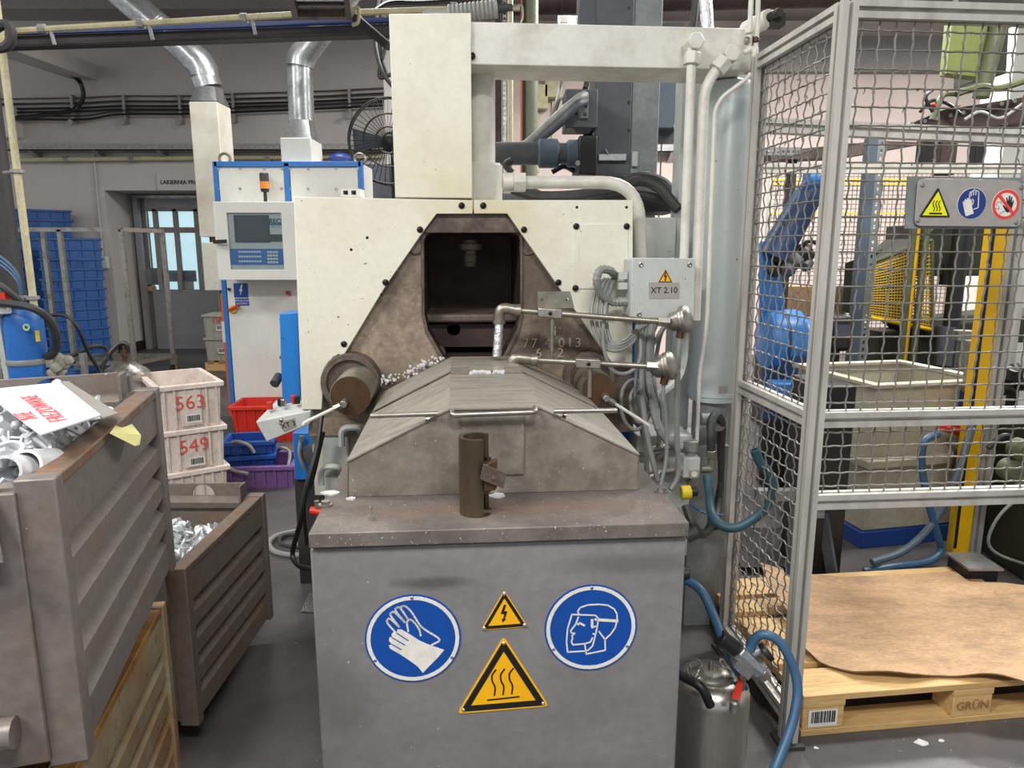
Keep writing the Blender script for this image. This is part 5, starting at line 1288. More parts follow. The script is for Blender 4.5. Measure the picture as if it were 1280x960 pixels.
c = D2(361, 366); k2 = MB().lathe([(.02, 0), (.02, .02)], c, NF, 12).build('key_switch', 'steel', ec)
MB().obox(c + V((.005, -.03, -.005)), V((.018, 0, -.016)), V((0, .012, 0)), V((.006, 0, .006))).build('switch_lever', 'red_plastic', k2)

# ------------------------------------------------------------------ flexible ducts
def duct(path, r, name, t):
    P = spline(path, 8); Q = [P[0]]
    for a, b in zip(P, P[1:]):
        k = max(1, int((b - a).length / .016)); Q += [a.lerp(b, i / k) for i in range(1, k + 1)]
    MB().tube(Q, r, 24, rf=lambda s, i: r * (1.0 if i % 2 else .95)).build(name, 'galv', t)
d1 = thing('exhaust_duct', 'dirty white square duct with a silver pipe climbing away at an angle', 'duct', 'exhaust ducts')
Y1 = 6.9
q = lambda px, py: PY(px, py, Y1)
x0, x1 = q(245, 240).x, q(279.5, 240).x; w_ = x1 - x0
MB().box(x0, x1, Y1 - .0, Y1 + .32, q(0, 296).z, q(0, 127).z).build('square_shaft', 'cream_dirty', d1, bevel=.006)
MB().box(x0 + .02, x1 + .03, Y1 - .02, Y1 + .3, q(0, 363).z, q(0, 303).z).build('lower_shaft', 'cream_dirty', d1, bevel=.006)
MB().box(x0 + .07, x1, Y1 + .05, Y1 + .3, q(0, 303).z, q(0, 296).z).build('damper_slot', 'brown_disc', d1)
cxm = (x0 + x1) / 2; zt0, zt1 = q(0, 126).z, q(0, 106).z
n = 24; m = MB(); b0 = len(m.v)
for i in range(n):
    a = 2 * PI * i / n; cx_, sy_ = math.cos(a), math.sin(a); kq = 1 / max(abs(cx_), abs(sy_))
    m.v.append(V((cxm + cx_ * kq * w_ * .48, Y1 + .16 + sy_ * kq * .155, zt0)))
for i in range(n):
    a = 2 * PI * i / n; m.v.append(V((cxm + math.cos(a) * .125, Y1 + .16 + math.sin(a) * .125, zt1)))
for i in range(n): j = (i + 1) % n; m._f([i, j, n + j, n + i])
m.build('transition', 'galv', d1)
e0 = V((cxm, Y1 + .16, zt1)); Ya = Y1 + .16
MB().cyl(e0, PY(256, 96, Ya), .127, n=24).build('collar', 'galv', d1)
MB().tube([PY(256, 97, Ya), PY(255, 88, Ya), PY(250, 79, Ya), PY(241, 71, Ya)], .131, 24).build('elbow', 'galv', d1)
duct([PY(245, 74, Ya), PY(220, 52, Ya), PY(190, 26, Ya), PY(150, -8, Ya), PY(110, -44, Ya)], .127, 'flexible_pipe', d1)
d2 = thing('exhaust_duct', 'silver flexible duct rising from a square box on top of the cabinet', 'duct', 'exhaust ducts')
Y2 = YC + .05
q = lambda px, py: PY(px, py, Y2)
x0, x1 = q(351, 190).x, q(389, 190).x
MB().box(x0, x1, Y2, Y2 + .36, zt_c + .004, q(0, 172).z).build('square_box', 'cabinet_white', d2, bevel=.006)
cxm, cym = (x0 + x1) / 2 + .01, Y2 + .18; zt0, zt1 = q(0, 172).z, PY(0, 152, cym).z
m = MB(); w_ = x1 - x0
for i in range(n):
    a = 2 * PI * i / n; cx_, sy_ = math.cos(a), math.sin(a); kq = 1 / max(abs(cx_), abs(sy_))
    m.v.append(V((cxm + cx_ * kq * w_ * .46, cym + sy_ * kq * .165, zt0)))
for i in range(n):
    a = 2 * PI * i / n; m.v.append(V((cxm + math.cos(a) * .108, cym + math.sin(a) * .108, zt1)))
for i in range(n): j = (i + 1) % n; m._f([i, j, n + j, n + i])
m.build('transition', 'galv', d2)
duct([V((cxm, cym, zt1 - .02)), PY(376, 120, cym), PY(375, 84, cym)], .108, 'flexible_pipe', d2)
MB().tube([PY(375, 84, cym), PY(376, 74, cym), PY(381, 66, cym)], .113, 24).build('elbow', 'galv', d2)
duct([PY(380, 68, cym), PY(398, 44, cym), PY(416, 20, cym), PY(440, -16, cym)], .106, 'flexible_pipe', d2)
sb = thing('socket_block', 'small white box with two dark openings on the cabinet side', 'socket box')
a, b = PY(426, 246, 3.4), PY(450, 236, 3.4)
hl = []
for px in (432, 442): p0, p1 = PY(px - 3, 243.5, 3.4), PY(px + 3, 238, 3.4); hl.append((p0.x, p1.x, p0.z, p1.z))
perf(MB(), a.x, b.x, a.z, b.z, 3.4, 3.48, [(h0, h1, hl[0][2], hl[0][3]) for h0, h1, _, _ in hl]).box(a.x, b.x, 3.48, 3.5, a.z, b.z).build('box_body', 'cabinet_white', sb)

# blue side post and operator box XT 3
bp = thing('blue_side_post', 'bright blue steel post at the left edge of the machine', 'post')
Yp = 2.62
q = lambda px, py, d=0: PY(px, py, Yp + d)
MB().prism([q(349, 392), q(372.5, 391), q(376, 513), q(353, 513)], (0, .14, 0)).build('post_body', 'machine_blue', bp, bevel=.003)
for py in (400, 448): MB().cyl(q(348, py) + V((-.004, .03, 0)), q(349.5, py) + V((.004, .03, 0)), .006, n=8).build('side_screw', 'black', bp)
ob = thing('operator_box', 'grey operator box labelled XT 3 hanging tilted below the blue post', 'junction box')
Yo = 2.52
f_ = [PY(319, 527, Yo), PY(388, 513, Yo), PY(387, 531, Yo), PY(333, 553, Yo)]
bk_ = [p + V((.03, .16, .05)) for p in f_]
MB().hexa(f_ + bk_).build('box_body', 'machine_grey', ob, bevel=.005)
pc = [f_[0].lerp(f_[1], .36).lerp(f_[3].lerp(f_[2], .45), .3), f_[0].lerp(f_[1], .70).lerp(f_[3].lerp(f_[2], .72), .26), f_[0].lerp(f_[1], .70).lerp(f_[3].lerp(f_[2], .72), .78), f_[0].lerp(f_[1], .38).lerp(f_[3].lerp(f_[2], .45), .84)]
nf = -(f_[1] - f_[0]).cross(f_[3] - f_[0]).normalized()
if nf.y > 0: nf = -nf
npl = MB().plate([p + nf * .0005 for p in pc], [], nf * .0015).build('name_plate', 'label_plate', ob)
xd_ = (pc[1] - pc[0]).normalized(); ud = nf.cross(xd_)
text('lettering', 'XT 3', 'sign_black', .027, sum(pc, V()) / 4 + nf * .003, xd_, ud, npl, depth=.0005)
disc = MB(); disc_bolt(disc, f_[0].lerp(f_[1], .52).lerp(f_[3], .16) , nf, .008, .006); disc.build('lid_screw', 'steel', ob)
tp = [f_[0].lerp(f_[1], .12), f_[0].lerp(f_[1], .75)]
for k_, (t0, mt) in enumerate(((.12, 'red_plastic'), (.25, 'black'), (.38, 'bright_steel'), (.5, 'red_plastic'), (.62, 'black'), (.72, 'bright_steel'))):
    c = f_[0].lerp(f_[1], t0) + V((.015, .05 + .04 * (k_ % 2), .03))
    MB().cyl(c, c + V((0, 0, .028)), .011, n=12).build('push_button', mt, ob, bevel=.002)
tag(MB().cyl(PY(349, 470, 2.7), PY(343, 480, 2.66), .018, n=14).build('rubber_grip', 'rubber'), 'dark rubber grip beside the blue post', 'grip')

# small blue unit below the operator box, black cables, floor hose
bu = thing('blue_pump_unit', 'blue pump unit with a clear hose behind the table', 'pump')
Yb = 3.1
q = lambda px, py, d=0: PY(px, py, Yb + d)
a, b = q(369, 600), q(398, 541)
MB().box(a.x, b.x, Yb, Yb + .2, a.z, b.z).build('pump_case', 'machine_blue', bu, bevel=.004)
MB().box(a.x - .01, b.x, Yb + .02, Yb + .2, 0, a.z).build('pump_stand', 'groove', bu)
MB().tube(spline([q(376, 550, -.02), q(374, 566, -.03), q(378, 580, -.03), q(382, 588, -.02)], 5), .008, 8).build('clear_hose', 'conduit_grey', bu)
MB().cyl(q(377, 545, -.03), q(377, 551, -.03), .01, n=8).build('hose_tail', 'steel', bu)
MB().lathe([(.04, 0), (.05, .015), (.03, .02)], q(391, 567), NF, 16).build('pump_port', 'dark_grey', bu)
for k_, pts in enumerate(([(402, 520, 2.4), (396, 560, 2.35), (383, 610, 2.3), (376, 650, 2.3), (366, 690, 2.35), (372, 706, 2.3), (392, 712, 2.2)], [(404, 540, 2.5), (390, 600, 2.5), (380, 630, 2.55), (384, 680, 2.6)])):
    tag(MB().tube(spline([PY(*p) for p in pts], 6), .009, 7).build('black_cable', 'black'), ('black cable hanging from the machine and curling under the table', 'black cable falling straight behind the first cable')[k_], 'cable')
ck = [PZ(x, y, .02) for x, y in ((400, 690), (370, 694), (345, 690), (336, 680), (345, 670), (370, 664), (400, 660))]
tag(MB().tube(spline(ck, 6), .014, 8).build('floor_hose', 'conduit_grey'), 'grey hose looping on the floor left of the table', 'hose')
ck = [PZ(x, y, .02) for x, y in ((400, 682), (372, 684), (350, 679), (356, 669), (398, 668))]
tag(MB().tube(spline(ck, 6), .011, 8).build('floor_hose', 'rubber'), 'darker hose lying inside the grey floor hose loop', 'hose')
tag(MB().prism([PZ(x, y, .004) for x, y in ((376, 765), (388, 740), (398, 752), (396, 766))], (0, 0, .004)).build('foil_scrap', 'foil'), 'crumpled silver foil scrap on the floor beside the table', 'scrap')
rv = thing('red_valve', 'small red valve at the left edge of the table', 'valve')
c = PY(388, 638, 2.0); MB().cyl(c, c + V((.13, 0, -.02)), .012, n=10).build('valve_body', 'red_plastic', rv); MB().cyl(c + V((.02, 0, .03)), c + V((.025, 0, -.05)), .008, n=8).build('valve_pipe', 'steel', rv)
# ================================================================== left background
# stacks of blue crates by the wall
ORD = ['lowest', 'second from the floor', 'third from the floor', 'fourth from the floor', 'fifth from the floor', 'sixth from the floor', 'seventh from the floor', 'eighth from the floor', 'ninth from the floor', 'tenth from the floor',
       'eleventh from the floor', 'twelfth from the floor', 'thirteenth from the floor', 'fourteenth from the floor', 'fifteenth from the floor', 'sixteenth from the floor']
def bluestack(px, py, n, h, ang, lbl, w=.64, d=.43, Yb=9.7, grp='blue crates'):
    p = PY(px, py, Yb); fr = Frame((p.x, p.y, 0), math.radians(ang))
    src = None
    for i in range(n):
        z = i * h; l = f'blue plastic crate, {"topmost" if i == n - 1 else ORD[i]} in the {lbl}'
        if src is None:
            src = crate('blue_crate', l, 'crate', 'crate_blue2', fr, w, d, h * 1.0, 0, .02, ribs=(4, 3), group=grp, slot=(.3, .7, .45, .66))
            bpy.context.view_layer.update(); continue
        c = copy_tree(src, label=l); c.location = src.location + V((random.uniform(-.012, .012), random.uniform(-.01, .01), z))
    return src
bluestack(60, 300, 13, .131, 50, 'lower stack by the back wall', w=.61, d=.41, Yb=9.25, grp='crates in the lower blue stack')
bluestack(20, 262, 16, .131, 46, 'taller stack behind the dark pole', Yb=9.8, grp='crates in the taller blue stack')
p = PZ(84, 466, 0); crate('blue_crate', 'blue plastic crate lying flat at the foot of the stacks', 'crate', 'crate_blue2', Frame((p.x, p.y, 0), .12), .6, .4, .16, 0, .03, ribs=(6, 3))
# tubular rack trolley
rk = thing('tube_rack', 'empty steel tube rack trolley in front of the back wall', 'rack')
q = lambda px, py, Y=8.0: PY(px, py, Y)
zt_ = q(100, 287).z; zb_ = .28
xs_ = [q(20, 370).x, q(84, 370).x, q(160, 370).x]
x2 = q(210, 370, 8.6).x
MB().bar((xs_[0] - .4, 8.0, zt_), (xs_[2] + .0, 8.0, zt_), .045, .045).build('top_bar', 'steel', rk)
MB().bar((xs_[2], 8.0, zt_), (x2, 8.6, zt_), .045, .045).build('top_bar', 'steel', rk)
for x, y in ((xs_[1], 8.0), (xs_[2], 8.0), (x2, 8.6), (xs_[0], 8.6)): MB().bar((x, y, zb_), (x, y, zt_), .045, .045, up=(0, 1, 0)).build('upright', 'steel', rk)
for a, b in (((xs_[0], 8.0), (xs_[2], 8.0)), ((xs_[0], 8.6), (x2, 8.6)), ((xs_[2], 8.0), (x2, 8.6)), ((xs_[1], 8.0), (xs_[1], 8.6)), ((xs_[0], 8.3), (x2 - .2, 8.3))):
    MB().bar(V((*a, zb_)), V((*b, zb_)), .045, .045).build('base_bar', 'steel', rk)
for x, y in ((xs_[1], 8.05), (xs_[2], 8.05), (x2, 8.6), (xs_[0], 8.6)):
    MB().cyl((x - .02, y, .09), (x + .02, y, .09), .09, n=16).build('caster', 'black', rk); MB().box(x - .03, x + .03, y - .03, y + .03, .09, zb_).build('caster_fork', 'steel', rk)
# poles
pl = thing('dark_pole', 'dark round pole at the edge of the hall beside the cream pole', 'pole')
b0 = PY(8, 300, 5.2)
MB().cyl((b0.x, 5.2, 0), (b0.x, 5.2, 3.3), .075, n=18).build('pole_shaft', 'beam_dark', pl)
MB().cyl((b0.x, 5.2, 0), (b0.x, 5.2, .02), .14, n=18).build('pole_foot', 'beam_dark', pl)
cp = thing('cream_pole', 'thin cream conduit pole standing beside the dark pole', 'pole')
b0 = PY(26, 250, 5.0)
MB().cyl((b0.x, 5.0, 0), (b0.x, 5.0, 3.2), .024, n=12).build('pole_shaft', 'conduit_cream', cp)
for py in (214, 372): c = PY(24, py, 5.0); MB().cyl((b0.x, 5.0, c.z - .012), (b0.x, 5.0, c.z + .012), .042, n=12).cyl((b0.x, 5.0, c.z), (b0.x - .16, 5.1, c.z), .012, n=6).build('pole_clamp', 'tray', cp)
# gas cylinder on its trolley
gx = PY(32, 430, 4.0).x
gc_ = thing('gas_cylinder', 'blue gas cylinder with an orange collar held by a grey band', 'gas cylinder')
zz = lambda py: PY(32, py, 3.9).z
MB().lathe([(.098, .06), (.102, .10), (.102, zz(410)), (.098, zz(400)), (.086, zz(391)), (.065, zz(386)), (.052, zz(384))], (gx, 4.0, 0), (0, 0, 1), 36).build('cylinder_shell', 'gas_blue', gc_)
MB().lathe([(.06, zz(387)), (.064, zz(385)), (.06, zz(382)), (.03, zz(381))], (gx, 4.0, 0), (0, 0, 1), 24).build('orange_collar', 'orange_lid', gc_)
MB().lathe([(.018, zz(382)), (.018, zz(371))], (gx, 4.0, 0), (0, 0, 1), 12).build('valve_stem', 'steel', gc_)
MB().lathe([(.106, zz(458)), (.108, zz(457)), (.108, zz(452)), (.106, zz(451))], (gx, 4.0, 0), (0, 0, 1), 36).build('holding_band', 'conduit_grey', gc_)
st = MB().lathe([(.02, 0), (.02, .002)], PY(33, 409, 3.896), NF, 16).build('round_sticker', 'green_pale', gc_)
MB().lathe([(.009, .002), (.009, .003)], PY(33, 409, 3.896), NF, 12).build('sticker_mark', 'green_label', st)
MB().obox(PY(47, 420, 3.92), V((.008, .006, 0)), V((-.001, .002, 0)), V((0, 0, .03))).build('yellow_sticker', 'yellow_plastic', gc_)
tr_ = thing('cylinder_trolley', 'grey welding trolley carrying the blue gas cylinder', 'trolley')
MB().bar(PY(-40, 456, 4.02), PY(6, 457, 3.98), .03, .03).build('band_arm', 'conduit_grey', tr_); MB().bar(PY(57, 456, 4.0), PY(80, 452, 4.05), .03, .03).build('band_arm', 'conduit_grey', tr_)
MB().box(gx - .35, gx + .2, 3.85, 4.25, .02, .06).build('trolley_deck', 'dark_grey', tr_)
for dx in (-.3, .22): MB().bar((gx + dx, 4.16, .06), (gx + dx, 4.16, 1.25 if dx < 0 else .95), .03, .03, up=(0, 1, 0)).build('trolley_post', 'conduit_grey', tr_)
for k, (px, py, r) in enumerate(((62, 450, .03), (72, 447, .028), (80, 453, .034), (70, 459, .03), (86, 450, .024), (77, 466, .03), (64, 466, .026))):
    c = PY(px, py, 4.02 + .02 * (k % 3)); MB().lathe([(r * .6, -r), (r, -r * .6), (r, r * .5), (r * .7, r)], c, (0.4 * (k % 3 - 1), -.5, 1), 10).build('valve_block', 'crate_grey', tr_)
MB().box(PY(70, 475, 4.1).x, PY(92, 475, 4.1).x, 4.05, 4.2, PY(80, 473, 4.1).z, PY(80, 464, 4.1).z).build('blue_tray', 'crate_blue2', tr_)
for k, (pts, r, m_) in enumerate((([(-10, 378, 3.9), (14, 380, 3.85), (40, 385, 3.85), (58, 396, 3.9), (69, 415, 3.95), (70, 435, 4), (60, 446, 4.0), (50, 447, 4.05)], .022, 'rubber'),
                                 ([(-10, 350, 3.9), (8, 362, 3.9), (26, 378, 3.95), (36, 388, 4.1)], .018, 'rubber'),
                                 ([(60, 394, 4.1), (82, 395, 4.1), (96, 408, 4.1), (110, 440, 4.15), (124, 462, 4.2), (132, 475, 4.2)], .010, 'black'),
                                 ([(66, 455, 4.1), (90, 445, 4.15), (115, 433, 4.2), (132, 435, 4.3), (140, 450, 4.3)], .012, 'rubber'),
                                 ([(122, 475, 4.2), (132, 450, 4.25), (147, 432, 4.3), (158, 430, 4.3), (160, 440, 4.3)], .014, 'black'))):
    tag(MB().tube(spline([PY(*p) for p in pts], 7), r, 8).build('welding_hose', m_), ('thick dark hose curving over the blue gas cylinder', 'dark hose coming in to the cylinder valve', 'thin black hose arching down behind the cylinder', 'grey hose rising from the valve blocks', 'black hose bent onto the small steel pot')[k], 'hose')
for k in range(3):
    tag(MB().tube(spline([PY(-8, 315 + k * 5, 4.4), PY(12, 330 + k * 5, 4.4), PY(24, 348 + k * 4, 4.4), PY(28, 380, 4.4), PY(30, 400, 4.4)], 6), .009, 6).build('blue_air_line', 'hose_blue'), 'thin blue air line dropping behind the gas cylinder', 'air line', 'blue air lines')
pot = thing('steel_pot', 'small domed steel pot with a valve behind the upper bin', 'pot')
Yp_ = 4.3; c = PY(158, 470, Yp_); zz = lambda py: PY(158, py, Yp_).z
MB().lathe([(.13, zz(500)), (.135, zz(466)), (.12, zz(462)), (.06, zz(454)), (.03, zz(452))], (c.x, Yp_, 0), (0, 0, 1), 28).build('pot_body', 'stainless', pot)
MB().box(c.x - .1, c.x + .1, Yp_ - .1, Yp_ + .1, 0, zz(500)).build('pot_stand', 'dark_grey', pot)
MB().lathe([(.016, zz(453)), (.016, zz(446)), (.024, zz(445)), (.024, zz(438)), (.012, zz(437)), (.012, zz(432))], (c.x + .005, Yp_, 0), (0, 0, 1), 12).build('pot_valve', 'brown_disc', pot)
rr_ = thing('red_clamp', 'red and grey clamp beside the blue gas cylinder', 'clamp')
MB().obox(PY(3, 374, 3.9), V((.03, 0, .01)), V((0, .02, 0)), V((0, 0, .03))).build('clamp_jaw', 'red_plastic', rr_); MB().obox(PY(2, 385, 3.9), V((.04, 0, 0)), V((0, .02, 0)), V((0, 0, .03))).build('clamp_body', 'machine_grey', rr_)
MB().bar(PY(-4, 390, 3.92), V((PY(-4, 390, 3.92).x, 3.98, .06)), .03, .03, up=(0, 1, 0)).build('clamp_post', 'machine_grey', rr_)

# industrial fan beside the cabinet
fn = thing('pedestal_fan', 'black caged industrial fan behind the machine column cover', 'fan')
Yf = 7.2; c = PY(489, 178, Yf); R = (PY(541, 178, Yf) - c).length
for rad, dy in ((R, 0), (R * .98, -.1), (R * .6, -.14), (R * .3, -.16)):
    MB().tube([c + V((math.cos(t) * rad, dy, math.sin(t) * rad)) for t in [i * 2 * PI / 40 for i in range(40)]], .009, 6, closed=True).build('cage_ring', 'black', fn)
m = MB()
for i in range(44):
    t = 2 * PI * i / 44; u_ = V((math.cos(t), 0, math.sin(t))); m.tube([c + u_ * .06 + V((0, -.17, 0)), c + u_ * R * .6 + V((0, -.145, 0)), c + u_ * R * .98 + V((0, -.1, 0)), c + u_ * R], .0035, 4)
o = m.build('cage_wires', 'black', fn); o['kind'] = 'stuff'
for k in range(3):
    t = math.radians(178 + 120 * k); u_ = V((math.cos(t), 0, math.sin(t))); s_ = V((-math.sin(t), 0, math.cos(t)))
    MB().hexa([c + u_ * .06 - s_ * .04 + V((0, -.03, 0)), c + u_ * .06 + s_ * .04 + V((0, 0, 0)), c + u_ * .06 + s_ * .04 + V((0, .01, 0)), c + u_ * .06 - s_ * .04 + V((0, -.02, 0)),
               c + u_ * R * .9 - s_ * .11 + V((0, -.06, 0)), c + u_ * R * .9 + s_ * .10 + V((0, .02, 0)), c + u_ * R * .9 + s_ * .10 + V((0, .03, 0)), c + u_ * R * .9 - s_ * .11 + V((0, -.05, 0))]).build('fan_blade', 'dark_grey', fn)
MB().lathe([(.07, 0), (.08, .05), (.06, .1), (.02, .12)], c, NF, 18).build('fan_hub', 'black', fn)
MB().cyl(c, c + V((0, .22, 0)), .1, n=18).build('fan_motor', 'black', fn)
MB().cyl(V((c.x, Yf + .15, 0)), V((c.x, Yf + .15, c.z)), .035, n=12).build('fan_pole', 'black', fn)
MB().cyl(V((c.x, Yf + .15, 0)), V((c.x, Yf + .15, .04)), .3, n=24).build('fan_base', 'black', fn)
bb = thing('grey_cabinet', 'dark grey cabinet standing behind the fan', 'cabinet')
a, b = PY(455, 250, 7.7), PY(488, 205, 7.7)
MB().box(a.x, b.x + .5, 7.7, 8.1, 0, b.z).build('cabinet_box', 'dark_grey', bb, bevel=.005); MB().box(a.x + .03, b.x + .46, 7.68, 7.7, .1, b.z - .04).build('cabinet_door', 'dark_grey', bb, bevel=.005)
c = PY(425, 198, 6.5); tag(MB().ball(c, .1, 14, 8, (1, 1, .5)).build('ventilator_dome', 'sign_navy'), 'small dark blue dome on top of the cabinet', 'cap')
pl2 = thing('white_pillar', 'pale square pillar with black cables behind the fan', 'pillar')
a, b = PY(481, 150, 8.8), PY(500, 150, 8.8); MB().box(a.x, b.x, 8.8, 9.0, 0, 5.2).build('pillar_shaft', 'wall', pl2)
for k, pts in enumerate(([(474, -5, 6.8), (470, 30, 6.8), (470, 60, 6.8), (478, 90, 6.8), (492, 110, 6.8)], [(480, -5, 6.9), (476, 35, 6.9), (475, 66, 6.9), (484, 94, 6.9)], [(486, 20, 6.9), (484, 50, 6.9), (474, 95, 6.9), (492, 92, 6.9)])):
    tag(MB().tube(spline([PY(*p) for p in pts], 6), .018, 7).build('coiled_cable', 'black'), 'black cable hanging in a bow beside the column cover', 'cable', 'bowed cables')
for k in range(6):
    P = [PY(470 + 12 * k * .2, 12 - k, 6.0 + .05 * k), PY(490, 2 + k * 2, 6.0 + .05 * k), PY(530 + k * 6, 2 + k * 1.5, 6.0 + .05 * k), PY(600, -3 + k * 1.5, 6.0 + .05 * k)]
    tag(MB().tube(spline(P, 6), .016, 6).build('overhead_cable', ['black', 'rubber', 'conduit_grey'][k % 3]), ['black', 'dark', 'grey'][k % 3] + ' cable crossing high above the column cover', 'cable', 'overhead cables')
br = thing('steel_brace', 'dark steel brace bar running up to the ceiling lamp', 'brace')
MB().bar(PY(444, 22, 5.0), PY(486, 58, 4.9), .05, .05).build('brace_bar', 'beam_dark', br)
tbal = thing('tool_balancer', 'ribbed grey tool balancer lying above the cross beam', 'balancer')
a, b = PY(560, 18, 3.0), PY(622, 11, 3.0); d = (b - a)
MB().tube([a + d * (i / 24) for i in range(25)], .036, 14, rf=lambda s, i: .036 if i % 2 else .030).build('ribbed_body', 'conduit_grey', tbal)
MB().cyl(a - d * .5, a, .025, n=12).build('balancer_tail', 'conduit_grey', tbal); MB().cyl(b, b + d * .3, .02, .012, n=12).build('balancer_nose', 'rubber', tbal)
MB().tube(fillet([b + d * .3, b + d * .5 + V((0, 0, .01)), b + d * .52 - V((0, 0, .05)), b + d * .35 - V((0, 0, .09))], .02), .004, 6).build('balancer_cord', 'steel', tbal)
dp = thing('overhead_pipe', 'large dark brown pipe crossing high behind the machine', 'pipe')
MB().cyl(PY(540, 8, 6.6), PY(1080, -6, 6.6), .09, n=18).build('pipe_run', 'cast_dark', dp); MB().cyl(PY(700, 4, 6.6), PY(704, 4, 6.6), .1, n=18).build('pipe_joint', 'cast_dark', dp)

# ================================================================== uprights and robot gear behind the machine top
Yk = 3.7
k_ = lambda px, py, d=0: PY(px, py, Yk + d)
dc = thing('dark_gantry_column', 'dark grey square gantry column behind the cross beam', 'column')
a0, a1 = k_(743, 150).x, k_(789, 150).x
MB().box(a0, a1, Yk, Yk + .28, 0, 3.1).build('column_shaft', 'dark_grey', dc, bevel=.004)
MB().box(a0 - .06, a1 + .2, Yk - .05, Yk + .35, 0, .03).build('base_plate', 'dark_grey', dc)
x1 = k_(824, 150).x
MB().box(a1 + .003, x1, Yk + .01, Yk + .30, 0, 3.1).build('column_cheek', 'mid_grey', dc, bevel=.004)
MB().box(k_(725, 10).x, a0, Yk + .02, Yk + .2, k_(0, 30).z, 3.1).build('column_fin', 'dark_grey', dc)
for py in (10, 60, 128, 163): MB().lathe([(.008, 0), (.008, .004)], k_(786, py), NF, 8).build('cheek_screw', 'bolt_black', dc)
a, b = k_(747, 202), k_(782, 193); lt = MB().box(a.x, b.x, Yk - .03, Yk, a.z, b.z).build('toggle_latch', 'galv', dc, bevel=.003)
a, b = k_(778, 208), k_(797, 190); MB().box(b.x - .03, b.x, Yk - .015, Yk, a.z, b.z).build('latch_keeper', 'galv', lt); MB().tube([k_(752, 190, -.02), k_(757, 187, -.03), k_(760, 193, -.03)], .006, 6).build('latch_hook', 'galv', lt)
# connector head with its two cables
ch = thing('connector_head', 'dark grey cable connector block on the gantry column', 'connector')
a, b = k_(706, 160, -.2), k_(748, 111, -.2)
MB().box(a.x, b.x, Yk - .2, Yk - .0, a.z, b.z).build('connector_body', 'dark_grey', ch, bevel=.006)
a, b = k_(724, 148, -.22), k_(736, 115, -.22); MB().box(a.x, b.x, Yk - .22, Yk - .2, a.z, b.z).build('connector_plate', 'mid_grey', ch, bevel=.004)
for px, py in ((732, 121), (732, 132), (720, 142), (731, 143)): MB().lathe([(.008, 0), (.008, .006)], k_(px, py, -.22), NF, 8).build('plate_screw', 'bolt_black', ch)
MB().hexa([k_(716, 160, -.2), k_(740, 160, -.2), k_(740, 160, 0), k_(716, 160, 0), k_(722, 167, -.18), k_(737, 167, -.18), k_(737, 167, 0), k_(722, 167, 0)]).build('connector_foot', 'dark_grey', ch)
for k, pts in enumerate(([(731, 119, -.24), (722, 124, -.28), (700, 142, -.28), (678, 162, -.2), (660, 178, -.1), (648, 184, 0)], [(731, 127, -.24), (722, 131, -.30), (704, 150, -.3), (682, 168, -.2), (664, 180, -.1), (640, 200, 0), (632, 210, 0)])):
    tag(MB().tube(spline([k_(*p) for p in pts], 6), .02, 10).build('robot_cable', 'conduit_grey' if k == 0 else 'dark_grey'), ('upper grey cable sweeping from the connector block', 'lower dark cable sweeping from the connector block')[k], 'cable')
for k, pts in enumerate(([(702, 90, .1), (700, 110, .05), (696, 130, -.1), (688, 150, -.1), (680, 162, 0)], [(732, 166, -.1), (733, 178, -.1), (738, 182, -.1), (744, 176, -.05)], [(738, 166, -.1), (742, 176, -.12), (746, 172, -.05)], [(732, 95, .0), (733, 104, -.05), (731, 112, -.1)], [(690, 215, -.1), (705, 208, -.1), (720, 215, -.1)])):
    tag(MB().tube(spline([k_(*p) for p in pts], 6), .013, 8).build('column_cable', ['conduit_grey', 'black', 'black', 'black', 'black'][k]), ('grey cable rising behind the connector block', 'black cable loop below the connector block', 'short black cable under the connector block', 'black cable dropping onto the connector block', 'black cable lying under the actuator')[k], 'cable')
ac = thing('linear_actuator', 'dark horizontal actuator cylinder reaching from the gantry column', 'actuator')
ya = Yk - .25; f = lambda px, py=190: PY(px, py, ya)
z0 = lambda px: V((f(px).x, ya, f(680, 192).z))
MB().lathe([(.038, .08), (.038, 0), (.052, 0), (.052, (z0(672) - z0(620)).length)], z0(620), (1, 0, 0), 24).build('actuator_rod', 'dark_grey', ac)
MB().lathe([(.052, 0), (.066, .01), (.066, .09), (.05, .1)], z0(672), (1, 0, 0), 24).build('actuator_clamp', 'slate', ac)
MB().cyl(z0(696), z0(712), .048, n=20).build('actuator_neck', 'dark_grey', ac)
MB().lathe([(.05, 0), (.062, .008), (.062, .05), (.05, .058)], z0(708), (1, 0, 0), 24).build('actuator_flange', 'slate', ac)
MB().box(z0(722).x, z0(744).x, ya - .07, ya + .3, z0(0).z - .1, z0(0).z + .07).build('actuator_mount', 'black', ac, bevel=.005)
MB().lathe([(.012, 0), (.012, .01)], z0(721) + V((0, -.06, -.05)), NF, 8).build('mount_screw', 'steel', ac)
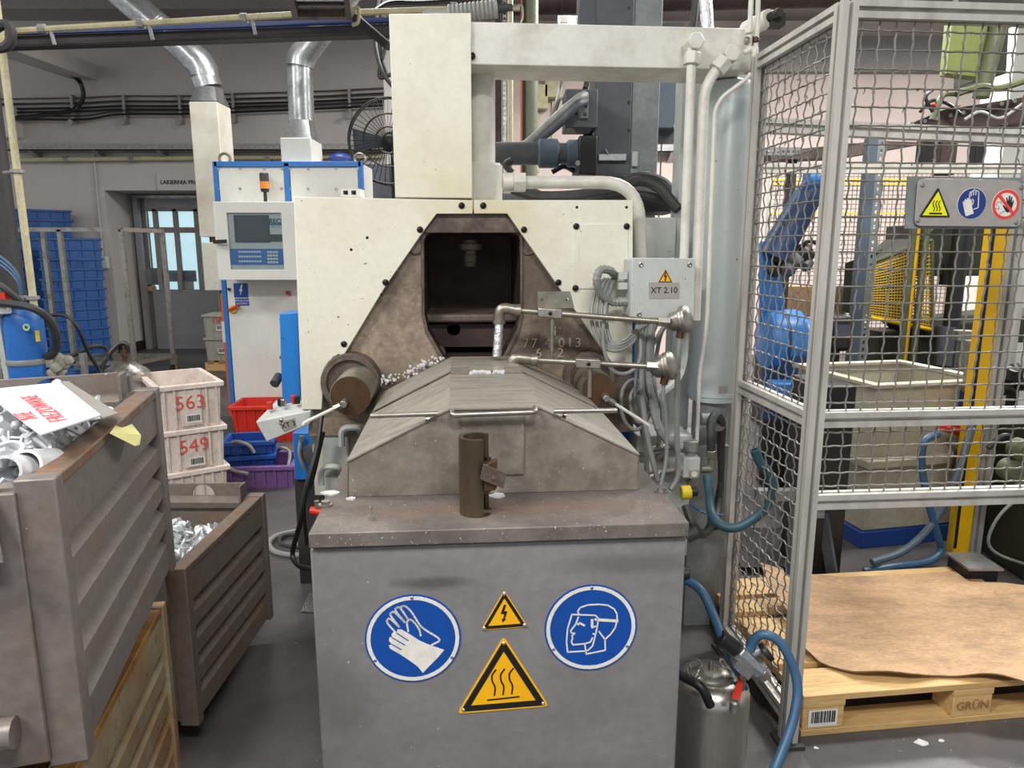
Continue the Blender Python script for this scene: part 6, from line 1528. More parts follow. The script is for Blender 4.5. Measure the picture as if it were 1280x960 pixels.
# hoses arching behind the machine top
for k, (pts, r) in enumerate((([(640, 236, 2.95), (670, 245, 2.95), (720, 244, 2.95), (770, 236, 3.0), (800, 226, 3.05), (825, 236, 3.05), (848, 262, 3.0)], .022),
                              ([(660, 238, 3.1), (700, 250, 3.1), (760, 244, 3.1), (790, 242, 3.1), (830, 250, 3.1), (850, 266, 3.1)], .018),
                              ([(780, 225, 3.2), (805, 220, 3.2), (830, 228, 3.2), (848, 248, 3.15)], .02),
                              ([(640, 216, 3.3), (632, 206, 3.3), (640, 200, 3.3)], .015))):
    tag(MB().tube(spline([PY(*p) for p in pts], 7), r, 9).build('black_hose', 'rubber'), ('thick black hose lying along the machine top behind the feed pipe', 'black hose sagging behind the feed pipe bend', 'short black hose arching over beside the hydraulic pipes', 'black hose end under the actuator')[k], 'hose')
dm = thing('dark_drive_block', 'dark machine block behind the feed pipe bend', 'machine')
a, b = PY(792, 275, 3.25), PY(850, 240, 3.25); MB().box(a.x - .6, b.x, 3.25, 3.55, ZTOP + .004, b.z - .005).build('drive_case', 'dark_grey', dm, bevel=.01); MB().box(a.x - .2, b.x - .05, 3.2, 3.25, ZTOP + .004, b.z - .02).build('drive_cover', 'black', dm, bevel=.006)
a, b = PY(820, 160, 6.5), PY(851, 98, 6.5)
sbx = thing('slate_switch_box', 'blue grey box mounted behind the hydraulic pipes', 'wall box')
MB().box(a.x, b.x, 6.5, 6.7, a.z, b.z).build('box_body', 'slate', sbx, bevel=.006); MB().box(a.x - .05, b.x + .05, 6.7, 6.76, a.z - .1, b.z + .5).build('box_rail', 'dark_grey', sbx); MB().lathe([(.02, 0), (.02, .01)], PY(844, 158, 6.5), NF, 8).build('box_screw', 'steel', sbx)
MB().box(a.x + .1, b.x - .1, 6.7, 6.76, 0, a.z).build('box_stand', 'dark_grey', sbx)
ws = thing('perforated_strut', 'white perforated strut rising behind the machine column', 'strut')
a, b = PY(628, 150, 5.5), PY(634, 150, 5.5); perf(MB(), a.x, b.x, 0, 4.2, 5.5, 5.504, [(a.x + .008, b.x - .008, 1.6 + i * .035, 1.618 + i * .035) for i in range(70)]).box(a.x, a.x + .004, 5.5, 5.54, 0, 4.2).box(b.x - .004, b.x, 5.5, 5.54, 0, 4.2).build('strut_channel', 'galv', ws)
tag(MB().cyl((PY(638, 150, 5.7).x, 5.7, 0), (PY(638, 150, 5.7).x, 5.7, 4.4), .02, n=8).build('cream_riser', 'conduit_cream'), 'cream riser pipe beside the perforated strut', 'pipe')
tag(MB().box(PY(619, 150, 5.9).x, PY(627, 150, 5.9).x, 5.9, 6.0, 0, 4.4).build('dark_upright', 'cast_dark', bevel=.004), 'dark brown upright left of the perforated strut', 'upright')
gp = thing('green_pillar', 'grey green round pillar with a red stripe behind the machine', 'pillar')
x = PY(662, 140, 6.0).x; MB().cyl((x, 6.0, 0), (x, 6.0, 4.4), .065, n=20).build('pillar_tube', 'pillar_green', gp)
x = PY(651, 140, 5.95).x; MB().box(x - .002, x + .012, 5.93, 5.97, 0, 4.4).build('red_stripe', 'orange_lid', gp); MB().box(x + .012, x + .03, 5.93, 5.97, 0, 4.4).build('black_stripe', 'black', gp)
for px, py in ((692, 108), (673, 122)): c = PY(px, py, 10.5); tag(MB().box(c.x - .13, c.x + .13, 10.4, 10.6, c.z - .16, c.z + .16).box(c.x - .02, c.x + .02, 10.56, 10.6, c.z - 1.0, c.z - .16).build('socket_outlet', 'conduit_cream', bevel=.01), ('cream wall socket box right of the green pillar', 'pale wall socket just beside the green pillar')[px < 680], 'socket')
fp = thing('foil_pipe', 'foil wrapped pipe rising above the cross beam', 'pipe')
MB().cyl(PY(884, 40, 3.2), PY(880, -30, 3.2), .028, n=14).build('foil_wrap', 'foil', fp); MB().tube(spline([PY(864, 40, 3.25), PY(868, 15, 3.25), PY(870, -30, 3.25)], 5), .016, 8).build('black_line', 'black', fp)
vb = thing('valve_terminal', 'small grey valve terminal standing above the cross beam', 'valve')
a, b = PY(697, 30, 3.0), PY(722, 18, 3.0); MB().box(a.x, b.x, 3.0, 3.1, a.z - .05, b.z).build('terminal_body', 'galv', vb, bevel=.004); MB().box(a.x + .01, b.x - .04, 2.995, 3.0, b.z - .03, b.z - .008).build('terminal_label', 'sign_white', vb)
# ================================================================== safety fence
_p = PZ(984, 928, 0)
FE = Frame((_p.x, _p.y, 0), math.radians(4.75))
E = lambda px, py, v=0.0: FE.v(px, py, v)
S = .045
def slot_bar(a, b, up, name, parent, mat='alu', S=S):
    """aluminium profile with a T-slot in each of its four sides"""
    a, b = V(a), V(b); d = (b - a).normalized(); y = V(up).normalized(); x = y.cross(d).normalized(); h, g, dp = S / 2, .0058 * S / .045, .017 * S / .045
    sec_ = []
    for (ax, ay) in (((1, 0), (0, 1)), ((0, 1), (-1, 0)), ((-1, 0), (0, -1)), ((0, -1), (1, 0))):
        n_ = V((ax[0], ax[1], 0)); t_ = V((ay[0], ay[1], 0))
        for (k, q) in ((h, -h), (h, -g), (h - dp, -g), (h - dp, g), (h, g)): sec_.append(n_ * k + t_ * q)
    return MB().prism([a + x * p.x + y * p.y for p in sec_], b - a).build(name, mat, parent)
fe = thing('safety_fence', 'aluminium framed wire mesh safety fence around the robot cell', 'fence', frame=FE)
ZT = E(1066, 2).z; ZM = E(1100, 522).z; ZL = E(1100, 623).z; SD = .53; FW = 1.35
slot_bar((0, 0, 0), (0, 0, ZT), (0, 1, 0), 'post', fe); slot_bar((0, SD, 0), (0, SD, ZT), (0, 1, 0), 'post', fe); slot_bar((FW, 0, 0), (FW, 0, ZT), (0, 1, 0), 'post', fe)
h = S / 2
for z in (ZT - h, ZM, ZL): slot_bar((h, 0, z), (FW - h, 0, z), (0, 0, 1), 'rail', fe)
for z in (ZT - h, ZM, .10): slot_bar((0, h, z), (0, SD - h, z), (0, 0, 1), 'rail', fe)
for p in ((0, 0), (0, SD), (FW, 0)): MB().box(p[0] - .04, p[0] + .04, p[1] - .04, p[1] + .04, 0, .012).build('foot_plate', 'groove', fe)
MB().box(h, h + .03, -.012, .012, ZL - h - .03, ZL - h).build('angle_bracket', 'galv', fe)
# crimped wires, each its own part
WS, WR = .05, .0026
def wire_mesh(length, phase, amp=.0040):
    n_ = max(2, int(round(length / (WS / 2)))); m = MB()
    P = [V((amp * (1 if (i + phase) % 2 else -1), 0, length * i / n_)) for i in range(n_ + 1)]
    m.tube(P, WR, 5, caps=False); return m.mesh('wire', ['wire_grey'])
def wires(org, ud, ulen, zlen, tag_):
    """a panel of woven wire from org along ud (horizontal) and up"""
    ud = V(ud); ph = [wire_mesh(zlen, 0), wire_mesh(zlen, 1)]; hh = [wire_mesh(ulen, 0), wire_mesh(ulen, 1)]
    ang = math.atan2(ud.y, ud.x); nrm = V((-ud.y, ud.x, 0))
    nu, nz_ = int(ulen / WS), int(zlen / WS)
    for i in range(nu + 1):
        o = bpy.data.objects.new('wire', ph[i % 2]); COL.objects.link(o); o.parent = fe
        o.location = V(org) + ud * ((i + .5) * ulen / (nu + 1)); o.rotation_euler = (0, 0, ang + .5)
    for j in range(nz_ + 1):
        o = bpy.data.objects.new('wire', hh[j % 2]); COL.objects.link(o); o.parent = fe
        o.location = V(org) + V((0, 0, (j + .5) * zlen / (nz_ + 1)))
        R = Matrix((nrm, V((0, 0, 1)).cross(nrm) * -1, V((0, 0, 1)))).transposed()
        x_ = nrm; z_ = ud; y_ = z_.cross(x_); o.rotation_euler = Matrix((x_, y_, z_)).transposed().to_euler()
wires((h, 0, ZM + h), (1, 0, 0), FW - S, ZT - S - ZM - h, 'a')
wires((h, 0, ZL + h), (1, 0, 0), FW - S, ZM - ZL - S, 'b')
wires((0, h, ZM + h), (0, 1, 0), SD - S, ZT - S - ZM - h, 'c')
wires((0, h, .10 + h), (0, 1, 0), SD - S, ZM - .10 - S, 'd')
# lint caught on the wires
m = MB(); rr = random.Random(9)
for i in range(620):
    if i < 430: c = V((rr.uniform(h, FW - h), 0, rr.uniform(ZM + .35, ZT - .06)))
    else: c = V((0, rr.uniform(h, SD - h), rr.uniform(ZM + .35, ZT - .08)))
    if rr.random() < .6:
        nu = int((FW - S) / WS) if i < 430 else int((SD - S) / WS); L_ = (FW - S) if i < 430 else (SD - S)
        s_ = L_ / (nu + 1); k = 0 if i < 430 else 1; c[k] = h + (int((c[k] - h) / s_) + .5) * s_
    else:
        zl = ZT - S - ZM - h; nz_ = int(zl / WS); s_ = zl / (nz_ + 1); c.z = ZM + h + (int((c.z - ZM - h) / s_) + .5) * s_
    e = c + V((rr.uniform(-.008, .008), rr.uniform(-.006, .006), rr.uniform(-.02, .004)))
    m.tube([c, c.lerp(e, .5) + V((rr.uniform(-.003, .003), 0, 0)), e], .0016, 3, rf=lambda s, q: .0026 * (1 - .6 * s))
o = m.build('lint', 'lint', fe); o['kind'] = 'stuff'
# the sign plate
VS = -.03
s = thing('fence_sign', 'grey sign plate with three safety symbols on the wire fence', 'sign', frame=FE)
G = lambda x, y, d=0.0: E(1130 + x / 8.533, 210 + y / 8.533, VS) - V((0, d, 0))
bpts = fillet([G(700, 118), G(1262, 140), G(1250, 628), G(110, 618), G(150, 112), G(700, 118)], .02, 5)[:-1]
MB().plate(bpts, [], (0, .003, 0)).build('sign_plate', 'label_plate', s, bevel=.0008)
MB().plate([G(60, 85), G(1290, 100), G(1285, 650), G(30, 645)], [], (0, -.004, 0)).build('backing_plate', 'mid_grey', s).location = (0, .012, 0)
for x, y in ((195, 182), (148, 560), (1250, 210), (1195, 582)): MB().lathe([(.0055, 0), (.0055, .003), (.003, .004)], G(x, y, .0), NF, 10).build('plate_screw', 'steel', s)
def heat2(base):
    m = MB()
    for k in range(3): m.ribbon(spline([G(x + 30 * k, y, .003) for x, y in ((316, 350), (302, 378), (306, 405), (318, 430), (308, 460))], 4), .0022, NF, .0006)
    m.ribbon([G(266, 484, .003), G(392, 486, .003)], .0042, NF, .0006); m.build('heat_mark', 'sign_black', base)
tri_sign(s, [G(362, 205), G(158, 524), G(488, 526)], 1, 'bright yellow hot surface triangle', heat2, bolts=False, k0=.985, k1=.83, mat='sign_black')
MB().plate([G(362, 248, .0015), G(190, 505, .0015), G(458, 508, .0015)], [], (0, -.0010, 0)).build('yellow_field', 'sign_lime', s)
c = G(720, 380); rn = (G(872, 380) - G(568, 380)).length / 2
bs_ = MB().lathe([(rn * 1.02, 0), (rn * 1.02, .0012)], c, NF, 36).build('glove_sign', 'sign_white', s); MB().lathe([(rn * .985, .0012), (rn * .985, .002)], c, NF, 36).build('blue_field', 'sign_navy', bs_)
MB().plate([G(x, y, .002) for x, y in ((620, 372), (628, 352), (640, 365), (640, 338), (654, 330), (664, 350), (666, 322), (682, 320), (690, 345), (696, 335), (706, 340), (714, 385), (722, 430), (736, 485), (652, 516), (640, 470))], [], (0, -.0006, 0)).build('glove_shape', 'sign_white', bs_)
m = MB()
for l in ([(694, 335), (692, 290), (702, 255), (716, 262), (722, 245), (738, 250), (742, 232), (758, 236), (762, 244), (780, 244), (792, 262), (784, 425), (735, 440)], [(714, 385), (712, 345), (722, 332), (736, 345), (730, 372), (722, 395)], [(716, 262), (708, 300)], [(738, 250), (734, 290)], [(762, 244), (758, 288)]): m.ribbon([G(x, y, .002) for x, y in l], .0024, NF, .0006)
m.build('glove_outline', 'sign_white', bs_)
c = G(1083, 390); rn = (G(1228, 390) - G(938, 390)).length / 2
bs_ = MB().lathe([(rn * 1.03, 0), (rn * 1.03, .0012)], c, NF, 36).build('no_touch_sign', 'sign_white', s)
o_ = [c + V((math.cos(t) * rn, -.0013, math.sin(t) * rn)) for t in [i * PI / 20 for i in range(40)]]; i_ = [c + V((math.cos(t) * rn * .80, -.0013, math.sin(t) * rn * .80)) for t in [i * PI / 20 for i in range(40)]]
MB().plate(o_, [i_], (0, -.0008, 0)).build('red_ring', 'sign_red', bs_)
MB().plate([G(x, y, .0015) for x, y in ((1046, 395), (1062, 400), (1082, 425), (1092, 380), (1086, 320), (1096, 312), (1106, 362), (1116, 295), (1128, 295), (1126, 365), (1140, 305), (1150, 310), (1142, 375), (1160, 345), (1168, 350), (1152, 405), (1140, 445), (1105, 475), (1080, 465))], [], (0, -.0006, 0)).build('hand_shape', 'sign_black', bs_)
m = MB()
for l in ([(985, 405), (982, 385), (1000, 362), (1022, 362), (1036, 380)], [(1005, 410), (1010, 440), (970, 430)], [(1000, 505), (1040, 470), (1062, 465)]): m.ribbon([G(x, y, .0015) for x, y in l], .0016, NF, .0005)
m.build('figure_lines', 'conduit_grey', bs_)
m = MB(); m.ribbon([G(1005, 285, .0022), G(1160, 490, .0022)], rn * .2, NF, .0008); m.build('red_slash', 'sign_red', bs_)

# ================================================================== pallet with cardboard
pa_, pb_ = PZ(1001, 921, 0), PZ(1280, 897, 0)
PF = Frame((pa_.x, pa_.y, 0), math.atan2(pb_.y - pa_.y, pb_.x - pa_.x))
PLW, PLD = 1.2, .82
pal = thing('euro_pallet', 'pale wooden pallet stamped GRÜN on the floor under the fence opening', 'pallet', frame=PF)
ys = [(0, .145), (.18, .28), (.335, .485), (.54, .64), (PLD - .145, PLD)]
for y0, y1 in ys: MB().box(0, PLW, y0, y1, .122, .144).build('deck_board', 'wood', pal, bevel=.002)
for x in (0, PLW / 2 - .0725, PLW - .145): MB().box(x, x + .145, 0, PLD, .1, .122).build('stringer_board', 'wood', pal, bevel=.002)
for i, x in enumerate((0, PLW / 2 - .0725, PLW - .145)):
    for y0, y1 in ((0, .1), (PLD / 2 - .07, PLD / 2 + .07), (PLD - .1, PLD)):
        MB().box(x + .002, x + .143, y0 + .002, y1 - .002, .022, .1).build('block', 'wood', pal, bevel=.003)
for y0, y1 in ((0, .1), (PLD / 2 - .07, PLD / 2 + .07), (PLD - .1, PLD)): MB().box(0, PLW, y0, y1, 0, .022).build('runner', 'wood', pal, bevel=.002)
text('stamp', 'GRÜN', 'wood_dark', .042, (PLW / 2, -.0005, .062), (1, 0, 0), (0, 0, 1), pal, depth=.0012)
barcode(pal, (.07, -.0005, .062), (1, 0, 0), (0, 0, 1), .1, .06)
# cardboard sheet: a grid between its near and far edges
near = [(999, 806), (1006, 819), (1025, 829), (1071, 845), (1136, 850), (1176, 845), (1222, 848), (1265, 856), (1305, 860), (1345, 862)]
far = [(1006, 727), (1050, 722), (1129, 719), (1194, 715), (1210, 728), (1250, 729), (1280, 732), (1300, 733), (1320, 734), (1335, 735)]
def along(pl, t):
    k = t * (len(pl) - 1); i = min(int(k), len(pl) - 2); f = k - i
    return (pl[i][0] * (1 - f) + pl[i + 1][0] * f, pl[i][1] * (1 - f) + pl[i + 1][1] * f)
nx, ny = 40, 18; m = MB(); top = []
for j in range(ny + 1):
    for i in range(nx + 1):
        s_, t_ = i / nx, j / ny
        p = PZ(*along(near, s_), .152).lerp(PZ(*along(far, s_), .152), t_)
        p.z = .150 + .006 * (1 + mnoise.noise(V((s_ * 5, t_ * 4, 2)))) + (.05 * max(0, .12 - s_) / .12 * max(0, t_ - .35)) + .012 * max(0, .15 - t_) / .15 * (1 + math.sin(s_ * 19))
        m.v.append(p)
nn = len(m.v); m.v += [p - V((0, 0, .005)) for p in m.v[:nn]]
for j in range(ny):
    for i in range(nx):
        k = j * (nx + 1) + i; m._f([k, k + 1, k + nx + 2, k + nx + 1]); m._f([nn + k + nx + 1, nn + k + nx + 2, nn + k + 1, nn + k])
m.mi = 1
edge = [i for i in range(nx + 1)] + [j * (nx + 1) + nx for j in range(1, ny + 1)] + [ny * (nx + 1) + i for i in range(nx - 1, -1, -1)] + [j * (nx + 1) for j in range(ny - 1, 0, -1)]
for a, b in zip(edge, edge[1:] + edge[:1]): m._f([a, b, nn + b, nn + a])
tag(m.build('cardboard_sheet', ['cardboard', 'cardboard_edge']), 'worn brown cardboard sheet covering the wooden pallet', 'cardboard')
fl_ = [PZ(1000, 800, .15), PZ(998, 765, .15), PZ(965, 700, .25) , PZ(949, 704, .27), PZ(952, 716, .25), PZ(975, 770, .18)]
tag(MB().plate([V((p.x, p.y, p.z)) for p in (PY(950, 704, 2.75), PY(975, 712, 2.75), PY(1003, 745, 2.6), PY(1001, 800, 2.35), PY(990, 772, 2.45), PY(962, 735, 2.65))], [], (.002, .0, .004)).build('cardboard_flap', 'cardboard'), 'torn cardboard flap sticking up at the pallet corner behind the mesh', 'cardboard')
for k, (px, py, w) in enumerate(((1152, 929, .022), (1177, 927, .01), (1020, 936, .008))):
    c = PZ(px, py, 0); m = MB(); rq = random.Random(k + 40)
    m.prism([c + V((math.cos(t) * w * rq.uniform(.6, 1.3), math.sin(t) * w * rq.uniform(.4, 1), .001)) for t in [i * PI / 4 for i in range(8)]], (0, 0, .003))
    tag(m.build('floor_scrap', 'zinc'), ('larger', 'smaller', 'tiny')[k] + ' zinc scrap on the floor in front of the pallet', 'scrap')
lb = thing('power_block', 'small black box with a red light at the far edge of the cardboard', 'power box')
c = PZ(1222, 722, .15); MB().box(c.x - .05, c.x + .09, c.y - .0, c.y + .14, 0, .19).build('box_body', 'black', lb, bevel=.006); MB().box(c.x - .055, c.x + .095, c.y - .02, c.y + .15, .19, .2).build('box_cover', 'galv', lb)
MB().ball(PY(1212, 725, c.y - .004), .006, 8, 6).build('red_light', 'red_plastic', lb)

# ================================================================== inside the cell
# cream tank on a blue base
Yn = 3.55
p0, p1 = PZ(1096, 479, .885), PZ(1217, 471, .885)
TF = Frame((p0.x, p0.y, 0), math.radians(12))
tk = thing('quench_tank', 'cream steel tank with a stepped rim on a blue base', 'tank', frame=TF)
tw, td = .66, .62
MB().box(.0, tw, .0, td, .09, .45).build('lower_body', 'tank_cream', tk, bevel=.006)
MB().box(-.02, tw + .02, -.02, td + .02, .0, .09).build('blue_base', 'tank_blue', tk, bevel=.004)
MB().box(-.045, tw + .045, -.045, td + .045, .44, .49).build('step_ledge', 'tank_cream', tk, bevel=.01)
m = MB(); o0, o1 = [(0.01, 0.01), (tw - .01, .01), (tw - .01, td - .01), (.01, td - .01)], [(-.02, -.02), (tw + .02, -.02), (tw + .02, td + .02), (-.02, td + .02)]
for q in range(4):
    r = (q + 1) % 4; w_ = .012; sh = lambda P, k: [((x - tw / 2) * k + tw / 2, (y - td / 2) * k + td / 2) for x, y in P]
    i0, i1 = sh(o0, .96), sh(o1, .96)
    m.hexa([V((*o0[q], .49)), V((*o0[r], .49)), V((*o1[r], .87)), V((*o1[q], .87)), V((*i0[q], .49)), V((*i0[r], .49)), V((*i1[r], .87)), V((*i1[q], .87))])
m.build('basin', 'tank_cream', tk)
m = MB(); O, I = [(-.045, -.045), (tw + .045, -.045), (tw + .045, td + .045), (-.045, td + .045)], [(.01, .01), (tw - .01, .01), (tw - .01, td - .01), (.01, td - .01)]
m.plate([V((*p, .865)) for p in O], [[V((*p, .865)) for p in I]], (0, 0, .02)); m.build('basin_rim', 'tank_cream', tk, bevel=.003)
MB().box(.02, tw - .02, .02, td - .02, .49, .62).build('tank_water', 'dark_grey', tk)
vt = thing('tank_valve', 'steel valve stack with red handles on the front of the tank', 'valve', frame=TF)
for z0_, z1_, r, mt in ((.42, .52, .03, 'brown_disc'), (.52, .60, .02, 'steel_pipe'), (.60, .68, .032, 'red_plastic'), (.68, .74, .022, 'steel_pipe'), (.74, .84, .036, 'sign_navy'), (.84, 1.05, .03, 'steel_pipe'), (1.05, 1.10, .04, 'steel')):
    MB().cyl((tw * .72, -.08, z0_), (tw * .72, -.08, z1_), r, n=14).build({'red_plastic': 'valve_handle', 'sign_navy': 'valve_bonnet'}.get(mt, 'valve_section'), mt, vt)
MB().cyl((tw * .72, -.08, .62), (tw * .5, -.1, .66), .02, n=10).build('valve_handle', 'red_plastic', vt); MB().cyl((tw * .72, -.08, .55), (tw * .72, .0, .55), .02, n=10).build('valve_inlet', 'steel_pipe', vt)
# yellow light curtain post on its aluminium post
yp = thing('light_curtain', 'yellow light curtain post inside the safety fence', 'light curtain')
b_ = PZ(1200, 699, 0); pw = .042
MB().box(b_.x - pw, b_.x + pw, b_.y, b_.y + .06, .03, 1.82).build('yellow_housing', 'post_yellow', yp, bevel=.004)
MB().box(b_.x - pw - .0, b_.x - pw + .014, b_.y - .004, b_.y, .06, 1.79).build('black_window', 'black', yp)
apst = thing('inner_fence_post', 'aluminium post right beside the yellow light curtain', 'post')
slot_bar((b_.x + .085, b_.y + .05, 0), (b_.x + .085, b_.y + .05, 1.86), (0, 1, 0), 'post_profile', apst, S=.06)
MB().box(b_.x + .02, b_.x + .15, b_.y - .01, b_.y + .12, 0, .015).build('foot_plate', 'groove', apst)
# inner rails crossing behind the mesh
def rail(px0, px1, py0, py1, Y, hgt, label, mat='alu', name='inner_rail'):
    t = thing(name, label, 'rail'); a, b = PY(px0, py0, Y), PY(px1, py1, Y); a.y = b.y = Y
    slot_bar(a, b, (0, 0, 1), 'rail_profile', t, mat, S=hgt)
    for e in (a, b): MB().box(e.x - .025, e.x + .025, Y + hgt / 2, Y + hgt / 2 + .045, 0, e.z + hgt / 2).build('rail_post', 'alu', t)
    return t
rail(951, 1300, 211, 211, 4.4, .055, 'bright white rail crossing behind the fence mesh', 'white_paint')
rail(951, 1300, 157, 173, 4.1, .075, 'pinkish aluminium rail crossing above the white rail', 'alu')
MB_ = thing('slotted_upright', 'grey slotted upright standing behind the fence mesh', 'upright')
a, b = PY(1072, 330, 4.8), PY(1084, 330, 4.8)
MB().box(a.x, b.x, 4.8, 4.86, 0, 2.35).build('upright_channel', 'slate', MB_); perf(MB(), b.x, b.x + .05, 0, 2.35, 4.8, 4.804, [(b.x + .018, b.x + .032, .2 + i * .048, .222 + i * .048) for i in range(44)]).box(b.x, b.x + .05, 4.896, 4.9, 0, 2.35).build('upright_flange', 'mid_grey', MB_)
# robot
rb = thing('industrial_robot', 'blue industrial robot arm reaching up behind the fence corner', 'robot')
Yr_ = 4.6; q = lambda px, py, d=0: PY(px, py, Yr_ + d)
s0, s1 = q(952, 425), q(1020, 425)
MB().cyl(q(990, 520), q(990, 440), .2, n=28).build('turret', 'robot_dark', rb)
MB().lathe([(.13, 0), (.19, .02), (.2, .05), (.2, .2), (.19, .23), (.15, .25), (.15, .33)], s0, (1, 0, 0), 32).build('shoulder_motor', 'robot_blue', rb)
MB().lathe([(.203, .1), (.203, .12)], s0, (1, 0, 0), 32).build('belt_band', 'robot_dark', rb)
MB().hexa([q(950, 420), q(985, 420), q(985, 420, .12), q(950, 420, .12), q(948, 300), q(972, 300), q(972, 300, .12), q(948, 300, .12)]).build('lower_arm', 'robot_blue', rb, bevel=.03)
P = [q(966, 322, -.03), q(990, 280, -.03), q(1010, 245, -.03), q(1022, 226, -.03)]
MB().tube(P, .09, 20, rf=lambda s, i: (.10, .095, .085, .07)[i]).build('upper_arm', 'robot_dark', rb)
MB().cyl(q(1008, 224, -.06), q(1040, 224, -.06), .065, n=20).build('wrist_motor', 'robot_blue', rb)
for k, (px, py, r) in enumerate(((975, 318, .06), (992, 326, .055), (1005, 318, .06), (985, 335, .05), (968, 338, .04), (1008, 330, .04))):
    MB().lathe([(r * .5, -r), (r, -r * .5), (r, r * .6), (r * .6, r)], q(px, py, -.06 - .02 * (k % 2)), (math.sin(k * 2), -.4, math.cos(k * 3)), 12).build('gripper_piece', 'dark_grey' if k % 2 else 'black', rb)
MB().tube(spline([q(990, 318, -.1), q(1010, 302, -.1), q(1025, 310, -.1), q(1022, 335, -.1)], 6), .012, 7).build('gripper_hose', 'black', rb)
MB().cyl(V((q(990, 520).x, Yr_, 0)), V((q(990, 520).x, Yr_, .75)), .2, n=24).build('robot_plinth', 'black', rb)
MB().box(q(975, 0).x, q(1030, 0).x, Yr_ - .35, Yr_ - .2, .6, .75).build('cable_box', 'robot_blue', rb, bevel=.01)
pd = thing('black_pedestal', 'black machine pedestal with a slanting stay behind the fence corner', 'pedestal')
b_ = PZ(1028, 728, 0)
MB().box(b_.x - .1, b_.x + .08, b_.y, b_.y + .3, 0, .95).build('pedestal_column', 'black', pd, bevel=.006); MB().bar(V((b_.x + .03, b_.y - .05, .02)), V((b_.x - .02, b_.y + .02, .34)), .02, .05).build('slanting_stay', 'dark_grey', pd)
MB().box(b_.x - .35, b_.x + .1, b_.y + .1, b_.y + .6, 0, .03).build('pedestal_plate', 'black', pd)
tag(MB().bar(PY(945, 618, 3.2), PY(1000, 618, 3.2), .05, .05).bar(PY(998, 618, 3.2), PY(998, 618, 3.2) - V((0, 0, .6)), .05, .05, up=(0, 1, 0)).build('machine_bar', 'mid_grey'), 'grey steel bar seen through the lower side mesh', 'bar')
bx2 = thing('brown_carton', 'brown carton on a black stand behind the fence post', 'carton')
a, b = PY(968, 392, 6.0), PY(1060, 358, 6.0)
MB().box(a.x, b.x, 6.0, 6.4, a.z - .15, b.z).build('carton_body', 'cardboard', bx2, bevel=.004); MB().box(a.x, b.x, 6.05, 6.4, 0, a.z - .15).build('carton_stand', 'groove', bx2)
bk3 = thing('black_monitor', 'black rounded box standing behind the fence post', 'box')
a, b = PY(1035, 440, 4.6), PY(1068, 394, 4.6); MB().box(a.x, b.x, 4.6, 4.9, a.z, b.z).build('box_body', 'black', bk3, bevel=.03); MB().box(a.x + .05, b.x - .05, 4.65, 4.85, 0, a.z).build('box_stand', 'black', bk3)
MB().box(a.x + .03, b.x - .02, 4.594, 4.6, a.z + .1, b.z - .06).build('box_face', 'screen', bk3)

# green machine with its yellow wire guard
Yg = 5.2; q = lambda px, py, d=0: PY(px, py, Yg + d)
gm = thing('green_press', 'olive green machine with dark inner blocks behind the fence', 'machine')
MB().prism([q(1095, 345), q(1170, 282), q(1250, 275), q(1330, 275), q(1330, 330), q(1225, 345), q(1180, 345)], (0, .5, 0)).build('sloping_hood', 'olive_dark', gm, bevel=.01)
MB().prism([q(1150, 410), q(1240, 400), q(1330, 390), q(1330, 430), q(1170, 425)], (0, .6, 0)).build('machine_bed', 'olive_dark', gm, bevel=.01)
MB().box(q(1165, 0).x, q(1330, 0).x, Yg + .2, Yg + .6, 0, q(0, 420).z).build('machine_foot', 'olive_dark', gm)
MB().box(q(1182, 0).x, q(1250, 0).x, Yg + .05, Yg + .5, q(0, 345).z, q(0, 280).z).build('dark_block', 'beam_dark', gm, bevel=.01)
MB().box(q(1216, 0).x, q(1237, 0).x, Yg - .02, Yg + .05, q(0, 356).z, q(0, 330).z).build('drop_block', 'black', gm, bevel=.006)
MB().cyl(V((q(1176, 380).x, Yg - .15, 0)), V((q(1176, 380).x, Yg - .15, q(0, 282).z)), .055, n=20).build('black_column', 'black', gm)
MB().cyl(V((q(1172, 380).x, Yg - .15, q(0, 452).z)), V((q(1172, 380).x, Yg - .15, q(0, 405).z)), .062, n=20).build('column_sleeve', 'dark_grey', gm)
for px in (1131, 1147): MB().cyl(V((q(px, 300).x, Yg - .1, .5)), V((q(px, 300).x, Yg - .1, q(0, 275).z)), .024, n=10).build('green_tube', 'olive', gm)
for px in (1142, 1154): MB().cyl(V((q(px, 300).x, Yg - .05, .6)), V((q(px, 300).x, Yg - .05, q(0, 275).z)), .014, n=8).build('yellow_tube', 'post_yellow', gm)
gd = thing('wire_guard', 'yellow wire mesh guard basket on the green machine', 'guard')
P4 = [q(1080, 395), q(1085, 330), q(1165, 300), q(1165, 412)]
m = MB()
for i in range(24):
    t = i / 23
    m.tube([P4[0].lerp(P4[3], t), P4[1].lerp(P4[2], t)], .005, 4, caps=False)
    m.tube([P4[0].lerp(P4[1], t), P4[3].lerp(P4[2], t)], .005, 4, caps=False)
o = m.build('guard_mesh', 'mesh_yellow', gd); o['kind'] = 'stuff'
for a, b in ((0, 3), (0, 1), (1, 2), (2, 3)): MB().cyl(P4[a], P4[b], .014, n=8).build('guard_frame', 'post_yellow' if (a, b) == (0, 3) else 'olive', gd)
MB().plate([P4[0] + V((0, .35, 0)), P4[3] + V((0, .35, 0)), P4[2] + V((0, .35, 0)), P4[1] + V((0, .35, 0))], [], (0, .01, 0)).build('guard_back', 'olive_dark', gd)
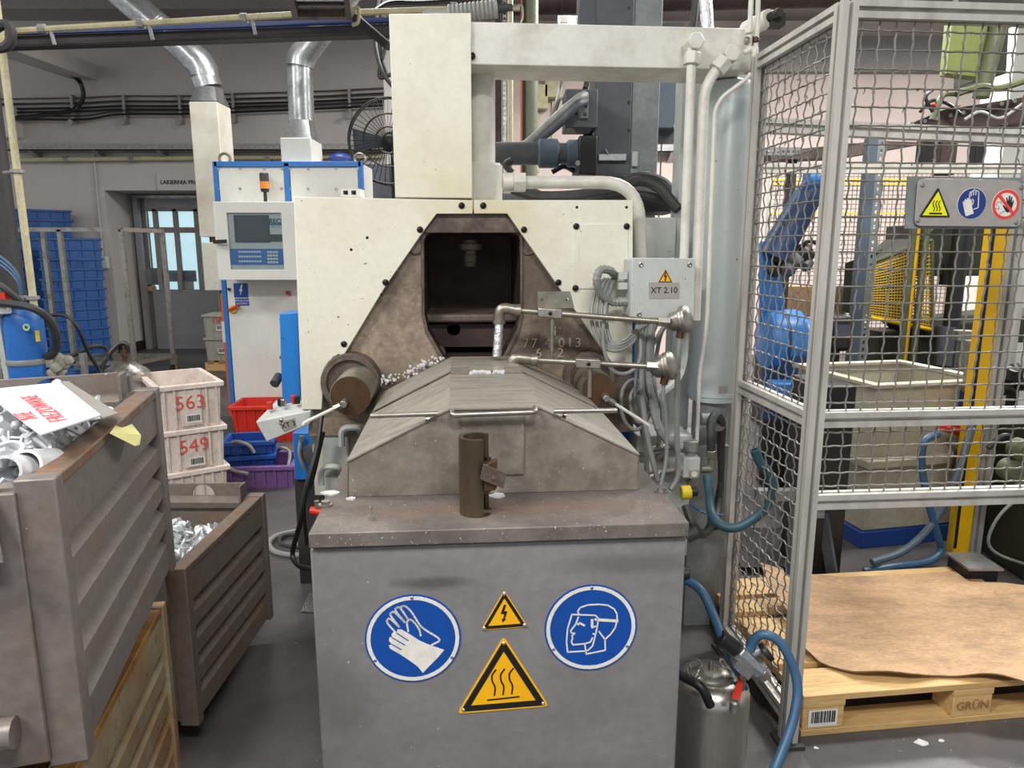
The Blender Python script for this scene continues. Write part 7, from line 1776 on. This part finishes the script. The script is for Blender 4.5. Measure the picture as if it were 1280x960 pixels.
# green hanging control box and grey panel at the top
gb = thing('green_control_box', 'light olive control box hanging high in the cell', 'control box')
Yh = 5.4; q = lambda px, py, d=0: PY(px, py, Yh + d)
MB().prism([q(1184, 92), q(1191, 20), q(1236, 20), q(1232, 98)], (0, .1, 0)).build('box_face', 'olive_light', gb, bevel=.006)
MB().prism([q(1234, 96), q(1238, 20), q(1262, 25), q(1258, 92)], (0, .4, 0)).build('box_side', 'olive_dark', gb, bevel=.006)
MB().cyl(q(1250, 25, -.05), q(1226, 122, -.05), .055, n=16).build('support_arm', 'olive', gb)
MB().bar(q(1200, 20), q(1200, -160), .06, .06, up=(0, 1, 0)).build('hanger', 'olive_dark', gb)
gpn = thing('grey_wall_panel', 'pale grey tall panel behind the olive control box', 'panel')
a, b = PY(1258, 150, 6.5), PY(1400, 30, 6.5); MB().box(a.x, b.x, 6.5, 6.9, 0, b.z).build('panel_body', 'cabinet_white', gpn, bevel=.006); MB().box(a.x, b.x, 6.48, 6.5, b.z - .03, b.z).build('panel_lip', 'mid_grey', gpn)
dr_ = thing('drag_chain', 'brown perforated cable tray with loose cables sloping up behind the mesh', 'cable tray')
Yd = 4.9; q = lambda px, py, d=0: PY(px, py, Yd + d)
MB().prism([q(1118, 163), q(1180, 137), q(1300, 118), q(1300, 152), q(1190, 165)], (0, .2, 0)).build('tray_side', 'cast_dark', dr_, bevel=.004)
for k in range(9):
    c = q(1140 + 16 * k, 155 - 3.6 * k, -.004); MB().lathe([(.014, 0), (.014, .003)], c, NF, 8).build('tray_hole', 'galv', dr_)
for k, pts in enumerate(([(1150, 140), (1165, 126), (1185, 130), (1200, 142)], [(1165, 150), (1178, 120), (1196, 116), (1215, 112)], [(1195, 118), (1225, 108), (1250, 110), (1285, 100)], [(1205, 150), (1225, 140), (1250, 148), (1278, 130)], [(1166, 140), (1157, 122), (1166, 112)])):
    tag(MB().tube(spline([q(*p, -.05 - .02 * k) for p in pts], 6), .02 if k in (1, 2) else .011, 7).build('cell_cable', ['black', 'olive', 'olive', 'conduit_grey', 'black'][k]), ('black cable looping over the brown tray', 'thick green hose above the brown tray', 'long green hose rising to the control box', 'grey cable lying on the brown tray', 'short black cable end above the brown tray')[k], 'cable')
for k, (px, py) in enumerate(((1164, 133),)): tag(MB().lathe([(.01, 0), (.013, .02), (.007, .05)], PY(px, py, 4.86), NF, 10).build('red_plug', 'red_plastic'), ('red plug at the loop of black cable', 'red plug on the brown tray')[k], 'plug')
m_ = thing('lower_cable_tray', 'grey perforated tray below the aluminium rail', 'cable tray')
MB().prism([PY(960, 190, 5.4), PY(1100, 176, 5.4), PY(1160, 178, 5.4), PY(1060, 196, 5.4), PY(965, 200, 5.4)], (0, .2, 0)).build('tray_side', 'cast_rim', m_); perf(MB(), PY(968, 0, 5.3).x, PY(1016, 0, 5.3).x, PY(0, 194, 5.3).z, PY(0, 184, 5.3).z, 5.3, 5.304, [(PY(971 + 6.5 * k, 0, 5.3).x, PY(974.5 + 6.5 * k, 0, 5.3).x, PY(0, 191, 5.3).z, PY(0, 188, 5.3).z) for k in range(7)]).build('tray_plate', 'galv', m_); MB().box(PY(1000, 0, 5.5).x, PY(1008, 0, 5.5).x, 5.45, 5.55, 0, PY(1000, 192, 5.5).z).build('tray_post', 'groove', m_)
pk = thing('dark_gripper', 'dark hanging gripper between the inner rails', 'gripper')
for k, (px, py, w, hh_) in enumerate(((1188, 188, .05, .14), (1162, 186, .04, .08), (1228, 186, .03, .12))): c = PY(px, py, 4.42); MB().box(c.x - w, c.x + w, 4.43, 4.5, c.z - hh_, c.z + hh_).build('gripper_block', 'cast_dark' if k == 0 else 'black', pk, bevel=.008)
MB().bar(PY(1150, 172, 4.46), PY(1240, 168, 4.46), .04, .04).build('gripper_beam', 'black', pk)
# distant wire fence before the back wall
ff = thing('far_wire_fence', 'fine wire fence with yellow rails in front of the back wall', 'fence')
Yx = 7.4; a, b = PY(950, 455, Yx), PY(1340, 215, Yx)
m = MB(); n_ = 66
for i in range(n_ + 1): x = a.x + (b.x - a.x) * i / n_; m.box(x - .004, x + .004, Yx, Yx + .006, .3, b.z)
for j in range(46): z = .3 + (b.z - .3) * j / 45; m.box(a.x, b.x, Yx + .006, Yx + .012, z - .004, z + .004)
o = m.build('fence_mesh', 'wire_grey', ff); o['kind'] = 'stuff'
for py in (225, 230, 267): z = PY(1100, py, Yx).z; MB().box(a.x, b.x, Yx - .02, Yx, z - .007, z + .007).build('yellow_rail', 'post_yellow', ff)
for i in range(4): x = a.x + (b.x - a.x) * i / 3; MB().box(x - .02, x + .02, Yx, Yx + .06, 0, b.z).build('fence_post', 'alu', ff)
# hoses on the floor of the cell
def hz(name, label, pts, r, mat): return tag(MB().tube(spline([PY(*p) for p in pts], 8), r, 9).build(name, mat), label, 'hose')
hz('water_hose', 'bright blue hose falling in front of the tank to the floor', [(1172, 542, 3.35), (1156, 552, 3.3), (1152, 580, 3.3), (1160, 625, 3.3), (1172, 670, 3.3), (1176, 688, 3.3), (1160, 702, 3.25), (1120, 708, 3.2), (1080, 714, 3.2)], .018, 'hose_blue')
hz('water_hose', 'grey blue hose crossing in front of the tank corner', [(1216, 530, 3.35), (1204, 570, 3.32), (1190, 610, 3.3), (1165, 655, 3.3), (1130, 688, 3.25), (1090, 703, 3.2)], .018, 'slate')
gr = thing('green_hydraulic_unit', 'dark green hydraulic unit at the edge of the cell', 'machine')
b_ = PZ(1262, 722, 0)
MB().box(b_.x + .04, b_.x + .9, b_.y - .1, b_.y + .35, 0, .75).build('unit_case', 'olive_dark', gr, bevel=.015)
for k, (px, py, r) in enumerate(((1250, 585, .05), (1268, 600, .06), (1262, 560, .05))): MB().lathe([(r, 0), (r, .05), (r * .6, .07)], PY(px + 8, py, b_.y - .1), NF, 16).build('unit_port', 'olive', gr)
hz('unit_hose', 'pale thin hose hanging before the green hydraulic unit', [(1280, 618, 3.1), (1255, 638, 3.1), (1240, 660, 3.1), (1236, 680, 3.1), (1250, 694, 3.1), (1290, 708, 3.1)], .007, 'conduit_grey')
hz('unit_hose', 'dark hose bowed over the green hydraulic unit', [(1235, 560, 3.3), (1255, 545, 3.3), (1275, 555, 3.3), (1285, 580, 3.3)], .014, 'rubber')
tkn = thing('black_tangle', 'black fitting cluster on the right of the yellow post', 'fitting')
for k, (px, py, r) in enumerate(((1262, 470, .05), (1275, 478, .05), (1258, 486, .04), (1270, 464, .04))): MB().lathe([(r * .6, -r), (r, 0), (r * .6, r)], PY(px, py, 3.8), (math.sin(k), -.5, math.cos(k)), 10).build('fitting_body', 'black', tkn)
MB().cyl(V((PY(1268, 475, 3.85).x, 3.85, 0)), PY(1268, 475, 3.85), .03, n=10).build('fitting_post', 'black', tkn)
pipes = thing('tank_riser', 'steel riser pipes standing behind the tank', 'pipe')
for px, r, y0 in ((1204, .045, 415), (1216, .035, 420)): c = PY(px, 450, 4.4); MB().cyl(V((c.x, 4.4, 0)), V((c.x, 4.4, PY(px, y0, 4.4).z)), r, n=14).build('riser_pipe', 'steel_pipe', pipes)
MB().lathe([(.06, 0), (.06, .06)], PY(1204, 425, 4.4), (0, 0, 1), 14).build('riser_nut', 'steel', pipes)
# ================================================================== set every origin at the base of its thing
bpy.context.view_layer.update()
for o in TOP:
    lo, hi = V((1e9,) * 3), V((-1e9,) * 3)
    def acc(ob, mat):
        if ob.type == 'MESH':
            for c in ob.bound_box:
                p = mat @ V(c)
                for k in range(3): lo[k] = min(lo[k], p[k]); hi[k] = max(hi[k], p[k])
        for ch in ob.children: acc(ch, mat @ ch.matrix_local if ch is not ob else mat)
    if o.type != 'EMPTY': continue
    for ch in o.children: acc(ch, ch.matrix_basis)
    if lo.x > hi.x: continue
    off = V(((lo.x + hi.x) / 2, (lo.y + hi.y) / 2, lo.z))
    o.location = o.location + o.rotation_euler.to_matrix() @ off
    for ch in o.children: ch.location = ch.location - off
bpy.context.view_layer.update()
